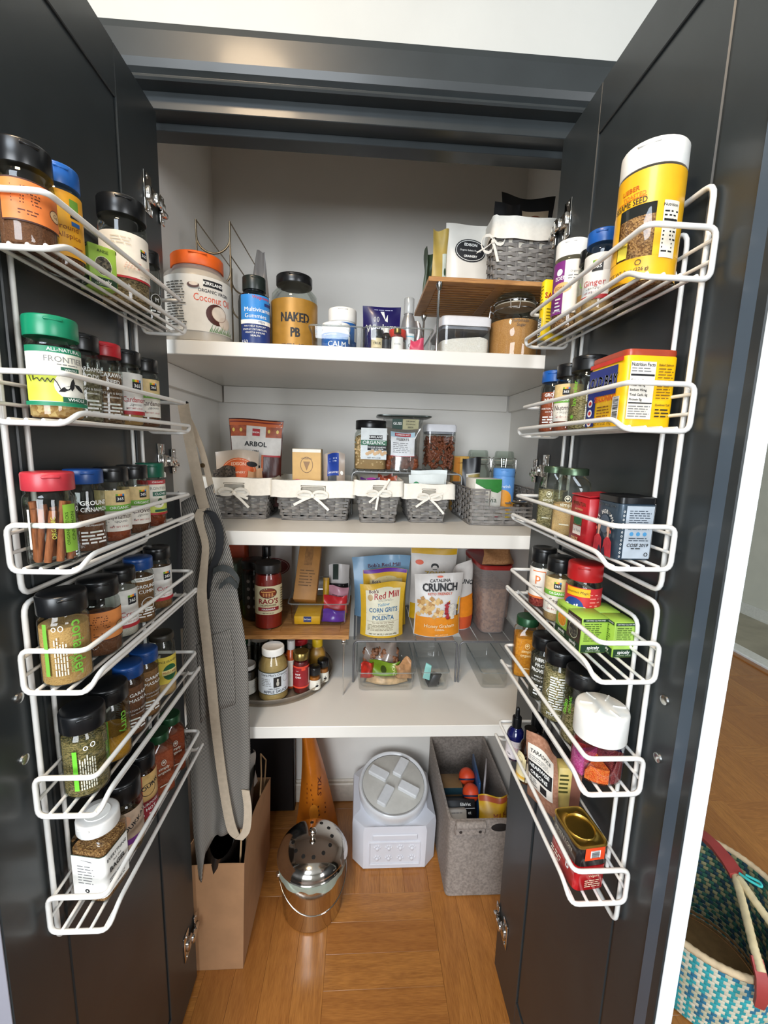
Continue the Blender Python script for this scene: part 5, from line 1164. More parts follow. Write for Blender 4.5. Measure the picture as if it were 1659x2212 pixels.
basket('grey wicker basket with white liner on the bamboo riser, bow at its corner', .3790, 1.005, zt_, .172, .186, .180, .148, .045, 11, 30, 0, hole=False, seed=5)
o = COL.objects['wicker_basket']
m = M(); c = Vector((-.094, -.088, .098)); s = .03
for sg in (-1, 1): strip(m, [c + Vector((sg * s * .55 * (1 - cos(a * pi / 5)) * .8, -.003, s * .5 * sin(a * pi / 5) + .004 * a * sg * .3)) for a in range(11)], (0, -.3, 1), .006, LINEN)
strip(m, [c, c + Vector((-.016, -.004, -.014)), c + Vector((-.036, -.005, -.026))], (.5, 0, .8), .006, LINEN); strip(m, [c, c + Vector((.006, -.004, -.02)), c + Vector((.013, -.004, -.042))], (1, 0, .2), .006, LINEN); box(m, c.x - .004, c.x + .004, c.y - .004, c.y + .002, c.z - .004, c.z + .004, LINEN, .0015); put('bow', m, o, smooth=60)
BLKBAG = P('#141416', .38, 0, .12, 25, .1, name='black_foil_bag')
pouch('tall black foil bag with kraft label in the basket on the bamboo riser', 'coffee_bag', 'bag', .4000, 1.115, zt_ + .022, .112, .240, .034, BLKBAG, 0, lambda L, w, h: (L.rect(-w * .10, w * .40, h * .50, h * .86, P('#a89478', .6, 0, .05), 6, 4), L.disc(w * .15, h * .76, w * .13, h * .06, P('#6a3a24')), L.text('Organic', w * .15, h * .64, w * .08, P('#4a2a1a')), L.lines(-w * .05, w * .33, h * .52, h * .60, 2, P('#4a2a1a'))), tilt=.06, topw=1.2, seed=7, wav=.006)
pouch('low black foil bag leaning in the basket behind the white liner', 'coffee_bag', 'bag', .3300, 1.064, zt_ + .022, .066, .192, .022, BLKBAG, .1, None, tilt=.05, topw=1.0, seed=15, wav=.005, lean=.03)

# containers under the bamboo riser
def pop_box(label, x, yf, z, w, d, h, fill, lidh=.022, inner=None):
    t = thing('storage_container', label, 'container', (x, yf + d / 2, z)); a, b = w / 2, d / 2
    m = M(); loft(m, [(.0003, a * .94, b * .94, 9), (.004, a * .97, b * .97, 9), (h - lidh, a, b, 9)], CLEAR, 44, True, False); put('box', m, t)
    m = M(); loft(m, [(h - lidh - .006, a * .95, b * .95, 9), (h - lidh, a * .95, b * .95, 9)], P('#8a8a90', .4), 44); put('seal', m, t)
    m = M(); loft(m, [(h - lidh + .0003, a * 1.015, b * 1.015, 9), (h - .004, a * 1.015, b * 1.015, 9), (h, a * .97, b * .97, 9)], P('#d4d4d8', .35, 0, .03), 44); vs0 = len(m.v); loft(m, [(h + .0001, a * .34), (h + .002, a * .32)], WHT, 24); put('lid', m, t)
    if fill: m = M(); loft(m, [(.0015, a * .93, b * .93, 9), (fill * .6, a * .955, b * .955, 9), (fill, a * .95, b * .955, 9)], GR('#d9d2c6', '#efe9df', 200, 'noise'), 40); vs = m.v; m.xf(lambda x_, y_, z_: (x_, y_, z_ + (.006 * sin(x_ * 40 + 1) if z_ >= fill else 0))); put('contents', m, t)
    if inner: inner(t, a, b, h)
    return t
pop_box('clear square-lidded container of white flour under the bamboo riser', .2320, .985, S1, .118, .170, .094, .046)
def clip_jar(label, x, y, z, r, h, fill, ff, lab=None, rz=0, group=None, name='clip_jar'):
    t = thing(name, label, 'jar', (x, y, z), face_cam(x, y) + rz, group); hb = h * .74
    m = M(); loft(m, [(.0004, r * .9), (.003, r * .98), (.007, r), (hb * .86, r), (hb * .95, r * .9), (hb, r * .78), (hb + h * .06, r * .78), (hb + h * .07, r * .84), (hb + h * .10, r * .84)], GLASS, 36, True, False); put('glass', m, t)
    m = M(); q = hb + h * .115; loft(m, [(q, r * .85), (q + h * .03, r * .86), (q + h * .05, r * .80), (h - .004, r * .76), (h, r * .68)], GL('#eef4f0', .08, .03, 0, key='lid_glass'), 36); put('lid', m, t)
    m = M(); loft(m, [(hb + h * .102, r * .82), (hb + h * .113, r * .82)], P('#cfc4b0', .5), 32); put('gasket', m, t)
    m = M()
    for zz in (hb + h * .03, hb + h * .14): tube(m, [(r * .86 * cos(2 * pi * k / 28), r * .86 * sin(2 * pi * k / 28), zz) for k in range(28)], .0012, STEEL, 5, True)
    for sg in (-1, 1):
        tube(m, [(sg * r * .86, 0, hb + h * .03), (sg * r * 1.0, -.002, hb + h * .07), (sg * r * .98, -.003, hb + h * .14), (sg * r * .86, 0, hb + h * .15)], .0014, STEEL, 6); tube(m, [(sg * r * .98, -.003, hb + h * .12), (sg * r * 1.02, -.006, hb - h * .06), (sg * r * .99, -.004, hb - h * .1)], .0013, STEEL, 6)
    tube(m, [(-r * .2, -r * .86, hb + h * .14), (-r * .16, -r * .93, hb), (r * .16, -r * .93, hb), (r * .2, -r * .86, hb + h * .14)], .0013, STEEL, 6); put('wire_bail', m, t)
    if fill: m = M(); loft(m, [(.002, r * .9), (.007, r * .965), (hb * ff, r * .965), (hb * ff + .004, r * .6)], fill, 30); put('contents', m, t)
    if lab: L = Lab(cyl(r)); lab(L, r, h); put('label', L.m, t, recalc=False)
    return t
clip_jar('glass clip jar two thirds full of brown sugar, right end of the top shelf', .3510, 1.020, S1, .0560, .1495, GR('#a8713a', '#cf9a5c', 260, 'noise'), .80, lambda L, R, h: (L.text('Turbinado', R * .25, h * .56, R * .17, P('#3a3a3a'), 0, shear=.2), L.text('Sugar', R * .3, h * .50, R * .17, P('#3a3a3a'), 0, shear=.2)))
clip_jar('second brown-filled clip jar half hidden behind the first, top shelf', .4180, 1.125, S1, .0440, .148, GR('#8a5a30', '#b07a48', 260, 'noise'), .5)

# ------------------------------------------------------------------ middle shelf
basket('wicker basket with white liner at the far left, bag of dried chiles in it', -.3070, 1.047, S2, .138, .170, .200, .103, .040, 8, 32, 1.1, seed=2, tails=((1.0, -.35), (1.05, -1.0)))
basket('wicker basket with white liner holding a tan carton and blue-topped packet', -.1160, 1.040, S2, .162, .197, .200, .101, .040, 8, 32, 1.15, seed=3, tails=((-1.25, -.62), (1.1, -.95)))
basket('small wicker basket of purple packets under the wire riser', .0450, 1.026, S2, .084, .113, .220, .106, .036, 8, 26, .95, seed=4, tails=((-.75, -.65), (-.2, -1.25), (.85, 1.35)))
basket('small wicker basket of white and green packets under the wire riser', .1715, 1.038, S2, .084, .124, .220, .099, .036, 8, 26, .95, seed=6, tails=((-1.1, -.75), (1.25, -1.3), (1.1, .45)))
def f_arbol(L, w, h):
    O = P('#c8622c', .5, 0, .05); L.rect(-w * .48, w * .48, h * .58, h * .985, P('#ddd6cd'), 10, 4); L.rect(-w * .49, w * .49, h * .92, h * .985, O, 10, 2); L.rect(-w * .48, w * .48, h * .955, h * .97, P('#7a2418'), 10); L.rect(-w * .48, -w * .18, h * .80, h * .92, P('#a8502c', .5, 0, .3, 60), 6, 2); L.rect(w * .18, w * .48, h * .80, h * .92, P('#a8502c', .5, 0, .3, 60), 6, 2)
    for u in (-.42, -.28, .24, .40): L.disc(w * u, h * .87, w * .025, h * .022, P('#e8c860'), 10)
    L.rect(-w * .07, w * .07, h * .81, h * .89, REDINK, 4); L.text('BADIA', 0, h * .85, w * .045, WINK, .02); L.text('ARBOL', w * .0, h * .715, w * .135, INK, .03); L.text('CHILI', 0, h * .64, w * .05, INK, .02); L.rect(w * .16, w * .48, h * .58, h * .60, REDINK, 6); L.rect(w * .12, w * .16, h * .42, h * .60, O, 2, 3); L.rect(-w * .12, w * .12, h * .42, h * .58, P('#ddd6cd'), 4, 3); L.rect(-w * .1, w * .1, h * .44, h * .48, INK, 3); L.rect(-w * .35, -w * .14, h * .50, h * .58, P('#5a3a24'), 3)
pouch('tall bag of dried red chiles with orange and white header in the far left basket', 'chile_bag', 'bag', -.2790, 1.150, S2 + .020, .128, .232, .036, GR('#2c0f0c', '#5a231a', 40, 'noise', .5, .3, stretch=(1, 1, .3)), -.02, f_arbol, tilt=.05, gus=False, topw=1.14, seed=3, wav=.003)
pouch('frosted pouch with orange oval label in the far left basket', 'grain_pouch', 'pouch', -.3160, 1.105, S2 + .030, .110, .138, .040, P('#bfae9c', .4, 0, .1, 15, coat=.2), .1, lambda L, w, h: (L.disc(w * .05, h * .66, w * .40, h * .20, P('#d2602c'), 28), L.ring(w * .05, h * .66, w * .37, h * .18, w * .012, P('#eec09c'), 30), L.text('EDISON', w * .05, h * .75, w * .10, P('#f0d0b8'), .02), L.disc(w * .36, h * .76, w * .12, h * .05, INK, 16), L.text('GRAINERY', w * .05, h * .60, w * .07, P('#f0d0b8'), .02)), tilt=-.02, gus=False, topw=.98, seed=5, wav=.005)
pouch('clear bag of dark seeds slumped at the front of the far left basket', 'seed_bag', 'bag', -.3420, 1.078, S2 + .045, .070, .082, .036, GR('#2c2824', '#5c534a', 160), .0, None, gus=False, topw=.8, seed=10, wav=.008)
pouch('folded brown paper bag at the front of the far left basket', 'paper_packet', 'bag', -.2650, 1.080, S2 + .040, .046, .082, .030, KRAFT, -.2, None, gus=False, topw=.9, seed=12, wav=.008)
def f_rice(L, w, h):
    L.rect(-w * .49, w * .49, h * .36, h * .94, P('#c8a060', .5, .1, .06, 30), 2); L.rect(-w * .49, w * .49, h * .94, h * .995, PAPER, 1); L.ring(0, h * .72, w * .22, h * .14, w * .02, P('#6a4a28')); L.poly([(-w * .12, h * .78), (w * .12, h * .78), (0, h * .62)], P('#8a6434')); L.text('ORGANIC', 0, h * .83, w * .08, P('#6a4a28'), .02); L.rect(-w * .49, w * .49, h * .30, h * .42, P('#d8d4c8'), 2); L.disc(-w * .32, h * .42, w * .14, h * .05, P('#d46a7a')); L.rect(-w * .49, w * .1, h * .05, h * .30, P('#8a9a58', .5, 0, .3, 60), 2); L.rect(w * .24, w * .49, h * .02, h * .22, PURPLE, 2); L.rect(-w * .2, -w * .1, h * .0, h * .3, P('#2440b0'), 1); L.ring(-w * .15, h * .30, w * .09, h * .10, w * .03, P('#2440b0'))
carton('tan and white carton with kraft emblem in the second wicker basket', 'food_carton', 'carton', -.1360, 1.100, S2 + .035, .072, .050, .144, P('#b59a68', .5, 0, .06), 0, f_rice)
pouch('grey packet with blue top and black stripes in the second wicker basket', 'snack_packet', 'packet', -.0690, 1.105, S2 + .035, .064, .135, .030, P('#a8988a', .4, 0, .08, 20), .05, lambda L, w, h: (L.rect(-w * .30, w * .22, h * .56, h * .97, P('#1f3f96'), 5, 3), L.lines(-w * .2, w * .15, h * .80, h * .90, 2, P('#c0c8e0')), L.text('ORGANIC', -w * .03, h * .62, w * .11, WINK), L.rect(-w * .28, w * .12, h * .44, h * .56, P('#44464c'), 4), [L.rect(-w * .34 + w * .09 * k, -w * .30 + w * .09 * k, h * .08, h * .42, INK if k % 2 else WINK, 1, 3) for k in range(6)], L.disc(w * .36, h * .62, w * .07, h * .04, WINK)), gus=False, topw=.86, seed=14, wav=.006)
# wire riser
GWIRE = P('#9a9a98', .35, .5, .04, name='grey_coated_wire')
def wire_riser(label, x0, x1, y0, y1, z, h, nbar, mat=GWIRE, r=.0026, slat=None):
    t = thing('wire_riser', label, 'riser', ((x0 + x1) / 2, y0, z)); a = (x1 - x0) / 2; d = y1 - y0
    for yy in (0, d):
        m = M(); tube(m, fillet([(-a, yy, .0027), (-a, yy, h), (a, yy, h), (a, yy, .0027)], .014, 5), r, mat, 8); put('leg_frame', m, t)
    if slat:
        p_ = (2 * a - .012) / nbar
        for k in range(nbar):
            m = M(); x = -a + .006 + p_ * k; box(m, x + .0016, x + p_ - .0016, -.001, d + .001, h + r, h + r + .0016, slat, .0005); put('slat', m, t, smooth=0)
        return t
    for k in range(nbar):
        m = M(); x = -a + .014 + (2 * a - .028) * k / (nbar - 1); tube(m, [(x, 0, h + r * .9), (x, d, h + r * .9)], r * .62, mat, 6); put('wire', m, t)
    return t
wire_riser('grey wire riser over two small wicker baskets, middle shelf', -.0230, .2800, 1.150, 1.355, S2, .1200, 15)
zr = S2 + .1243
def f_cash(L, R, h):
    L.rect(-R * .60, R * .95, h * .22, h * .84, P('#e0e4e2'), 10); L.rect(-R * .1, R * .7, h * .62, h * .70, INK, 6); L.text('KIRKLAND', R * .3, h * .66, R * .18, WINK, .02); L.rect(-R * .6, R * .95, h * .50, h * .60, P('#1f6a44'), 8); L.text('ORGANIC', R * .18, h * .55, R * .30, WINK, .01); L.rect(-R * .2, R * .95, h * .40, h * .50, INK, 6); L.text('WHOLE CASHEWS', R * .35, h * .46, R * .13, WINK, .01); L.lines(0, R * .8, h * .41, h * .44, 1, WINK)
    for k in range(8): L.disc(R * (-.2 + .15 * k), h * (.33 + .025 * (k % 3)), R * .13, h * .035, P('#d9b080', .5, 0, .1), 10)
    L.text('NET WT 2.5 LB', R * .2, h * .25, R * .12, INK)
jar('black-lidded square jar of cashews on the wire riser', .0270, 1.212, zr, .0455, .137, BLK, .026, P('#b08a5a', .7), .5, f_cash, .02, p=5, neck=.88, name='nut_jar', cat='jar', lidr=.95, sh=.016, labr=plane((0, -.0458, 0), (1, 0, 0), (0, 0, 1), (0, -1, 0)), extra=lambda t, R, h: nuts(t, R * .80, R * .80, .012, h * .64, .0055, .0105, P('#d6b482', .5, 0, .10, 90), 260, 'cashews', 3, curve=.5))
t = thing('deli_tub', 'upturned clear tub of pumpkin seeds with wide dark lid behind the nut jars', 'tub', (.1240, 1.278, zr))
m = M(); loft(m, [(.0003, .040, .030, 5), (.10, .044, .034, 5), (.152, .060, .046, 6)], CLEAR, 40, True, False); put('tub', m, t)
m = M(); loft(m, [(.1522, .078, .060, 7), (.1535, .080, .062, 7), (.1560, .080, .062, 7), (.157, .076, .058, 7)], P('#4c5450', .25, .4, .05), 40); put('lid', m, t)
m = M(); loft(m, [(.0015, .038, .028, 5), (.086, .042, .032, 5)], GR('#4a5a34', '#8a9a68', 160), 32); put('contents', m, t)
L = Lab(plane((0, -.0365, 0), (1, 0, 0), (0, -.13, 1), (0, -1, .1)), .001); L.rect(-.036, -.006, .117, .146, P('#1d3f34'), 2); L.text('GUSS', -.021, .133, .0105, WINK, .02); L.rect(-.006, .040, .117, .146, P('#b4ae86'), 2)
for k, s in enumerate(('ORGANIC', 'PUMPKIN', 'SEEDS')): L.text(s, .017, .140 - .0085 * k, .0062, INK, .02)
put('label', L.m, t, recalc=False)
t = pouch('clear bag of hazelnuts with white paper label on the wire riser', 'nut_bag', 'bag', .1170, 1.205, zr, .104, .118, .046, GL('#e2ded8', .12, .1, .08, key='bag_film'), 0, lambda L, w, h: (L.rect(-w * .34, w * .34, h * .34, h * .92, P('#e6e6e6'), 6, 6), L.rect(-w * .34, w * .34, h * .80, h * .92, P('#a9c6d4'), 6, 2), L.rect(-w * .22, w * .22, h * .82, h * .90, P('#b03038'), 4), L.text('SUPERIOR NUT', 0, h * .86, w * .055, WINK, .02), L.text('FILBERTS', 0, h * .75, w * .09, P('#4a3a34'), .02), L.lines(-w * .28, w * .2, h * .42, h * .68, 6, GREYINK, .35), L.barcode(w * .22, w * .31, h * .42, h * .56, n=8), L.rect(-w * .34, w * .34, h * .34, h * .355, P('#b03038'), 6)), topw=.98, seed=16, wav=.004, gus=True)
nuts(t, .040, .010, .008, .038, .0082, .0088, P('#8a4a2c', .45, 0, .2, 60), 130, 'hazelnuts', 5)
pop_box('clear square-lidded container of pecans on the wire riser', .2240, 1.178, zr, .084, .086, .131, 0, .020, lambda t, a, b, h: (nuts(t, a * .77, b * .77, .010, h * .70, .0048, .0105, P('#7a3f22', .55, 0, .25, 80), 300, 'pecans', 8)))
# packets in the two small baskets
for k, (x, y, w, h, c, rz, lb, nm) in enumerate(((.0250, 1.066, .050, .082, '#4a2468', .05, 'violet snack packet in the small basket under the cashews', 'snack_packet'), (.0330, 1.085, .052, .078, '#a83a98', -.05, 'magenta snack packet in the small basket under the cashews', 'snack_packet'), (.0720, 1.075, .044, .086, '#9a4a30', -.1, 'rust coloured snack packet in the small basket under the cashews', 'snack_packet'), (.0660, 1.105, .040, .090, '#6a2a1c', .1, 'dark brown snack packet in the small basket under the cashews', 'snack_packet'))):
    pouch(lb, nm, 'packet', x, y, S2 + .028, w, h, .014, P(c, .35, 0, .2, 40, coat=.2), rz, lambda L, w, h: L.lines(-w * .3, w * .3, h * .70, h * .90, 3, P('#d8c8d8'), .4), gus=False, topw=1.0, seed=20 + k, wav=.005)
def f_env(L, w, h): L.disc(-w * .30, h * .70, w * .10, h * .12, P('#2c8a58')); L.disc(-w * .12, h * .66, w * .10, h * .10, P('#2c8a58')); L.lines(w * .25, w * .42, h * .6, h * .68, 2, P('#3a5a8a'))
for k, (y, h, rz) in enumerate(((1.078, .096, .06), (1.100, .106, -.08))):
    pouch(('front', 'rear')[k] + ' white envelope packet with green dots in the right small basket', 'tea_packet', 'packet', .1720 + .008 * k, y, S2 + .026, .096, h, .010, P('#d4dcdc', .5, 0, .03), rz, f_env, gus=False, topw=1.0, seed=30 + k, wav=.002, tilt=.02)
# open low-fronted basket
t = thing('open_basket', 'open grey wicker basket with low front, right end of the middle shelf', 'basket', (.3660, 1.145, S2)); a, b, hh = .0880, .112, .090
lowcut = lambda x, y, z: y < -b * .9 and x > -a + .048 and z > .046
m = M(); pt = weave(m, a * .985, b, a, b, .004, hh - .003, 9, 30, WICK, lowcut); put('weave', m, t, smooth=0)
m = M()
for k in range(30):
    for o in (-.12, .12):
        p = pt((k + .25 + o * .5) / 30, a, b); top = .046 if (p[1] < -b * .9 and p[0] > -a + .048) else hh; tube(m, [(p[0], p[1], .002), (p[0], p[1], top)], .0012, WICK, 5)
put('stakes', m, t)
m = M(); tube(m, [(-a, -b, hh), (-a + .048, -b, hh), (-a + .048, -b, .046), (a, -b, .046), (a, -b, hh), (a, b, hh), (-a, b, hh)], .0026, WICK, 6, True); tube(m, [(p[0], p[1], .003) for p in ringpts(40, a, b, 14)], .0026, WICK, 6, True); box(m, -a, a, -b, b, .001, .003, WICK); put('braid', m, t)
carton('white and green sweetener carton in the open basket', 'food_carton', 'carton', .3230, 1.085, S2 + .004, .074, .060, .112, P('#d9d6cc', .5, 0, .03), .16, lambda L, w, h: (L.poly([(-w * .49, h * .995), (w * .49, h * .995), (w * .49, h * .74), (w * .35, h * .68), (0, h * .74), (-w * .49, h * .90)], P('#2f7a34', .5, 0, .1, 40)), L.text('stevia', w * .02, h * .52, w * .28, P('#3a4a3a'), .0), L.text('sweet', w * .0, h * .36, w * .11, GREYINK), L.text('life', -w * .02, h * .24, w * .11, GREYINK), L.disc(w * .36, h * .12, w * .07, h * .04, P('#c02a4a'))))
def f_sun(L, R, h): O = P('#f0a238', .5, 0, .04); L.disc(-R * .1, h * .40, R * .95, h * .20, O); L.rect(-1.2 * R, R * .4, h * .02, h * .36, O, 12); L.disc(R * .55, h * .16, R * .6, h * .14, P('#e8d04a')); L.disc(R * .3, h * .30, R * .55, h * .12, O); L.text('sunwink', 0, h * .66, R * .42, P('#dbe8f4'), .015)
jar('blue and orange round canister in the open basket', .3860, 1.115, S2 + .004, .0285, .138, P('#5c96d8', .45, 0, .03), .020, P('#5c96d8', .45, 0, .03), .98, f_sun, .05, name='canister', cat='canister', glass=P('#5c96d8', .45, 0, .03), neck=.96, lidr=1.0, sh=.002)
pouch('black pouch with gold label standing in the open basket', 'tea_pouch', 'pouch', .3080, 1.160, S2 + .004, .056, .162, .030, BLKBAG, .1, lambda L, w, h: (L.rect(-w * .30, w * .48, h * .34, h * .74, P('#c8bfae'), 4, 4), L.rect(-w * .20, w * .46, h * .36, h * .72, P('#a8924c', .5, 0, .15, 50), 4, 4), L.lines(-w * .05, w * .35, h * .46, h * .62, 3, P('#6a5a24'))), topw=.94, seed=17)
carton('orange and yellow carton behind the black pouch, middle shelf', 'food_carton', 'carton', .3060, 1.2950, S2, .046, .050, .168, P('#e8b45a', .5, 0, .06), .0, lambda L, w, h: (L.rect(-w * .49, -w * .1, h * .2, h * .98, P('#e08a20'), 2), L.text('CLEMENTINE', w * .12, h * .88, w * .12, P('#c0502a'), .01), L.disc(-w * .25, h * .3, w * .12, h * .04, P('#3a6a2a'))))
clip_jar('empty clear clip jar behind the blue canister', .3690, 1.318, S2, .0390, .188, None, 0)
clip_jar('empty clear clip jar at the right wall, back of the middle shelf', .4500, 1.310, S2 + .0005, .0370, .186, None, 0)
t = thing('measuring_cup', 'small steel scoop cup in the open basket beside the canister', 'scoop', (.4200, 1.085, S2 + .0045))
m = M(); loft(m, [(.0003, .016), (.020, .019), (.046, .020), (.050, .026), (.052, .027)], STEEL, 28, True, False); put('cup', m, t); m = M(); box(m, -.036, -.018, -.006, .006, .046, .049, P('#6a6e74', .4), .001); put('handle', m, t)
# ------------------------------------------------------------------ lowest shelf: turntable and jars
t = thing('turntable', 'round clear plastic turntable tray on the lowest shelf', 'turntable', (-.2350, 1.1460, S3)); R_ = .1650
TT = GL('#efeae2', .04, .08, .06, key='smoky_plastic', gmax=.22)
m = M(); loft(m, [(.0003, R_ * .97), (.0055, R_ * .985), (.0065, R_ * .96)], TT, 72, True, True); put('base_ring', m, t)
m = M(); loft(m, [(.0072, R_ * .02), (.0072, R_ * .95), (.0095, R_ * .985), (.0200, R_ * 1.0), (.0210, R_ * .992), (.0110, R_ * .965), (.0100, R_ * .93), (.0100, R_ * .02)], TT, 72, False, False); put('tray', m, t)
m = M(); tube(m, [(R_ * cos(2 * pi * k / 72), R_ * sin(2 * pi * k / 72), .0205) for k in range(72)], .0013, GL('#ddd6cc', .12, .05, .2, key='rim_smoky', gmax=.3), 6, True); put('rim', m, t)
zt3 = S3 + .0104
def f_apple(L, R, h):
    w = 1.35 * R; L.rect(-w, w, h * .16, h * .60, P('#1e2a1c'), 22); L.rect(-w, w, h * .17, h * .585, P('#cfd4d8', .5, 0, .03), 22); L.text("Dana Mae's Organics", R * .1, h * .545, R * .22, INK, .02, maxw=R * 1.9); L.rect(R * .0, R * .52, h * .30, h * .50, P('#22201e'), 6); L.disc(R * .28, h * .37, R * .10, h * .05, P('#b8b4a8'), 12); L.disc(R * .28, h * .44, R * .06, h * .03, P('#d0c8bc'), 12); L.lines(-R * .85, -R * .12, h * .32, h * .48, 5, GREYINK, .35); L.ring(R * .85, h * .44, R * .22, h * .07, R * .02, GREYINK)
    L.text('100% Organic', R * .05, h * .275, R * .13, INK, .01); L.text('APPLE SAUCE', R * .15, h * .215, R * .27, P('#22283a'), .01, maxw=R * 1.9)
jar('wide apple sauce jar with white lid at the front of the turntable', -.2150, 1.0260, zt3, .0375, .1360, WHT, .018, P('#b3945c', .5, 0, .08, 80), 1.0, f_apple, .0, name='sauce_jar', cat='jar', neck=.68, lidr=.75, sh=.028, style=2)
bottle('tall orange hot sauce bottle with white faceted cap on the turntable', -.1760, 1.0680, zt3, .0185, .131, P('#a8481a', .3, 0, .08, 40, coat=.4), GL('#d9d4d0', .1, .1, .7, key='white_cap'), .024, .0105, lambda L, R, h: (L.rect(-1.2 * R, 1.3 * R, h * .06, h * .62, P('#d8cfc6'), 12), [L.text(c, R * .35, h * (.52 - .085 * k), R * .50, INK, .02) for k, c in enumerate('TRUFF')], L.text('HOT SAUCE', R * .35, h * .59, R * .16, GREYINK)), False, neckr=.42, sh=.34, name='sauce_bottle')
def f_chili(L, R, h): w = 1.4 * R; L.rect(-w, w, h * .16, h * .70, P('#8c1820', .4), 16); L.rect(-w, w, h * .66, h * .70, P('#d8442c'), 16); L.rect(-w, w, h * .16, h * .20, P('#d8442c'), 16); L.rect(R * .0, R * .5, h * .60, h * .66, P('#d8442c'), 5); L.text('HOT', -R * .45, h * .50, R * .30, WINK, .02); L.text('CHILI', -R * .42, h * .43, R * .30, WINK, .02); L.text('crisp', -R * .5, h * .59, R * .16, WINK); L.rect(R * .95, R * 1.3, h * .24, h * .62, P('#c8a8a0'), 4)
jar('small red chili jar with gold lid on the turntable', -.1465, 1.0440, zt3, .0210, .112, GOLD, .018, P('#6a1014', .4), .98, f_chili, .05, name='sauce_jar', cat='jar', neck=.86, lidr=1.0, sh=.010, style=1)
f_min = lambda L, R, h: (L.rect(-1.4 * R, 1.4 * R, h * .02, h * .46, P('#e2dfd2'), 12), L.disc(R * .35, h * .20, R * .28, h * .05, INK, 12), L.disc(R * .35, h * .30, R * .07, h * .03, INK, 8))
jar('nearer tiny honey jar with black lid and cream label on the turntable', -.1120, 1.0570, zt3, .0158, .062, BLK, .020, P('#a8601a', .4), .95, f_min, .05, name='honey_jar', cat='jar', sh=.010)
jar('farther tiny honey jar with black lid and cream label on the turntable', -.0930, 1.0950, zt3, .0158, .062, BLK, .018, P('#a8601a', .4), .95, f_min, .05, name='honey_jar', cat='jar', sh=.010)
jar('small jar with white lid beside the apron, front of the turntable', -.2850, 1.0350, zt3, .0235, .082, P('#d0ccc6', .4), .010, P('#3a3028'), .95, lambda L, R, h: (L.rect(-1.4 * R, 1.4 * R, h * .08, h * .54, P('#c9c5bc'), 12), L.lines(R * .2, R * 1.1, h * .2, h * .45, 4, GREYINK)), .05, name='jam_jar', cat='jar', style=2, sh=.012)
bottle('amber mustard bottle with bright yellow cap on the turntable', -.1130, 1.1380, zt3, .0235, .103, GR('#9a7028', '#b88a3a', 40, 'noise', .1, .3), P('#e0b81c', .4), .022, .0150, None, False, neckr=.5, sh=.35, name='mustard_bottle', shp=3)
jar('jar of dark olives with red lid behind the hot sauce bottle', -.1665, 1.1500, zt3, .0260, .101, RED, .016, GR('#2a3018', '#5a5a2c', 70), .95, lambda L, R, h: L.rect(-R, R, h * .1, h * .45, P('#b0a058'), 10), 0, name='olive_jar', cat='jar')
jar('dark jar with white lid under the bamboo riser, back of the turntable', -.2720, 1.1250, zt3, .0270, .122, P('#c8c4bc', .4), .014, P('#1c1a16'), .95, None, 0, name='sauce_jar', cat='jar', style=2)
jar('dark jar with black lid behind the apple sauce on the turntable', -.2210, 1.1620, zt3, .0230, .104, BLK, .020, P('#2a2014'), .95, lambda L, R, h: L.rect(-R, R, h * .2, h * .5, P('#8a7a4a'), 10), 0, name='sauce_jar', cat='jar')
jar('dark green-lidded jar at the apron side of the turntable', -.3200, 1.1000, zt3, .0220, .118, DKGREEN, .014, P('#2c2a1c'), .95, None, 0, name='sauce_jar', cat='jar', style=1)

bamboo_riser('bamboo riser on folding chrome legs over the turntable, lowest shelf', -.4080, -.0215, 1.0300, 1.3300, S3, .1716, .0110, True, False, (.180, -.170))
zb = S3 + .1719
def f_rao(L, R, h):
    w = 1.28 * R; L.rect(-w, w, h * .24, h * .68, P('#d9cba2', .5, 0, .03), 20); L.disc(R * -.05, h * .575, R * .62, h * .075, P('#7a2c14')); L.ring(R * -.05, h * .575, R * .64, h * .08, R * .03, P('#2a120a')); L.rect(-R * .55, R * .45, h * .585, h * .60, P('#d8a058'), 6)
    for k in range(4): L.rect(R * (-.42 + .2 * k), R * (-.30 + .2 * k), h * .525, h * .575, P('#c88850'), 2)
    L.text("RAO'S", -R * .02, h * .445, R * .52, P('#8a1c1c'), .02); L.text('HOMEMADE', -R * .02, h * .385, R * .20, P('#5a4a2a'), .01); L.rect(-R * .78, R * .72, h * .30, h * .355, P('#8a1c22'), 12); L.text('MARINARA', -R * .02, h * .327, R * .19, WINK, .02); L.text('NET WT 24 OZ', -R * .05, h * .265, R * .11, INK, .01); L.lines(R * .92, R * 1.22, h * .3, h * .64, 9, P('#5a4a2a'), .4)
jar('marinara sauce jar with cream label and black lid on the bamboo riser', -.2400, 1.0960, zb, .0362, .176, P('#23201e', .4), .024, P('#8f1d12', .4, 0, .08, 60), 1.0, f_rao, .02, name='sauce_jar', cat='jar', neck=.86, lidr=.94, sh=.016, style=2)
jar('dark patterned jar with black lid beside the marinara jar', -.2900, 1.1500, zb, .0340, .168, BLK, .022, P('#17151a'), .95, lambda L, R, h: [L.disc(R * u, h * v, R * .14, h * .03, P('#8a8480'), 10) for u in (-.6, -.1, .4) for v in (.25, .40, .55, .68)], .1, name='sauce_jar', cat='jar', sh=.012)
bottle('black-topped dark bottle behind the marinara jar', -.2700, 1.2150, zb, .0200, .190, AMB, BLK, .03, .013, None, False, name='sauce_bottle')
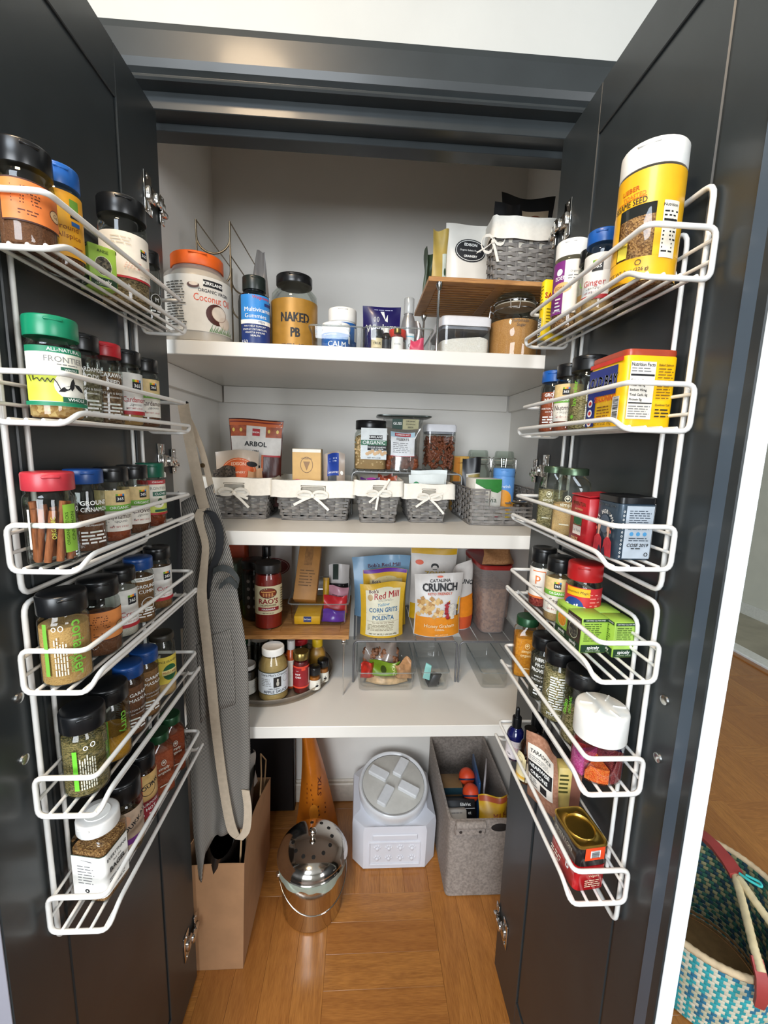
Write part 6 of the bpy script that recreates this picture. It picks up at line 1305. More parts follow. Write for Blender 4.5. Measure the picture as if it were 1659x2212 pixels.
pouch('tall white pouch with dark red oval label behind the marinara jar', 'pasta_pouch', 'pouch', -.2720, 1.3000, zb, .128, .232, .032, P('#b9b2ae', .4, 0, .06, 12, coat=.2), 0, lambda L, w, h: (L.disc(w * .08, h * .46, w * .38, h * .12, P('#6a1a20'), 28), L.ring(w * .08, h * .46, w * .35, h * .105, w * .012, P('#c8a8a4'), 30), L.text('EDISON', w * .08, h * .515, w * .10, P('#e0d0cc'), .02), L.text('Food', w * .14, h * .45, w * .07, P('#e0d0cc'), 0)), topw=1.0, seed=21, wav=.002)
carton('tall orange carton against the side wall, lowest shelf riser', 'food_carton', 'carton', -.3850, 1.2880, zb, .076, .050, .225, P('#b8441c', .5, 0, .05), 0, lambda L, w, h: L.lines(-w * .3, w * .4, h * .80, h * .92, 3, P('#e0946a'), .3))
carton('green-grey carton beside the apron on the bamboo riser', 'food_carton', 'carton', -.3720, 1.1750, zb, .060, .110, .150, P('#5c6a58', .5, 0, .08, 20), 0, lambda L, w, h: (L.rect(-w * .49, w * .49, h * .0, h * .2, P('#9aa83c'), 2), L.text('Ai', w * .1, h * .82, w * .2, WINK), L.lines(-w * .3, w * .4, h * .3, h * .7, 7, P('#b8c0a8'), .4)), side=lambda L, w, h: (L.lines(-w * .4, w * .3, h * .25, h * .72, 9, P('#b8c0a8'), .4), L.rect(-w * .49, w * .49, h * .0, h * .2, P('#9aa83c'), 2)))
clear_bin('clear plastic bin of pasta and packets on the bamboo riser', -.1850, -.0270, 1.0820, 1.3150, zb, .0650, lip=.006)
carton('yellow pasta carton with blue badge inside the clear bin', 'food_carton', 'carton', -.1370, 1.1750, zb + .0012, .070, .160, .024, P('#e0a818', .45, 0, .04), 0, lambda L, w, h: (L.rect(-w * .14, w * .16, h * .30, h * .95, P('#1f3a7a'), 2), L.text('De Cecco', w * .01, h * .62, h * .26, WINK, .02, maxw=w * .26)))
def f_kraft(L, w, h):
    D = P('#6a4a28', .6); L.rect(-w * .20, w * .16, h * .50, h * .82, P('#8a5f30', .6, 0, .2, 90), 2, 4); L.ring(-w * .02, h * .66, w * .20, h * .17, w * .012, D, 4); L.lines(-w * .34, w * .34, h * .86, h * .97, 4, D, .3); L.lines(-w * .34, w * .34, h * .18, h * .44, 6, D, .3)
t = carton('long kraft paper pasta box leaning back in the clear bin', 'pasta_box', 'carton', -.1480, 1.1500, zb + .0290, .062, .046, .196, P('#a8763e', .6, 0, .10, 25), 0, f_kraft, rot=(-.55, .06, 0)); t.location = Vector((-.1480, 1.1330, zb + .0530)) * U
pouch('violet crumpled packet at the bottom of the clear bin', 'snack_packet', 'packet', -.0660, 1.1150, zb + .0014, .068, .034, .030, P('#5c2f9a', .3, 0, .1, 30, coat=.3), 0, None, gus=False, topw=.9, seed=24, wav=.006)
pouch('red packet on top of the violet packet in the clear bin', 'snack_packet', 'packet', -.0640, 1.1480, zb + .0120, .070, .050, .022, P('#c2242c', .35, 0, .08, 30), .1, None, gus=False, topw=.95, seed=25, wav=.006, tilt=.2)
pouch('pink and clear packet above the red packet in the clear bin', 'snack_packet', 'packet', -.0580, 1.1800, zb + .0250, .062, .052, .020, P('#c08a98', .35, 0, .08, 30), -.1, lambda L, w, h: L.lines(-w * .3, w * .3, h * .5, h * .6, 1, P('#7a4a58')), gus=False, topw=.95, seed=26, wav=.005, tilt=.2)
pouch('white and black packet with dark band standing in the clear bin', 'snack_packet', 'packet', -.0590, 1.2400, zb + .0200, .066, .110, .026, P('#c4bfbc', .4, 0, .05, 20), .0, lambda L, w, h: (L.rect(-w * .46, w * .46, h * .22, h * .48, P('#1e1c20'), 6, 4), L.lines(-w * .3, w * .3, h * .40, h * .46, 1, WINK), L.rect(-w * .30, -w * .02, h * .58, h * .99, P('#2f3a34'), 3, 4)), gus=False, topw=.95, seed=27, wav=.005)
t = thing('seasoning_tube', 'slim mustard yellow tube standing in the clear bin', 'tube', (-.0950, 1.2100, zb + .0012))
m = M(); loft(m, [(0, .0100), (.075, .0095), (.088, .0090, .003)], P('#c89a24', .4, 0, .05), 20); put('tube', m, t); m = M(); loft(m, [(.0882, .0088, .0026), (.096, .0092, .0016)], P('#b08418', .4), 16); put('crimp', m, t)

# grey wire risers with bags of grain and cereal
SLG = P('#8a8682', .4, .25, .05, 20, name='grey_metal_slat')
DW = P('#6e6e70', .35, .4, .04, name='dark_grey_coated_wire')
wire_riser('wider grey wire riser under the bags of corn grits and cereal', -.0090, .2810, 1.0980, 1.36, S3, .1230, 5, DW, .0028, SLG)
wire_riser('narrower grey wire riser under the red-lidded cereal containers', .2890, .4820, 1.0960, 1.36, S3, .1230, 4, DW, .0028, SLG)
zw = S3 + .1230 + .0048
YB = P('#dcae2c', .45, 0, .05, coat=.15)
def f_corn(L, w, h):
    L.rect(-w * .38, w * .40, h * .04, h * .90, P('#e4dcc0', .5, 0, .03), 12, 12); L.disc(w * .02, h * .88, w * .24, h * .05, P('#e4dcc0', .5, 0, .03)); L.ring(w * .01, h * .47, w * .38, h * .43, w * .008, P('#4a6a80'), 4)
    L.text("Bob's", -w * .20, h * .875, w * .10, P('#5a1c1c'), .03); L.text('Red Mill', w * .09, h * .79, w * .20, P('#a82028'), .03, .05, shear=.12, maxw=w * .56); L.disc(-w * .28, h * .77, w * .06, h * .06, P('#c0a070'), 12); L.lines(-w * .1, w * .25, h * .69, h * .73, 2, GREYINK, .3)
    BL = P('#3d6c92'); L.text('Yellow', w * .02, h * .635, w * .10, P('#5a90b0'), .01, .04, shear=.25); L.text('CORN GRITS', w * .02, h * .535, w * .14, BL, .02, maxw=w * .66); L.text('also known as', w * .02, h * .46, w * .045, GREYINK); L.text('POLENTA', w * .02, h * .39, w * .14, BL, .02, maxw=w * .50); L.text('You Can See Our Quality', w * .02, h * .30, w * .05, P('#6a4a2a'), 0, shear=.2); L.rect(-w * .36, w * .38, h * .325, h * .328, P('#8a7a58'), 8); L.lines(-w * .34, w * .36, h * .14, h * .27, 5, P('#7a6a4a'), .3); L.text('NET WT 24 OZ (1 LB 8 OZ) 680g', w * .02, h * .08, w * .045, INK, .01)
pouch('yellow bag of corn grits with cream label standing on the wider wire riser', 'grain_bag', 'bag', .0690, 1.1360, zw, .122, .152, .056, YB, 0, f_corn, topw=1.06, seed=31, wav=.004)
pouch('yellow bag with purple top stripe directly behind the corn grits bag', 'grain_bag', 'bag', .0790, 1.2050, zw, .132, .172, .050, YB, 0, lambda L, w, h: (L.rect(-w * .49, w * .49, h * .94, h * .999, P('#6a2a98'), 12, 3), L.rect(-w * .35, w * .40, h * .1, h * .84, P('#d8c890'), 8, 6), L.disc(w * .03, h * .84, w * .24, h * .04, P('#d8c890')), L.ring(w * .03, h * .62, w * .38, h * .24, w * .012, P('#6a3a7a'), 4), L.text("Bob's", -w * .2, h * .80, w * .09, P('#3a1c3c'), .02)), topw=1.0, seed=32, wav=.004)
pouch('pale blue bag with flared top behind the yellow grain bags', 'grain_bag', 'bag', .0700, 1.2660, zw, .160, .196, .044, P('#7fa6c6', .45, 0, .05, 15, coat=.2), -.05, lambda L, w, h: (L.text("Bob's Red Mill", w * .05, h * .85, w * .10, P('#5a2038'), .02, .05), L.rect(-w * .3, w * .3, h * .3, h * .76, P('#b0a898'), 6, 6)), topw=1.15, seed=33, wav=.012)
def f_crunch(L, w, h):
    O = P('#e08a1e', .45, 0, .04); L.rect(-w * .485, w * .485, h * .01, h * .33, O, 12, 6); L.poly([(w * .42, h * .30), (w * .47, h * .62), (w * .20, h * .58), (w * .02, h * .32)], P('#e8b32a')); L.poly([(-w * .485, h * .33), (-w * .2, h * .33), (w * .42, h * .25), (w * .42, h * .30), (-w * .1, h * .36), (-w * .485, h * .36)], O)
    rng = random.Random(9)
    for k in range(46):
        u, v = -w * .44 + w * .52 * rng.random(), h * (.34 + .30 * rng.random())
        if (u + w * .2) ** 2 / (w * .33) ** 2 + (v - h * .46) ** 2 / (h * .19) ** 2 > 1: continue
        a = rng.random() * 3; s = w * .055; L.poly([(u + s * cos(a + q * pi / 2), v + s * sin(a + q * pi / 2)) for q in range(4)], P(rng.choice(('#d8b070', '#c79a58', '#e2c08a', '#b8864a')), .6, 0, 0))
    for k in range(10): L.disc(w * (.13 + .05 * rng.random()), h * (.32 + .026 * k), w * .045, h * .02, P('#a82a30' if k % 3 else '#8a1c24'), 10)
    for k in range(8): L.disc(w * (.24 + .05 * rng.random()), h * (.32 + .028 * k), w * .05, h * .02, P('#d8cfc0'), 10)
    L.text('CATALINA', w * .0, h * .905, w * .085, INK, .02, .02); L.text('CRUNCH', w * .0, h * .80, w * .22, INK, .035, sx=.78, maxw=w * .72); L.text('KETO FRIENDLY', w * .0, h * .705, w * .07, P('#c8502c'), .02)
    L.text('Honey Graham', w * .0, h * .20, w * .105, P('#f4d8a8'), .01); L.text('CEREAL', w * .0, h * .14, w * .06, P('#f4d8a8'), .01); L.text('NET WT 9 OZ', w * .05, h * .05, w * .045, P('#f4d8a8')); L.disc(w * .0, h * .965, w * .06, h * .015, P('#e05a34'), 14); L.vlines(w * .36, w * .42, h * .34, h * .56, 1, INK, .5)
WB = P('#d6d0ca', .42, 0, .03, coat=.15)
pouch('white and orange cereal bag nearest on the wider wire riser', 'cereal_bag', 'bag', .2290, 1.1430, zw, .136, .180, .056, WB, .06, f_crunch, topw=1.04, seed=34, wav=.004)
pouch('second white and orange cereal bag turned sideways behind the first', 'cereal_bag', 'bag', .3120, 1.2000, zw, .086, .198, .060, WB, .85, lambda L, w, h: (L.rect(-w * .485, w * .485, h * .01, h * .20, P('#d0542a'), 8, 4), L.rect(-w * .485, w * .485, h * .20, h * .52, P('#e8861c'), 8, 5), L.text('CRUNCH', -w * .1, h * .72, w * .2, INK, .03, -.4), L.vlines(w * .10, w * .26, h * .26, h * .50, 2, INK, .4), L.rect(w * .2, w * .42, h * .06, h * .14, PAPER, 3)), topw=.9, seed=35, wav=.010)
def f_toms(L, w, h):
    L.rect(-w * .49, w * .49, h * .915, h * .998, P('#d8a81c', .4), 12, 3); L.disc(-w * .32, h * .80, w * .09, h * .035, P('#d8542c'), 18)
    u, v = w * .02, h * .72; L.disc(u, v + h * .035, w * .085, h * .042, INK, 20); L.disc(u, v + h * .012, w * .06, h * .035, WB, 20); L.rect(u - w * .05, u + w * .05, v - h * .012, v - h * .002, INK, 4); L.text("ZOM'S", w * .02, h * .65, w * .16, P('#8a6a20'), .03); L.text("ZOM'S", w * .02, h * .648, w * .155, P('#d8b850'), .0); L.rect(-w * .49, -w * .35, h * .0, h * .22, P('#d8a81c', .4), 3, 4)
pouch('tall white bag with yellow top band behind the cereal bags', 'cereal_bag', 'bag', .2330, 1.2600, zw, .146, .226, .046, WB, 0, f_toms, topw=1.0, seed=36, wav=.003)
FLAKE = GR('#8a6448', '#c09a78', 75, 'vor', .9, .7)
def cereal_box(label, x, yf, z, w0, w1, d, h, fill, lid):
    t = thing('cereal_container', label, 'container', (x, yf + d / 2, z))
    a0, a1, b = w0 / 2, w1 / 2, d / 2
    m = M(); loft(m, [(.0004, a0 * .9, b * .94, 6), (.004, a0, b * .97, 6), (h * .78, a1 * .94, b, 7), (h * .785, a1, b * 1.01, 7), (h - .010, a1 * 1.02, b * 1.02, 7)], FROST, 40, True, False); put('box', m, t)
    m = M(); loft(m, [(h - .012, a1 * 1.05, b * 1.03, 7), (h - .002, a1 * 1.06, b * 1.035, 7), (h, a1 * 1.02, b * 1.01, 7), (h - .003, a1 * .92, b * .95, 7), (h - .003, a1 * .1, b * .1, 4)], lid, 44); put('lid', m, t)
    m = M(); loft(m, [(.003, a0 * .9, b * .93, 6), (fill * .5, (a0 + a1) * .455, b * .95, 6), (fill, a1 * .90, b * .96, 6), (fill + .003, a1 * .5, b * .6, 6)], FLAKE, 36); put('contents', m, t)
    return t
LIDR = P('#9c2420', .4, 0, .06)
cereal_box('frosted cereal container with red lid on the narrower wire riser', .3950, 1.1360, zw, .076, .094, .195, .205, .135, LIDR)
cereal_box('second frosted cereal container against the right wall, mostly hidden', .4620, 1.2500, zw, .040, .046, .110, .190, .10, LIDR)
pouch('clear bag of brown sugar lying on the red cereal lid', 'sugar_bag', 'bag', .4040, 1.1620, zw + .2030, .098, .050, .060, GR('#8a5a34', '#b58558', 120, 'noise', .3), .1, None, gus=False, topw=.8, seed=40, wav=.010, tilt=.5, bulge=.8)

# clear bins in front of and under the risers
clear_bin('wide clear bin of snack bags under the wire riser', .0020, .1600, 1.0500, 1.2500, S3, .0560, lip=.003)
clear_bin('narrow clear bin of small gadgets under the wire riser', .1770, .2530, 1.0520, 1.2500, S3, .0560, lip=.003)
clear_bin('narrow empty clear bin under the narrower wire riser', .3460, .4230, 1.0600, 1.2500, S3, .0500, lip=.003)
pouch('green snack bag with small print on top of the wide clear bin', 'snack_bag', 'bag', .0790, 1.0850, S3 + .0300, .088, .034, .034, P('#6f8f22', .4, 0, .12, 40), .04, lambda L, w, h: (L.text('CROU', w * .30, h * .5, w * .13, P('#d8d8a0'), .02, pi / 2), L.disc(-w * .05, h * .6, w * .10, h * .2, P('#3a4a14'), 12)), gus=False, topw=.98, seed=41, wav=.008, tilt=.5)
pouch('red and black candy wrapper at one end of the wide clear bin', 'snack_bag', 'wrapper', .0310, 1.0870, S3 + .0220, .040, .044, .028, P('#a8281c', .35, 0, .35, 60), .1, None, gus=False, topw=.9, seed=42, wav=.01)
pouch('tan snack bag resting in the wide clear bin', 'snack_bag', 'bag', .1300, 1.0900, S3 + .0180, .050, .050, .034, P('#b0845c', .4, 0, .3, 60), -.1, None, gus=False, topw=.9, seed=43, wav=.01)
pouch('clear twisted bag of brown snacks at the back of the wide clear bin', 'snack_bag', 'bag', .0700, 1.1500, S3 + .0100, .120, .095, .060, GL('#d8c8bc', .12, .15, .35, key='bag_film2'), .0, None, gus=False, topw=.7, seed=44, wav=.015)
nuts(COL.objects['snack_bag.003'], .045, .012, .02, .06, .010, .012, P('#8a5a3c', .6, 0, .3, 60), 40, 'pretzels', 12)
pouch('brown snack bag lying flat in the bottom of the wide clear bin', 'snack_bag', 'bag', .0860, 1.1000, S3 + .0012, .120, .030, .050, P('#c0a078', .4, 0, .3, 50), 0, None, gus=False, topw=1.0, seed=46, wav=.006)
t = thing('gadget', 'dark grey metal kitchen gadget with turquoise tip in the narrow clear bin', 'gadget', (.2130, 1.105, S3 + .002), .1)
m = M(); GM = P('#3c3c3e', .4, .4, .1, 40); box(m, -.018, .016, -.030, .020, .002, .010, GM, .002); vs0 = len(m.v); box(m, -.022, .004, -.040, -.032, .004, .040, GM, .002); m.xf(lambda x, y, z: (x + z * .4, y, z), vs0); loft(m, [(.010, .012), (.022, .014), (.028, .006)], GM, 14, cx=.006, cy=-.01); put('body', m, t)
m = M(); m.add([(-.030, -.020, .020), (-.012, -.026, .016), (-.006, -.020, .054), (-.020, -.012, .060), (-.029, -.018, .021), (-.011, -.024, .017), (-.005, -.018, .055), (-.019, -.010, .061)], [(0, 1, 2, 3), (7, 6, 5, 4), (0, 4, 5, 1), (1, 5, 6, 2), (2, 6, 7, 3), (3, 7, 4, 0)], P('#7ab8b0', .4)); put('tip', m, t)

# ------------------------------------------------------------------ closet floor
# pet food bin with screw-top lid
VM = P('#dcdde4', .42, 0, .02, 10, name='white_bin_plastic')
t = thing('food_bin', 'white chamfered pet food bin with round screw lid on the parquet', 'bin', (.1290, 1.2460, .0005))
def oct_(z, a, b, c): return [(a, -b + c, z), (a, b - c, z), (a - c, b, z), (-a + c, b, z), (-a, b - c, z), (-a, -b + c, z), (-a + c, -b, z), (a - c, -b, z)]
m = M(); rings = [oct_(0, .126, .122, .034), oct_(.004, .130, .126, .034), oct_(.135, .132, .127, .034), oct_(.150, .130, .125, .036)]
tilt = .227; zc = .196
top = [(.118 * cos(-pi / 8 * 0 + a), .118 * sin(a) * cos(tilt), zc - .012 + .118 * sin(a) * sin(tilt)) for a in [(-.5 * pi / 4 * 1) + 0 for _ in range(0)]]
angs = [-.46, .46, pi / 2 - .46, pi / 2 + .46, pi - .46, pi + .46, 1.5 * pi - .46, 1.5 * pi + .46]
top = [(.120 * cos(a), -.014 + .112 * sin(a), zc - .030 + .112 * sin(a) * .23) for a in angs]
vs = [p for r in rings for p in r] + top; fs = []
for k in range(4): fs += [(k * 8 + i, k * 8 + (i + 1) % 8, k * 8 + 8 + (i + 1) % 8, k * 8 + 8 + i) for i in range(8)]
fs += [tuple(range(7, -1, -1)), tuple(range(32, 40))]; m.add(vs, fs, VM); put('body', m, t, smooth=20)
m = M(); F_ = lambda x, z: (x, -.1275, z)                            # raised front frame with paw prints
for x0, x1, z0, z1 in ((-.078, .078, .095, .099), (-.078, .078, .018, .022), (-.080, -.076, .018, .099), (.076, .080, .018, .099)): box(m, x0, x1, -.1300, -.126, z0, z1, VM, .0008)
put('front_frame', m, t, smooth=0)
m = M(); box(m, -.070, .070, -.1310, -.126, .108, .126, VM, .003); put('grip', m, t, smooth=0)
for i in range(4):
    for j in range(2):
        cx, cz = -.054 + .036 * i, .040 + .036 * j; m = M()
        for dx, dz, r in ((0, -.003, .0058), (-.0085, .003, .0030), (-.0035, .0085, .0032), (.0035, .0085, .0032), (.0085, .003, .0030)):
            vs0 = len(m.v); loft(m, [(0, r), (.0022, r * .8), (.003, r * .3)], VM, 10); m.xf(lambda a, b, c: (cx + dx + a, -.1268 - c, cz + dz + b), vs0)
        put('paw_print', m, t)
T_ = lambda x, y, z: (x, -.014 + y * cos(tilt) - z * sin(tilt), zc + y * sin(tilt) + z * cos(tilt))
m = M(); loft(m, [(-.034, .110), (-.030, .112), (-.004, .112), (-.002, .1145), (.004, .1145), (.012, .113), (.0145, .109), (.0125, .104), (.008, .102)], P('#dfdfe0', .3, 0, .02, coat=.3), 56, True, False); m.xf(T_); lid = put('lid', m, t)
m = M(); loft(m, [(.0065, .102), (.0100, .098), (.0105, .01)], P('#c9c5bc', .3, 0, .03, coat=.3, name='smoky_lid_plastic'), 48); m.xf(T_); put('lid_disc', m, lid)
for k in range(4):
    a = k * pi / 2 + .25 + pi / 4; m = M(); box(m, .022, .088, -.016, .016, .0102, .026, P('#e0e0e0', .3, 0, .03, coat=.3), .003); m.xf(lambda x, y, z: T_(x * cos(a) - y * sin(a), x * sin(a) + y * cos(a), z)); put('lid_grip', m, lid, smooth=20)
# compost pail
t = thing('compost_pail', 'polished steel compost pail with holed domed lid on the parquet', 'pail', (-.1130, 1.0330, .0005)); ST = P('#cfc9c2', .10, 1.0, .02, name='polished_steel')
m = M(); loft(m, [(0, .078), (.002, .082), (.006, .0835), (.150, .0900), (.156, .0925), (.158, .090)], ST, 56, True, False); put('body', m, t)
m = M(); n = 56; vs = []
for r, (z, rr) in enumerate(((.160, .0905), (.162, .0955), (.150, .0955), (.136, .0935))):
    for i in range(n): q = .0012 * sin(i * 1.9 + r) + .001 * sin(i * .7); vs.append(((rr + q) * cos(2 * pi * i / n), (rr + q) * sin(2 * pi * i / n), z + (.006 * sin(i * .5) + .003 * sin(i * 1.3) if r == 3 else 0)))
m.add(vs, [(k * n + i, k * n + (i + 1) % n, k * n + n + (i + 1) % n, k * n + n + i) for k in range(3) for i in range(n)], GL('#bccdc0', .06, .2, .55, key='bag_liner')); put('bag_liner', m, t, smooth=70)
m = M(); prof = [(.163, .097), (.166, .0985), (.1685, .096)] + [(.1685 + .046 * sin(a * pi / 24), .096 * cos(a * pi / 24)) for a in range(1, 12)] + [(.2145, .004)]; loft(m, prof, ST, 64, True, True); lid = put('lid', m, t, smooth=60)
for k in range(12):
    a = 2 * pi * k / 12 + .15; th = 56 * pi / 180; m = M(); loft(m, [(0, .0052), (.0006, .0052)], P('#0c0b0a', .6, 0, 0, name='vent_hole'), 12)
    nx, nz = .046 * cos(th), .096 * sin(th); l = math.hypot(nx, nz); nx, nz = nx / l, nz / l; rr, zz = .0962 * cos(th), .1685 + .0462 * sin(th)
    m.xf(lambda x, y, z: ((rr + x * nz + z * nx) * cos(a) - y * sin(a), (rr + x * nz + z * nx) * sin(a) + y * cos(a), zz - x * nx + z * nz)); put('vent_hole', m, lid)
m = M(); loft(m, [(.214, .006), (.220, .0045), (.225, .009), (.232, .0115), (.238, .009), (.2405, .003)], ST, 20); put('knob', m, lid)
m = M(); pts = []
for k in range(25):
    a = pi * k / 24; x, y = -.0945 * cos(a), -.0945 * sin(a) * 1.06; pts.append((x * .95 - y * .30, y * .95 + x * .30, .128 - .052 * sin(a)))
tube(m, pts, .0019, ST, 8); put('handle', m, t)
for p in (pts[0], pts[-1]):
    m = M(); loft(m, [(-.006, .007), (.004, .007), (.007, .004)], ST, 14); a = math.atan2(p[1], p[0]); m.xf(lambda x, y, z: (p[0] + cos(a) * z - sin(a) * x, p[1] + sin(a) * z + cos(a) * x, p[2] + y)); put('handle_knob', m, t)
# fabric bin of pet things
FB = P('#8d837b', .9, 0, .22, 130, .3, name='grey_felt'); t = thing('fabric_bin', 'grey felt bin full of pet toys on the parquet by the right door', 'bin', (.3720, 1.2080, .0005)); a, b, hh = .1000, .176, .256; w_ = .006
m = M(); loft(m, [(0, a - .004, b - .004, 22), (.004, a, b, 22), (hh, a + .001, b + .001, 22), (hh, a - w_, b - w_, 22), (.006, a - w_, b - w_, 22)], FB, 64, True, True)
# handle slot as a flat oval with its inner shade painted dark, with the rolled flap below it
def slot(m):
    keep = []
    return m
put('shell', m, t, smooth=30)
m = M(); tube(m, [(-.082, -b - .004, hh - .010), (.002, -b - .004, hh - .010)], .011, FB, 12); box(m, -.084, .004, -b - .0100, -b - .001, hh - .040, hh - .008, FB, .003); put('handle_flap', m, t, smooth=40)
for x in (-.068, -.012): m = M(); loft(m, [(0, .0045), (.0012, .0040)], P('#2c2624', .6), 14); m.xf(lambda p, q, r: (x + p, -b - .0100 - r, hh - .028 + q)); put('grommet', m, t)
m = M(); loft(m, [(.0004, .026, .013), (.0012, .024, .012)], P('#1a1512', .9, 0, 0, name='handle_slot_shade'), 26); m.xf(lambda p, q, r: (.048 + p, -b - .0012 - r, hh - .024 + q)); put('handle_slot', m, t)
zi = .0012 + .0005
carton('black supplement carton with white name strip inside the felt bin', 'pet_carton', 'carton', .3290, 1.1350, .168, .094, .050, .048, P('#17181c', .5, 0, .05), 0, lambda L, w, h: (L.text('ElleVet', w * .18, h * .75, h * .24, WINK, .02), L.rect(-w * .48, w * .48, h * .52, h * .56, WINK, 2), L.text('et', w * .30, h * .30, h * .26, WINK, .02)), rot=(-.55, 0, 0))
carton('white carton with orange crescent at the front of the felt bin', 'pet_carton', 'carton', .3120, 1.0900, .170, .058, .022, .052, P('#c9c2b8', .5, 0, .04), 0, lambda L, w, h: (L.disc(w * .25, h * .12, w * .42, h * .34, P('#d8922c'), 20), L.disc(w * .32, h * .04, w * .40, h * .30, P('#3a1c16'), 20), L.lines(-w * .3, w * .35, h * .82, h * .90, 1, GREYINK)), rot=(-.45, 0, 0))
carton('brown and teal carton deep at the back of the felt bin', 'pet_carton', 'carton', .3230, 1.2300, .120, .064, .060, .090, P('#7a5c38', .6, 0, .08, 20), 0, lambda L, w, h: (L.rect(-w * .49, w * .49, h * .72, h * .99, P('#24404a'), 2), L.disc(w * .1, h * .2, w * .25, h * .18, P('#2c2018'), 16)))
def ball(label, x, y, z, r):
    t = thing('dog_ball', label, 'ball', (x, y, z)); O = P('#d8451e', .5, 0, .06); m = M(); loft(m, [(r * sin(k * pi / 14), max(.0005, r * cos(k * pi / 14))) for k in range(-7, 8)], O, 24); m.xf(lambda a, b, c: (a, c, b * 1.0)); put('ball', m, t, smooth=60)
    m = M()
    tube(m, [(r * .99 * cos(q * pi / 14), -r * .30 * cos(q * 0) - r * .0, r * .99 * sin(q * pi / 14)) for q in range(0)] or [(r * .965 * cos(2 * pi * q / 28), -r * .28, r * .965 * sin(2 * pi * q / 28)) for q in range(28)], r * .10, P('#1a2348', .5), 8, True); m.xf(lambda a, b, c: (a, b * cos(.9) - c * sin(.9), b * sin(.9) + c * cos(.9))); put('band', m, t)
ball('nearer orange ball with navy band in the felt bin', .3740, 1.1750, .214, .0265)
ball('farther orange ball with navy band in the felt bin', .3760, 1.2370, .218, .0265)
t = carton('blue toy backing card standing behind the two orange balls', 'toy_card', 'card', .4030, 1.2250, .110, .130, .006, .150, P('#1f4a78', .35, 0, .08, coat=.2), pi / 2 - .1, lambda L, w, h: L.rect(-w * .2, w * .1, h * .3, h * .7, P('#8a2a2c'), 2))
t = carton('white picture card with red edge leaning in the felt bin', 'toy_card', 'card', .4380, 1.2350, .100, .120, .006, .140, P('#b9b2b4', .4, 0, .05), pi / 2 - .35, lambda L, w, h: (L.rect(w * .38, w * .49, 0, h, P('#b8342c'), 1), [L.disc(w * u, h * v, w * .07, h * .06, INK, 12) for u, v in ((-.3, .75), (-.1, .62))], L.disc(w * .02, h * .45, w * .1, h * .08, P('#b06848'), 14)))
pouch('yellow chew bag with red lettering slumped over the front of the felt bin', 'treat_bag', 'bag', .4190, 1.0800, .165, .088, .100, .044, P('#c99a1a', .4, 0, .1, 20), -.05, lambda L, w, h: (L.text('MILK', w * .22, h * .55, w * .22, P('#8a3a1a'), .02, .05), L.rect(-w * .48, w * .48, h * .86, h * .98, P('#a84a24'), 6, 2)), gus=False, topw=.98, seed=50, wav=.008, tilt=.3)
# paper carrier bag holding a dark bag
PB = P('#a97f5a', .8, 0, .06, 20, .1, name='brown_paper'); t = thing('paper_bag', 'open brown paper carrier bag with twine handles beside the left door', 'bag', (-.3380, 1.0350, .0005))
a, b = .0700, .1550; n = 14
def side(u, v, o=0):                                                # u runs round the four sides; right side pleated inwards
    per = [(-a, -b), (a, -b), (a, b), (-a, b), (-a, -b)]; k = min(3, int(u * 4)); f = u * 4 - k; x = per[k][0] * (1 - f) + per[k + 1][0] * f; y = per[k][1] * (1 - f) + per[k + 1][1] * f
    h_ = .300 + (.006 * sin(9 * u)) - (.03 * (y + b) / (2 * b))
    if k in (1, 3): x += (-.020 if k == 1 else .020) * sin(pi * f) * v
    x += .010 * v * sin(5 * u); return (x, y, v * h_ + .001)
m = M(); grid(m, side, 48, 10, PB); box(m, -a, a, -b, b, 0, .0012, PB); put('bag', m, t, smooth=50)
m = M(); rim = [side(k / 47.999, 1) for k in range(48)]; tube(m, rim, .0011, PB, 5, True); put('rim_fold', m, t)
for y in (-.10, .11):
    m = M(); tube(m, [(.060, y - .03, .25), (.066, y - .03, .34), (.058, y, .385), (.066, y + .03, .34), (.060, y + .03, .25)], .0022, P('#b0906a', .8, 0, .1, 60, .2), 6); put('twine_handle', m, t)
t = thing('tote_bag', 'glossy black folded tote bag stuffed into the brown paper bag', 'bag', (-.3400, 1.0300, .002)); m = M(); CL = P('#1b1816', .35, 0, .1, 20, .1, coat=.2)
def tote(u, v): q = 2 * pi * u; r = 1 + .10 * sin(3 * q) * v; return (.046 * cos(q) * r + .014 * v ** 3, .132 * sin(q) * r - .012 * v ** 3, .345 * v + .035 * v * sin(2 * q + .5) - .05 * v * sin(q) * 0 + .002)
grid(m, tote, 40, 10, CL); put('bag', m, t, smooth=60)
m = M(); strip(m, [(.030, -.09, .27), (.048, -.07, .345), (.052, -.02, .375), (.045, .03, .350), (.03, .05, .27)], (0, .3, .1), .014, P('#4a4640', .5), .002); put('handle', m, t)
pouch('white folded paper sheet standing in the tote bag', 'paper_sheet', 'paper', -.3000, 1.1000, .300, .080, .120, .010, P('#a9a49c', .5, 0, .08, 15), pi / 2 - .3, None, gus=False, topw=.6, seed=53, wav=.008)
t = thing('folding_case', 'flat black folding case leaning on the closet back wall', 'case', (-.3200, 1.3560, .0005), 0, rot=(.035, 0, 0)); m = M(); KB = P('#0e0e10', .45, 0, .1, 15); box(m, -.105, .108, -.018, .010, 0, .440, KB, .004); put('panel', m, t, smooth=0)
m = M(); tube(m, fillet([(-.04, -.006, .44), (-.04, -.006, .465), (.04, -.006, .465), (.04, -.006, .44)], .012, 4), .004, KB, 8); put('handle', m, t)
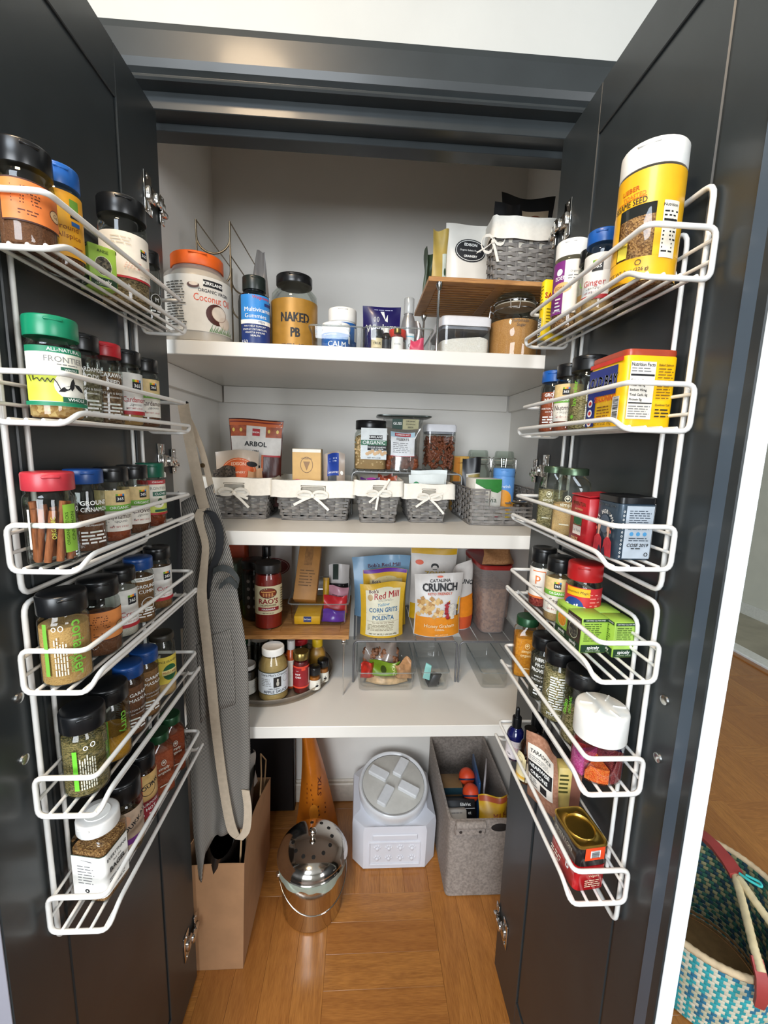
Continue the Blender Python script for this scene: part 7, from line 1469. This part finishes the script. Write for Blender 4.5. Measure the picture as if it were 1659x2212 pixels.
pouch('tall orange snack bag with pinched top behind the compost pail', 'snack_bag', 'bag', -.1250, 1.2600, .0005, .150, .420, .110, P('#c9701a', .35, 0, .12, 14, .05, coat=.25), .15, lambda L, w, h: (L.text('STIX', w * .20, h * .50, w * .20, P('#6a2c10'), .02, 1.3), L.lines(-w * .3, -w * .05, h * .35, h * .55, 5, P('#6a2c10'), .4), L.disc(-w * .08, h * .30, w * .14, h * .07, P('#e8902a'), 16), L.lines(w * .05, w * .3, h * .25, h * .36, 3, P('#5a2410'), .4)), topw=.16, seed=55, wav=.006, bulge=.6, lean=-.09)

# ------------------------------------------------------------------ apron on its hook
def stripes():
    m, nt, b = newmat('pinstripe_denim'); b.inputs['Roughness'].default_value = .85
    uv = nt.nodes.new('ShaderNodeAttribute'); uv.attribute_name = 'cloth'; w = nt.nodes.new('ShaderNodeTexWave'); w.bands_direction = 'DIAGONAL'; w.inputs['Scale'].default_value = 50.0; w.inputs['Distortion'].default_value = .15
    nt.links.new(uv.outputs['Vector'], w.inputs['Vector']); r = nt.nodes.new('ShaderNodeValToRGB'); r.color_ramp.elements[0].position = .50; r.color_ramp.elements[0].color = lin('#55534f'); r.color_ramp.elements[1].position = .62; r.color_ramp.elements[1].color = lin('#9d978e')
    nt.links.new(w.outputs['Fac'], r.inputs[0]); nt.links.new(r.outputs[0], b.inputs['Base Color']); return m
DENIM = stripes(); STRAP = P('#bfae98', .85, 0, .06, 90, .15, name='beige_webbing')
t = thing('apron', 'grey pinstriped apron with beige straps hanging beside the left door', 'apron', (0, 0, 0))
XL = [(1.365, -.364), (1.28, -.362), (1.20, -.368), (1.13, -.368), (1.00, -.374), (.84, -.378), (.60, -.376), (.40, -.374), (.262, -.366)]
XR = [(1.365, -.361), (1.30, -.334), (1.22, -.304), (1.13, -.284), (1.06, -.268), (.84, -.2395), (.60, -.2385), (.44, -.246), (.37, -.262)]
def lerp(tab, z):
    for (z0, x0), (z1, x1) in zip(tab, tab[1:]):
        if z <= z0 and z >= z1: return x0 + (x1 - x0) * (z0 - z) / (z0 - z1)
    return tab[0][1] if z > tab[0][0] else tab[-1][1]
AY = .885
HEM = [(0, .268), (.09, .264), (.22, .345), (.5, .392), (1.0, .412)]
def lerp2(tab, u):
    for (a, p), (b, q) in zip(tab, tab[1:]):
        if u <= b: return p + (q - p) * (u - a) / (b - a)
    return tab[-1][1]
def cloth(u, v, back=0):
    zb_ = lerp2(HEM, u); zt2 = 1.215 - .04 * (1 - u); z = zt2 + (zb_ - zt2) * v
    x0, x1 = lerp(XL, z), lerp(XR, z); x = x0 + (x1 - x0) * u
    y = AY - .012 * sin(pi * u) - .008 * sin(2.5 * pi * u + 1.5 * v) * (.3 + .7 * v) + .006 * sin(5 * pi * u + 2) * v + back
    return (x, min(y, .9065), z)
NU, NV = 36, 50
m = M(); grid(m, cloth, NU, NV, DENIM); me = m.mesh('panel', 70)
at = me.attributes.new('cloth', 'FLOAT_VECTOR', 'POINT'); at.data.foreach_set('vector', [c for j in range(NV + 1) for i in range(NU + 1) for c in (i / NU * (.10 + .22 * j / NV) * 1.6 * 1.15, 0 * j, j / NV * .95 * 1.15)])
o = put('panel', me, t); sm = o.modifiers.new('thickness', 'SOLIDIFY'); sm.thickness = .0022
m = M(); grid(m, lambda u, v: (cloth(.25 + .55 * u, .38 + .22 * v)[0], cloth(.25 + .55 * u, .38 + .22 * v)[1] - .004, cloth(.25 + .55 * u, .38 + .22 * v)[2]), 14, 10, DENIM); me = m.mesh('pocket', 70)
at = me.attributes.new('cloth', 'FLOAT_VECTOR', 'POINT'); at.data.foreach_set('vector', [c for j in range(11) for i in range(15) for c in (.1 + i / 14 * .2, 0, .45 + j / 10 * .24)]); o = put('pocket', me, t); sm = o.modifiers.new('thickness', 'SOLIDIFY'); sm.thickness = .0018
def strap(pts, w, name='strap', wd=(1, 0, .15)): m = M(); strip(m, curve(pts), wd, w if not isinstance(w, list) else [w[min(len(w) - 1, i // 6)] * (1 - (i % 6) / 6) + w[min(len(w) - 1, i // 6 + 1)] * (i % 6) / 6 for i in range((len(pts) - 1) * 6 + 1)], STRAP, .0022); put(name, m, t, smooth=70)
strap([(-.352, .872, 1.372), (-.346, .868, 1.340), (-.338, .866, 1.290), (-.330, .866, 1.240), (-.3225, .868, 1.19), (-.318, .872, 1.165)], .021)
strap([(-.3595, .880, 1.372), (-.341, .884, 1.330), (-.325, .886, 1.285), (-.313, .884, 1.235), (-.304, .880, 1.195)], .012)
strap([(-.322, .868, 1.165), (-.326, .862, 1.150), (-.321, .858, 1.128), (-.313, .856, 1.09), (-.318, .856, 1.04), (-.324, .856, .98), (-.318, .857, .88), (-.312, .858, .78), (-.306, .858, .68), (-.296, .858, .56), (-.286, .858, .47), (-.276, .858, .418), (-.262, .858, .398)], [.018, .017, .014, .014, .016, .020, .021, .021, .020, .020, .021, .022, .016])
strap([(-.262, .856, .398), (-.246, .858, .42), (-.242, .862, .47), (-.248, .868, .515)], .018, wd=(1, 0, -.2))
m = M(); strip(m, curve([(-.318, .866, 1.160), (-.300, .862, 1.155), (-.287, .864, 1.120), (-.290, .864, 1.075), (-.312, .866, 1.02), (-.322, .870, .97)]), (1, 0, .2), .016, P('#1c1d20', .6), .002); put('dark_strap', m, t, smooth=70)
m = M(); strip(m, curve([(-.300, .858, 1.035), (-.282, .852, 1.045), (-.262, .850, 1.040), (-.248, .852, 1.020), (-.252, .856, 1.005), (-.268, .858, 1.018), (-.290, .860, 1.000)]), (.2, 0, 1), .014, P('#3c3f3e', .5, 0, .2, 70), .002); put('tie_loop', m, t, smooth=70)
m = M(); loft(m, [(0, .005), (.002, .0045)], P('#6a5a40', .3, .8), 14); m.xf(lambda a, b, c: (-.322 + a, .8805 - c, 1.252 + b)); put('snap', m, t)
t = thing('wall_hook', 'small dark hook on the left jamb carrying the apron', 'hook', (-.372, .89, 1.372)); m = M(); tube(m, fillet([(-.056, .0, .008), (-.005, 0, .008), (.012, 0, -.004), (.022, 0, .006)], .008, 4), .0028, BLK, 8); put('peg', m, t); m = M(); box(m, -.0575, -.0535, -.012, .012, -.012, .026, BLK, .001); put('plate', m, t)
# black handbag hanging behind the apron
pouch('black cloth bag hanging behind the apron by the left jamb', 'cloth_bag', 'bag', -.3960, .890, .900, .060, .300, .026, P('#151518', .7, 0, .12, 30, .1), .0, None, gus=True, topw=.85, seed=60, wav=.008)

# ------------------------------------------------------------------ hall: round woven basket
ox_, oy_ = .8870, .8420
t = thing('market_basket', 'round woven basket in teal, white and green with red leather handle on the hall parquet', 'basket', (ox_, oy_, .0005)); TE = [P('#2f9aa0', .7, 0, .15, 40), P('#d2cbb4', .7, 0, .1, 40), P('#2a6f8c', .7, 0, .15, 40), P('#bcb89c', .7, 0, .1, 40)]; IN = [P('#2c5a48', .7, 0, .2, 40), P('#8a8460', .7, 0, .15, 40), P('#1e3c48', .7, 0, .2, 40)]; TN = P('#8a6a42', .8, 0, .12, 40)
NS, NR, RT, RB_, HH = 92, 22, .182, .138, .224
def wall_(m, inner):
    for r in range(NR):
        f0, f1 = r / NR, (r + 1) / NR
        for i in range(NS):
            a0, a1 = 2 * pi * (i + (r * .5)) / NS, 2 * pi * (i + 1 + (r * .5)) / NS; am = (a0 + a1) / 2; rr = RB_ + (RT - RB_) * ((f0 + f1) / 2) ** .7 + (-.006 if inner else 0); bu = (-.0035 if inner else .0035)
            z0, z1 = .004 + HH * f0, .004 + HH * f1; zm = (z0 + z1) / 2
            q = lambda a, z, e=0: ((rr + e) * cos(a), (rr + e) * sin(a), z)
            k = (i * 3 + r * 5) // 4 if not inner else i + r
            mt = (TE[(0, 1)[(i + r // 2) % 2] + (2 if (i // 5 + r // 4) % 3 == 0 else 0)] if not inner else (TN if f1 < .12 else IN[(i + (r // 2) * 2 + (i // 7)) % 3]))
            m.add([q(a0, z0), q(a1, z0), q(a1, z1), q(a0, z1), q(am, zm, bu)], [(0, 1, 4), (1, 2, 4), (2, 3, 4), (3, 0, 4)], mt)
m = M(); wall_(m, False); tag(put('outer_weave', m, t, smooth=80, recalc=False), None, None, None, 'stuff')
m = M(); wall_(m, True); tag(put('inner_weave', m, t, smooth=80, recalc=False), None, None, None, 'stuff')
m = M(); loft(m, [(.003, RB_ - .004), (.006, RB_ - .008), (.0065, .01)], TN, 48); put('base', m, t)
RIMM = P('#cdb591', .75, 0, .12, 50, .2); m = M(); nn = 160; tube(m, [(RT * cos(2 * pi * k / nn), RT * sin(2 * pi * k / nn), HH + .006) for k in range(nn)], [.0068 + .0012 * (k % 2) for k in range(nn)], RIMM, 8, True); put('rim', m, t)
HND = P('#d6c49a', .7, 0, .1, 60, .2); LEA = P('#a8403c', .5, 0, .1, 20)
def wrapped(name, pts, r, mat, tap=None):
    m = M(); pts = [Vector(p) for p in pts]; P2 = []
    for a_, b_ in zip(pts, pts[1:]):
        for q in range(10): P2.append(a_ + (b_ - a_) * q / 10)
    P2.append(pts[-1]); tube(m, P2, [(r * (1 + .10 * (k % 2))) for k in range(len(P2))], mat, 10); put(name, m, t, smooth=60)
ox, oy = .8870, .8420
Q = lambda x, y, z: (x - ox, y - oy, z)
wrapped('handle', [Q(.838, .660, .262), Q(.846, .690, .284), Q(.885, .755, .294), Q(.931, .829, .296)], .0080, HND)
wrapped('handle', [Q(.930, .672, .262), Q(.922, .715, .286), Q(.921, .765, .296), Q(.928, .815, .300)], .0080, HND)
m = M(); strip(m, [Q(.928, .822, .301), Q(.934, .850, .302), Q(.941, .895, .298), Q(.947, .940, .285), Q(.952, .985, .262)], (.9, -.1, .3), [.030, .028, .024, .022, .022], LEA, .014); put('leather_grip', m, t, smooth=40)
m = M(); strip(m, [Q(.836, .652, .190), Q(.832, .646, .222), Q(.836, .655, .250), Q(.842, .678, .274)], (.9, -.4, 0), [.016, .021, .021, .020], LEA, .009); put('leather_wrap', m, t, smooth=40)
m = M(); tube(m, fillet([Q(.930, .818, .310), Q(.936, .800, .312), Q(.952, .782, .312), Q(.958, .792, .314), Q(.940, .812, .312)], .008, 4), .0030, P('#38b8b4', .6), 8); put('teal_cord', m, t)
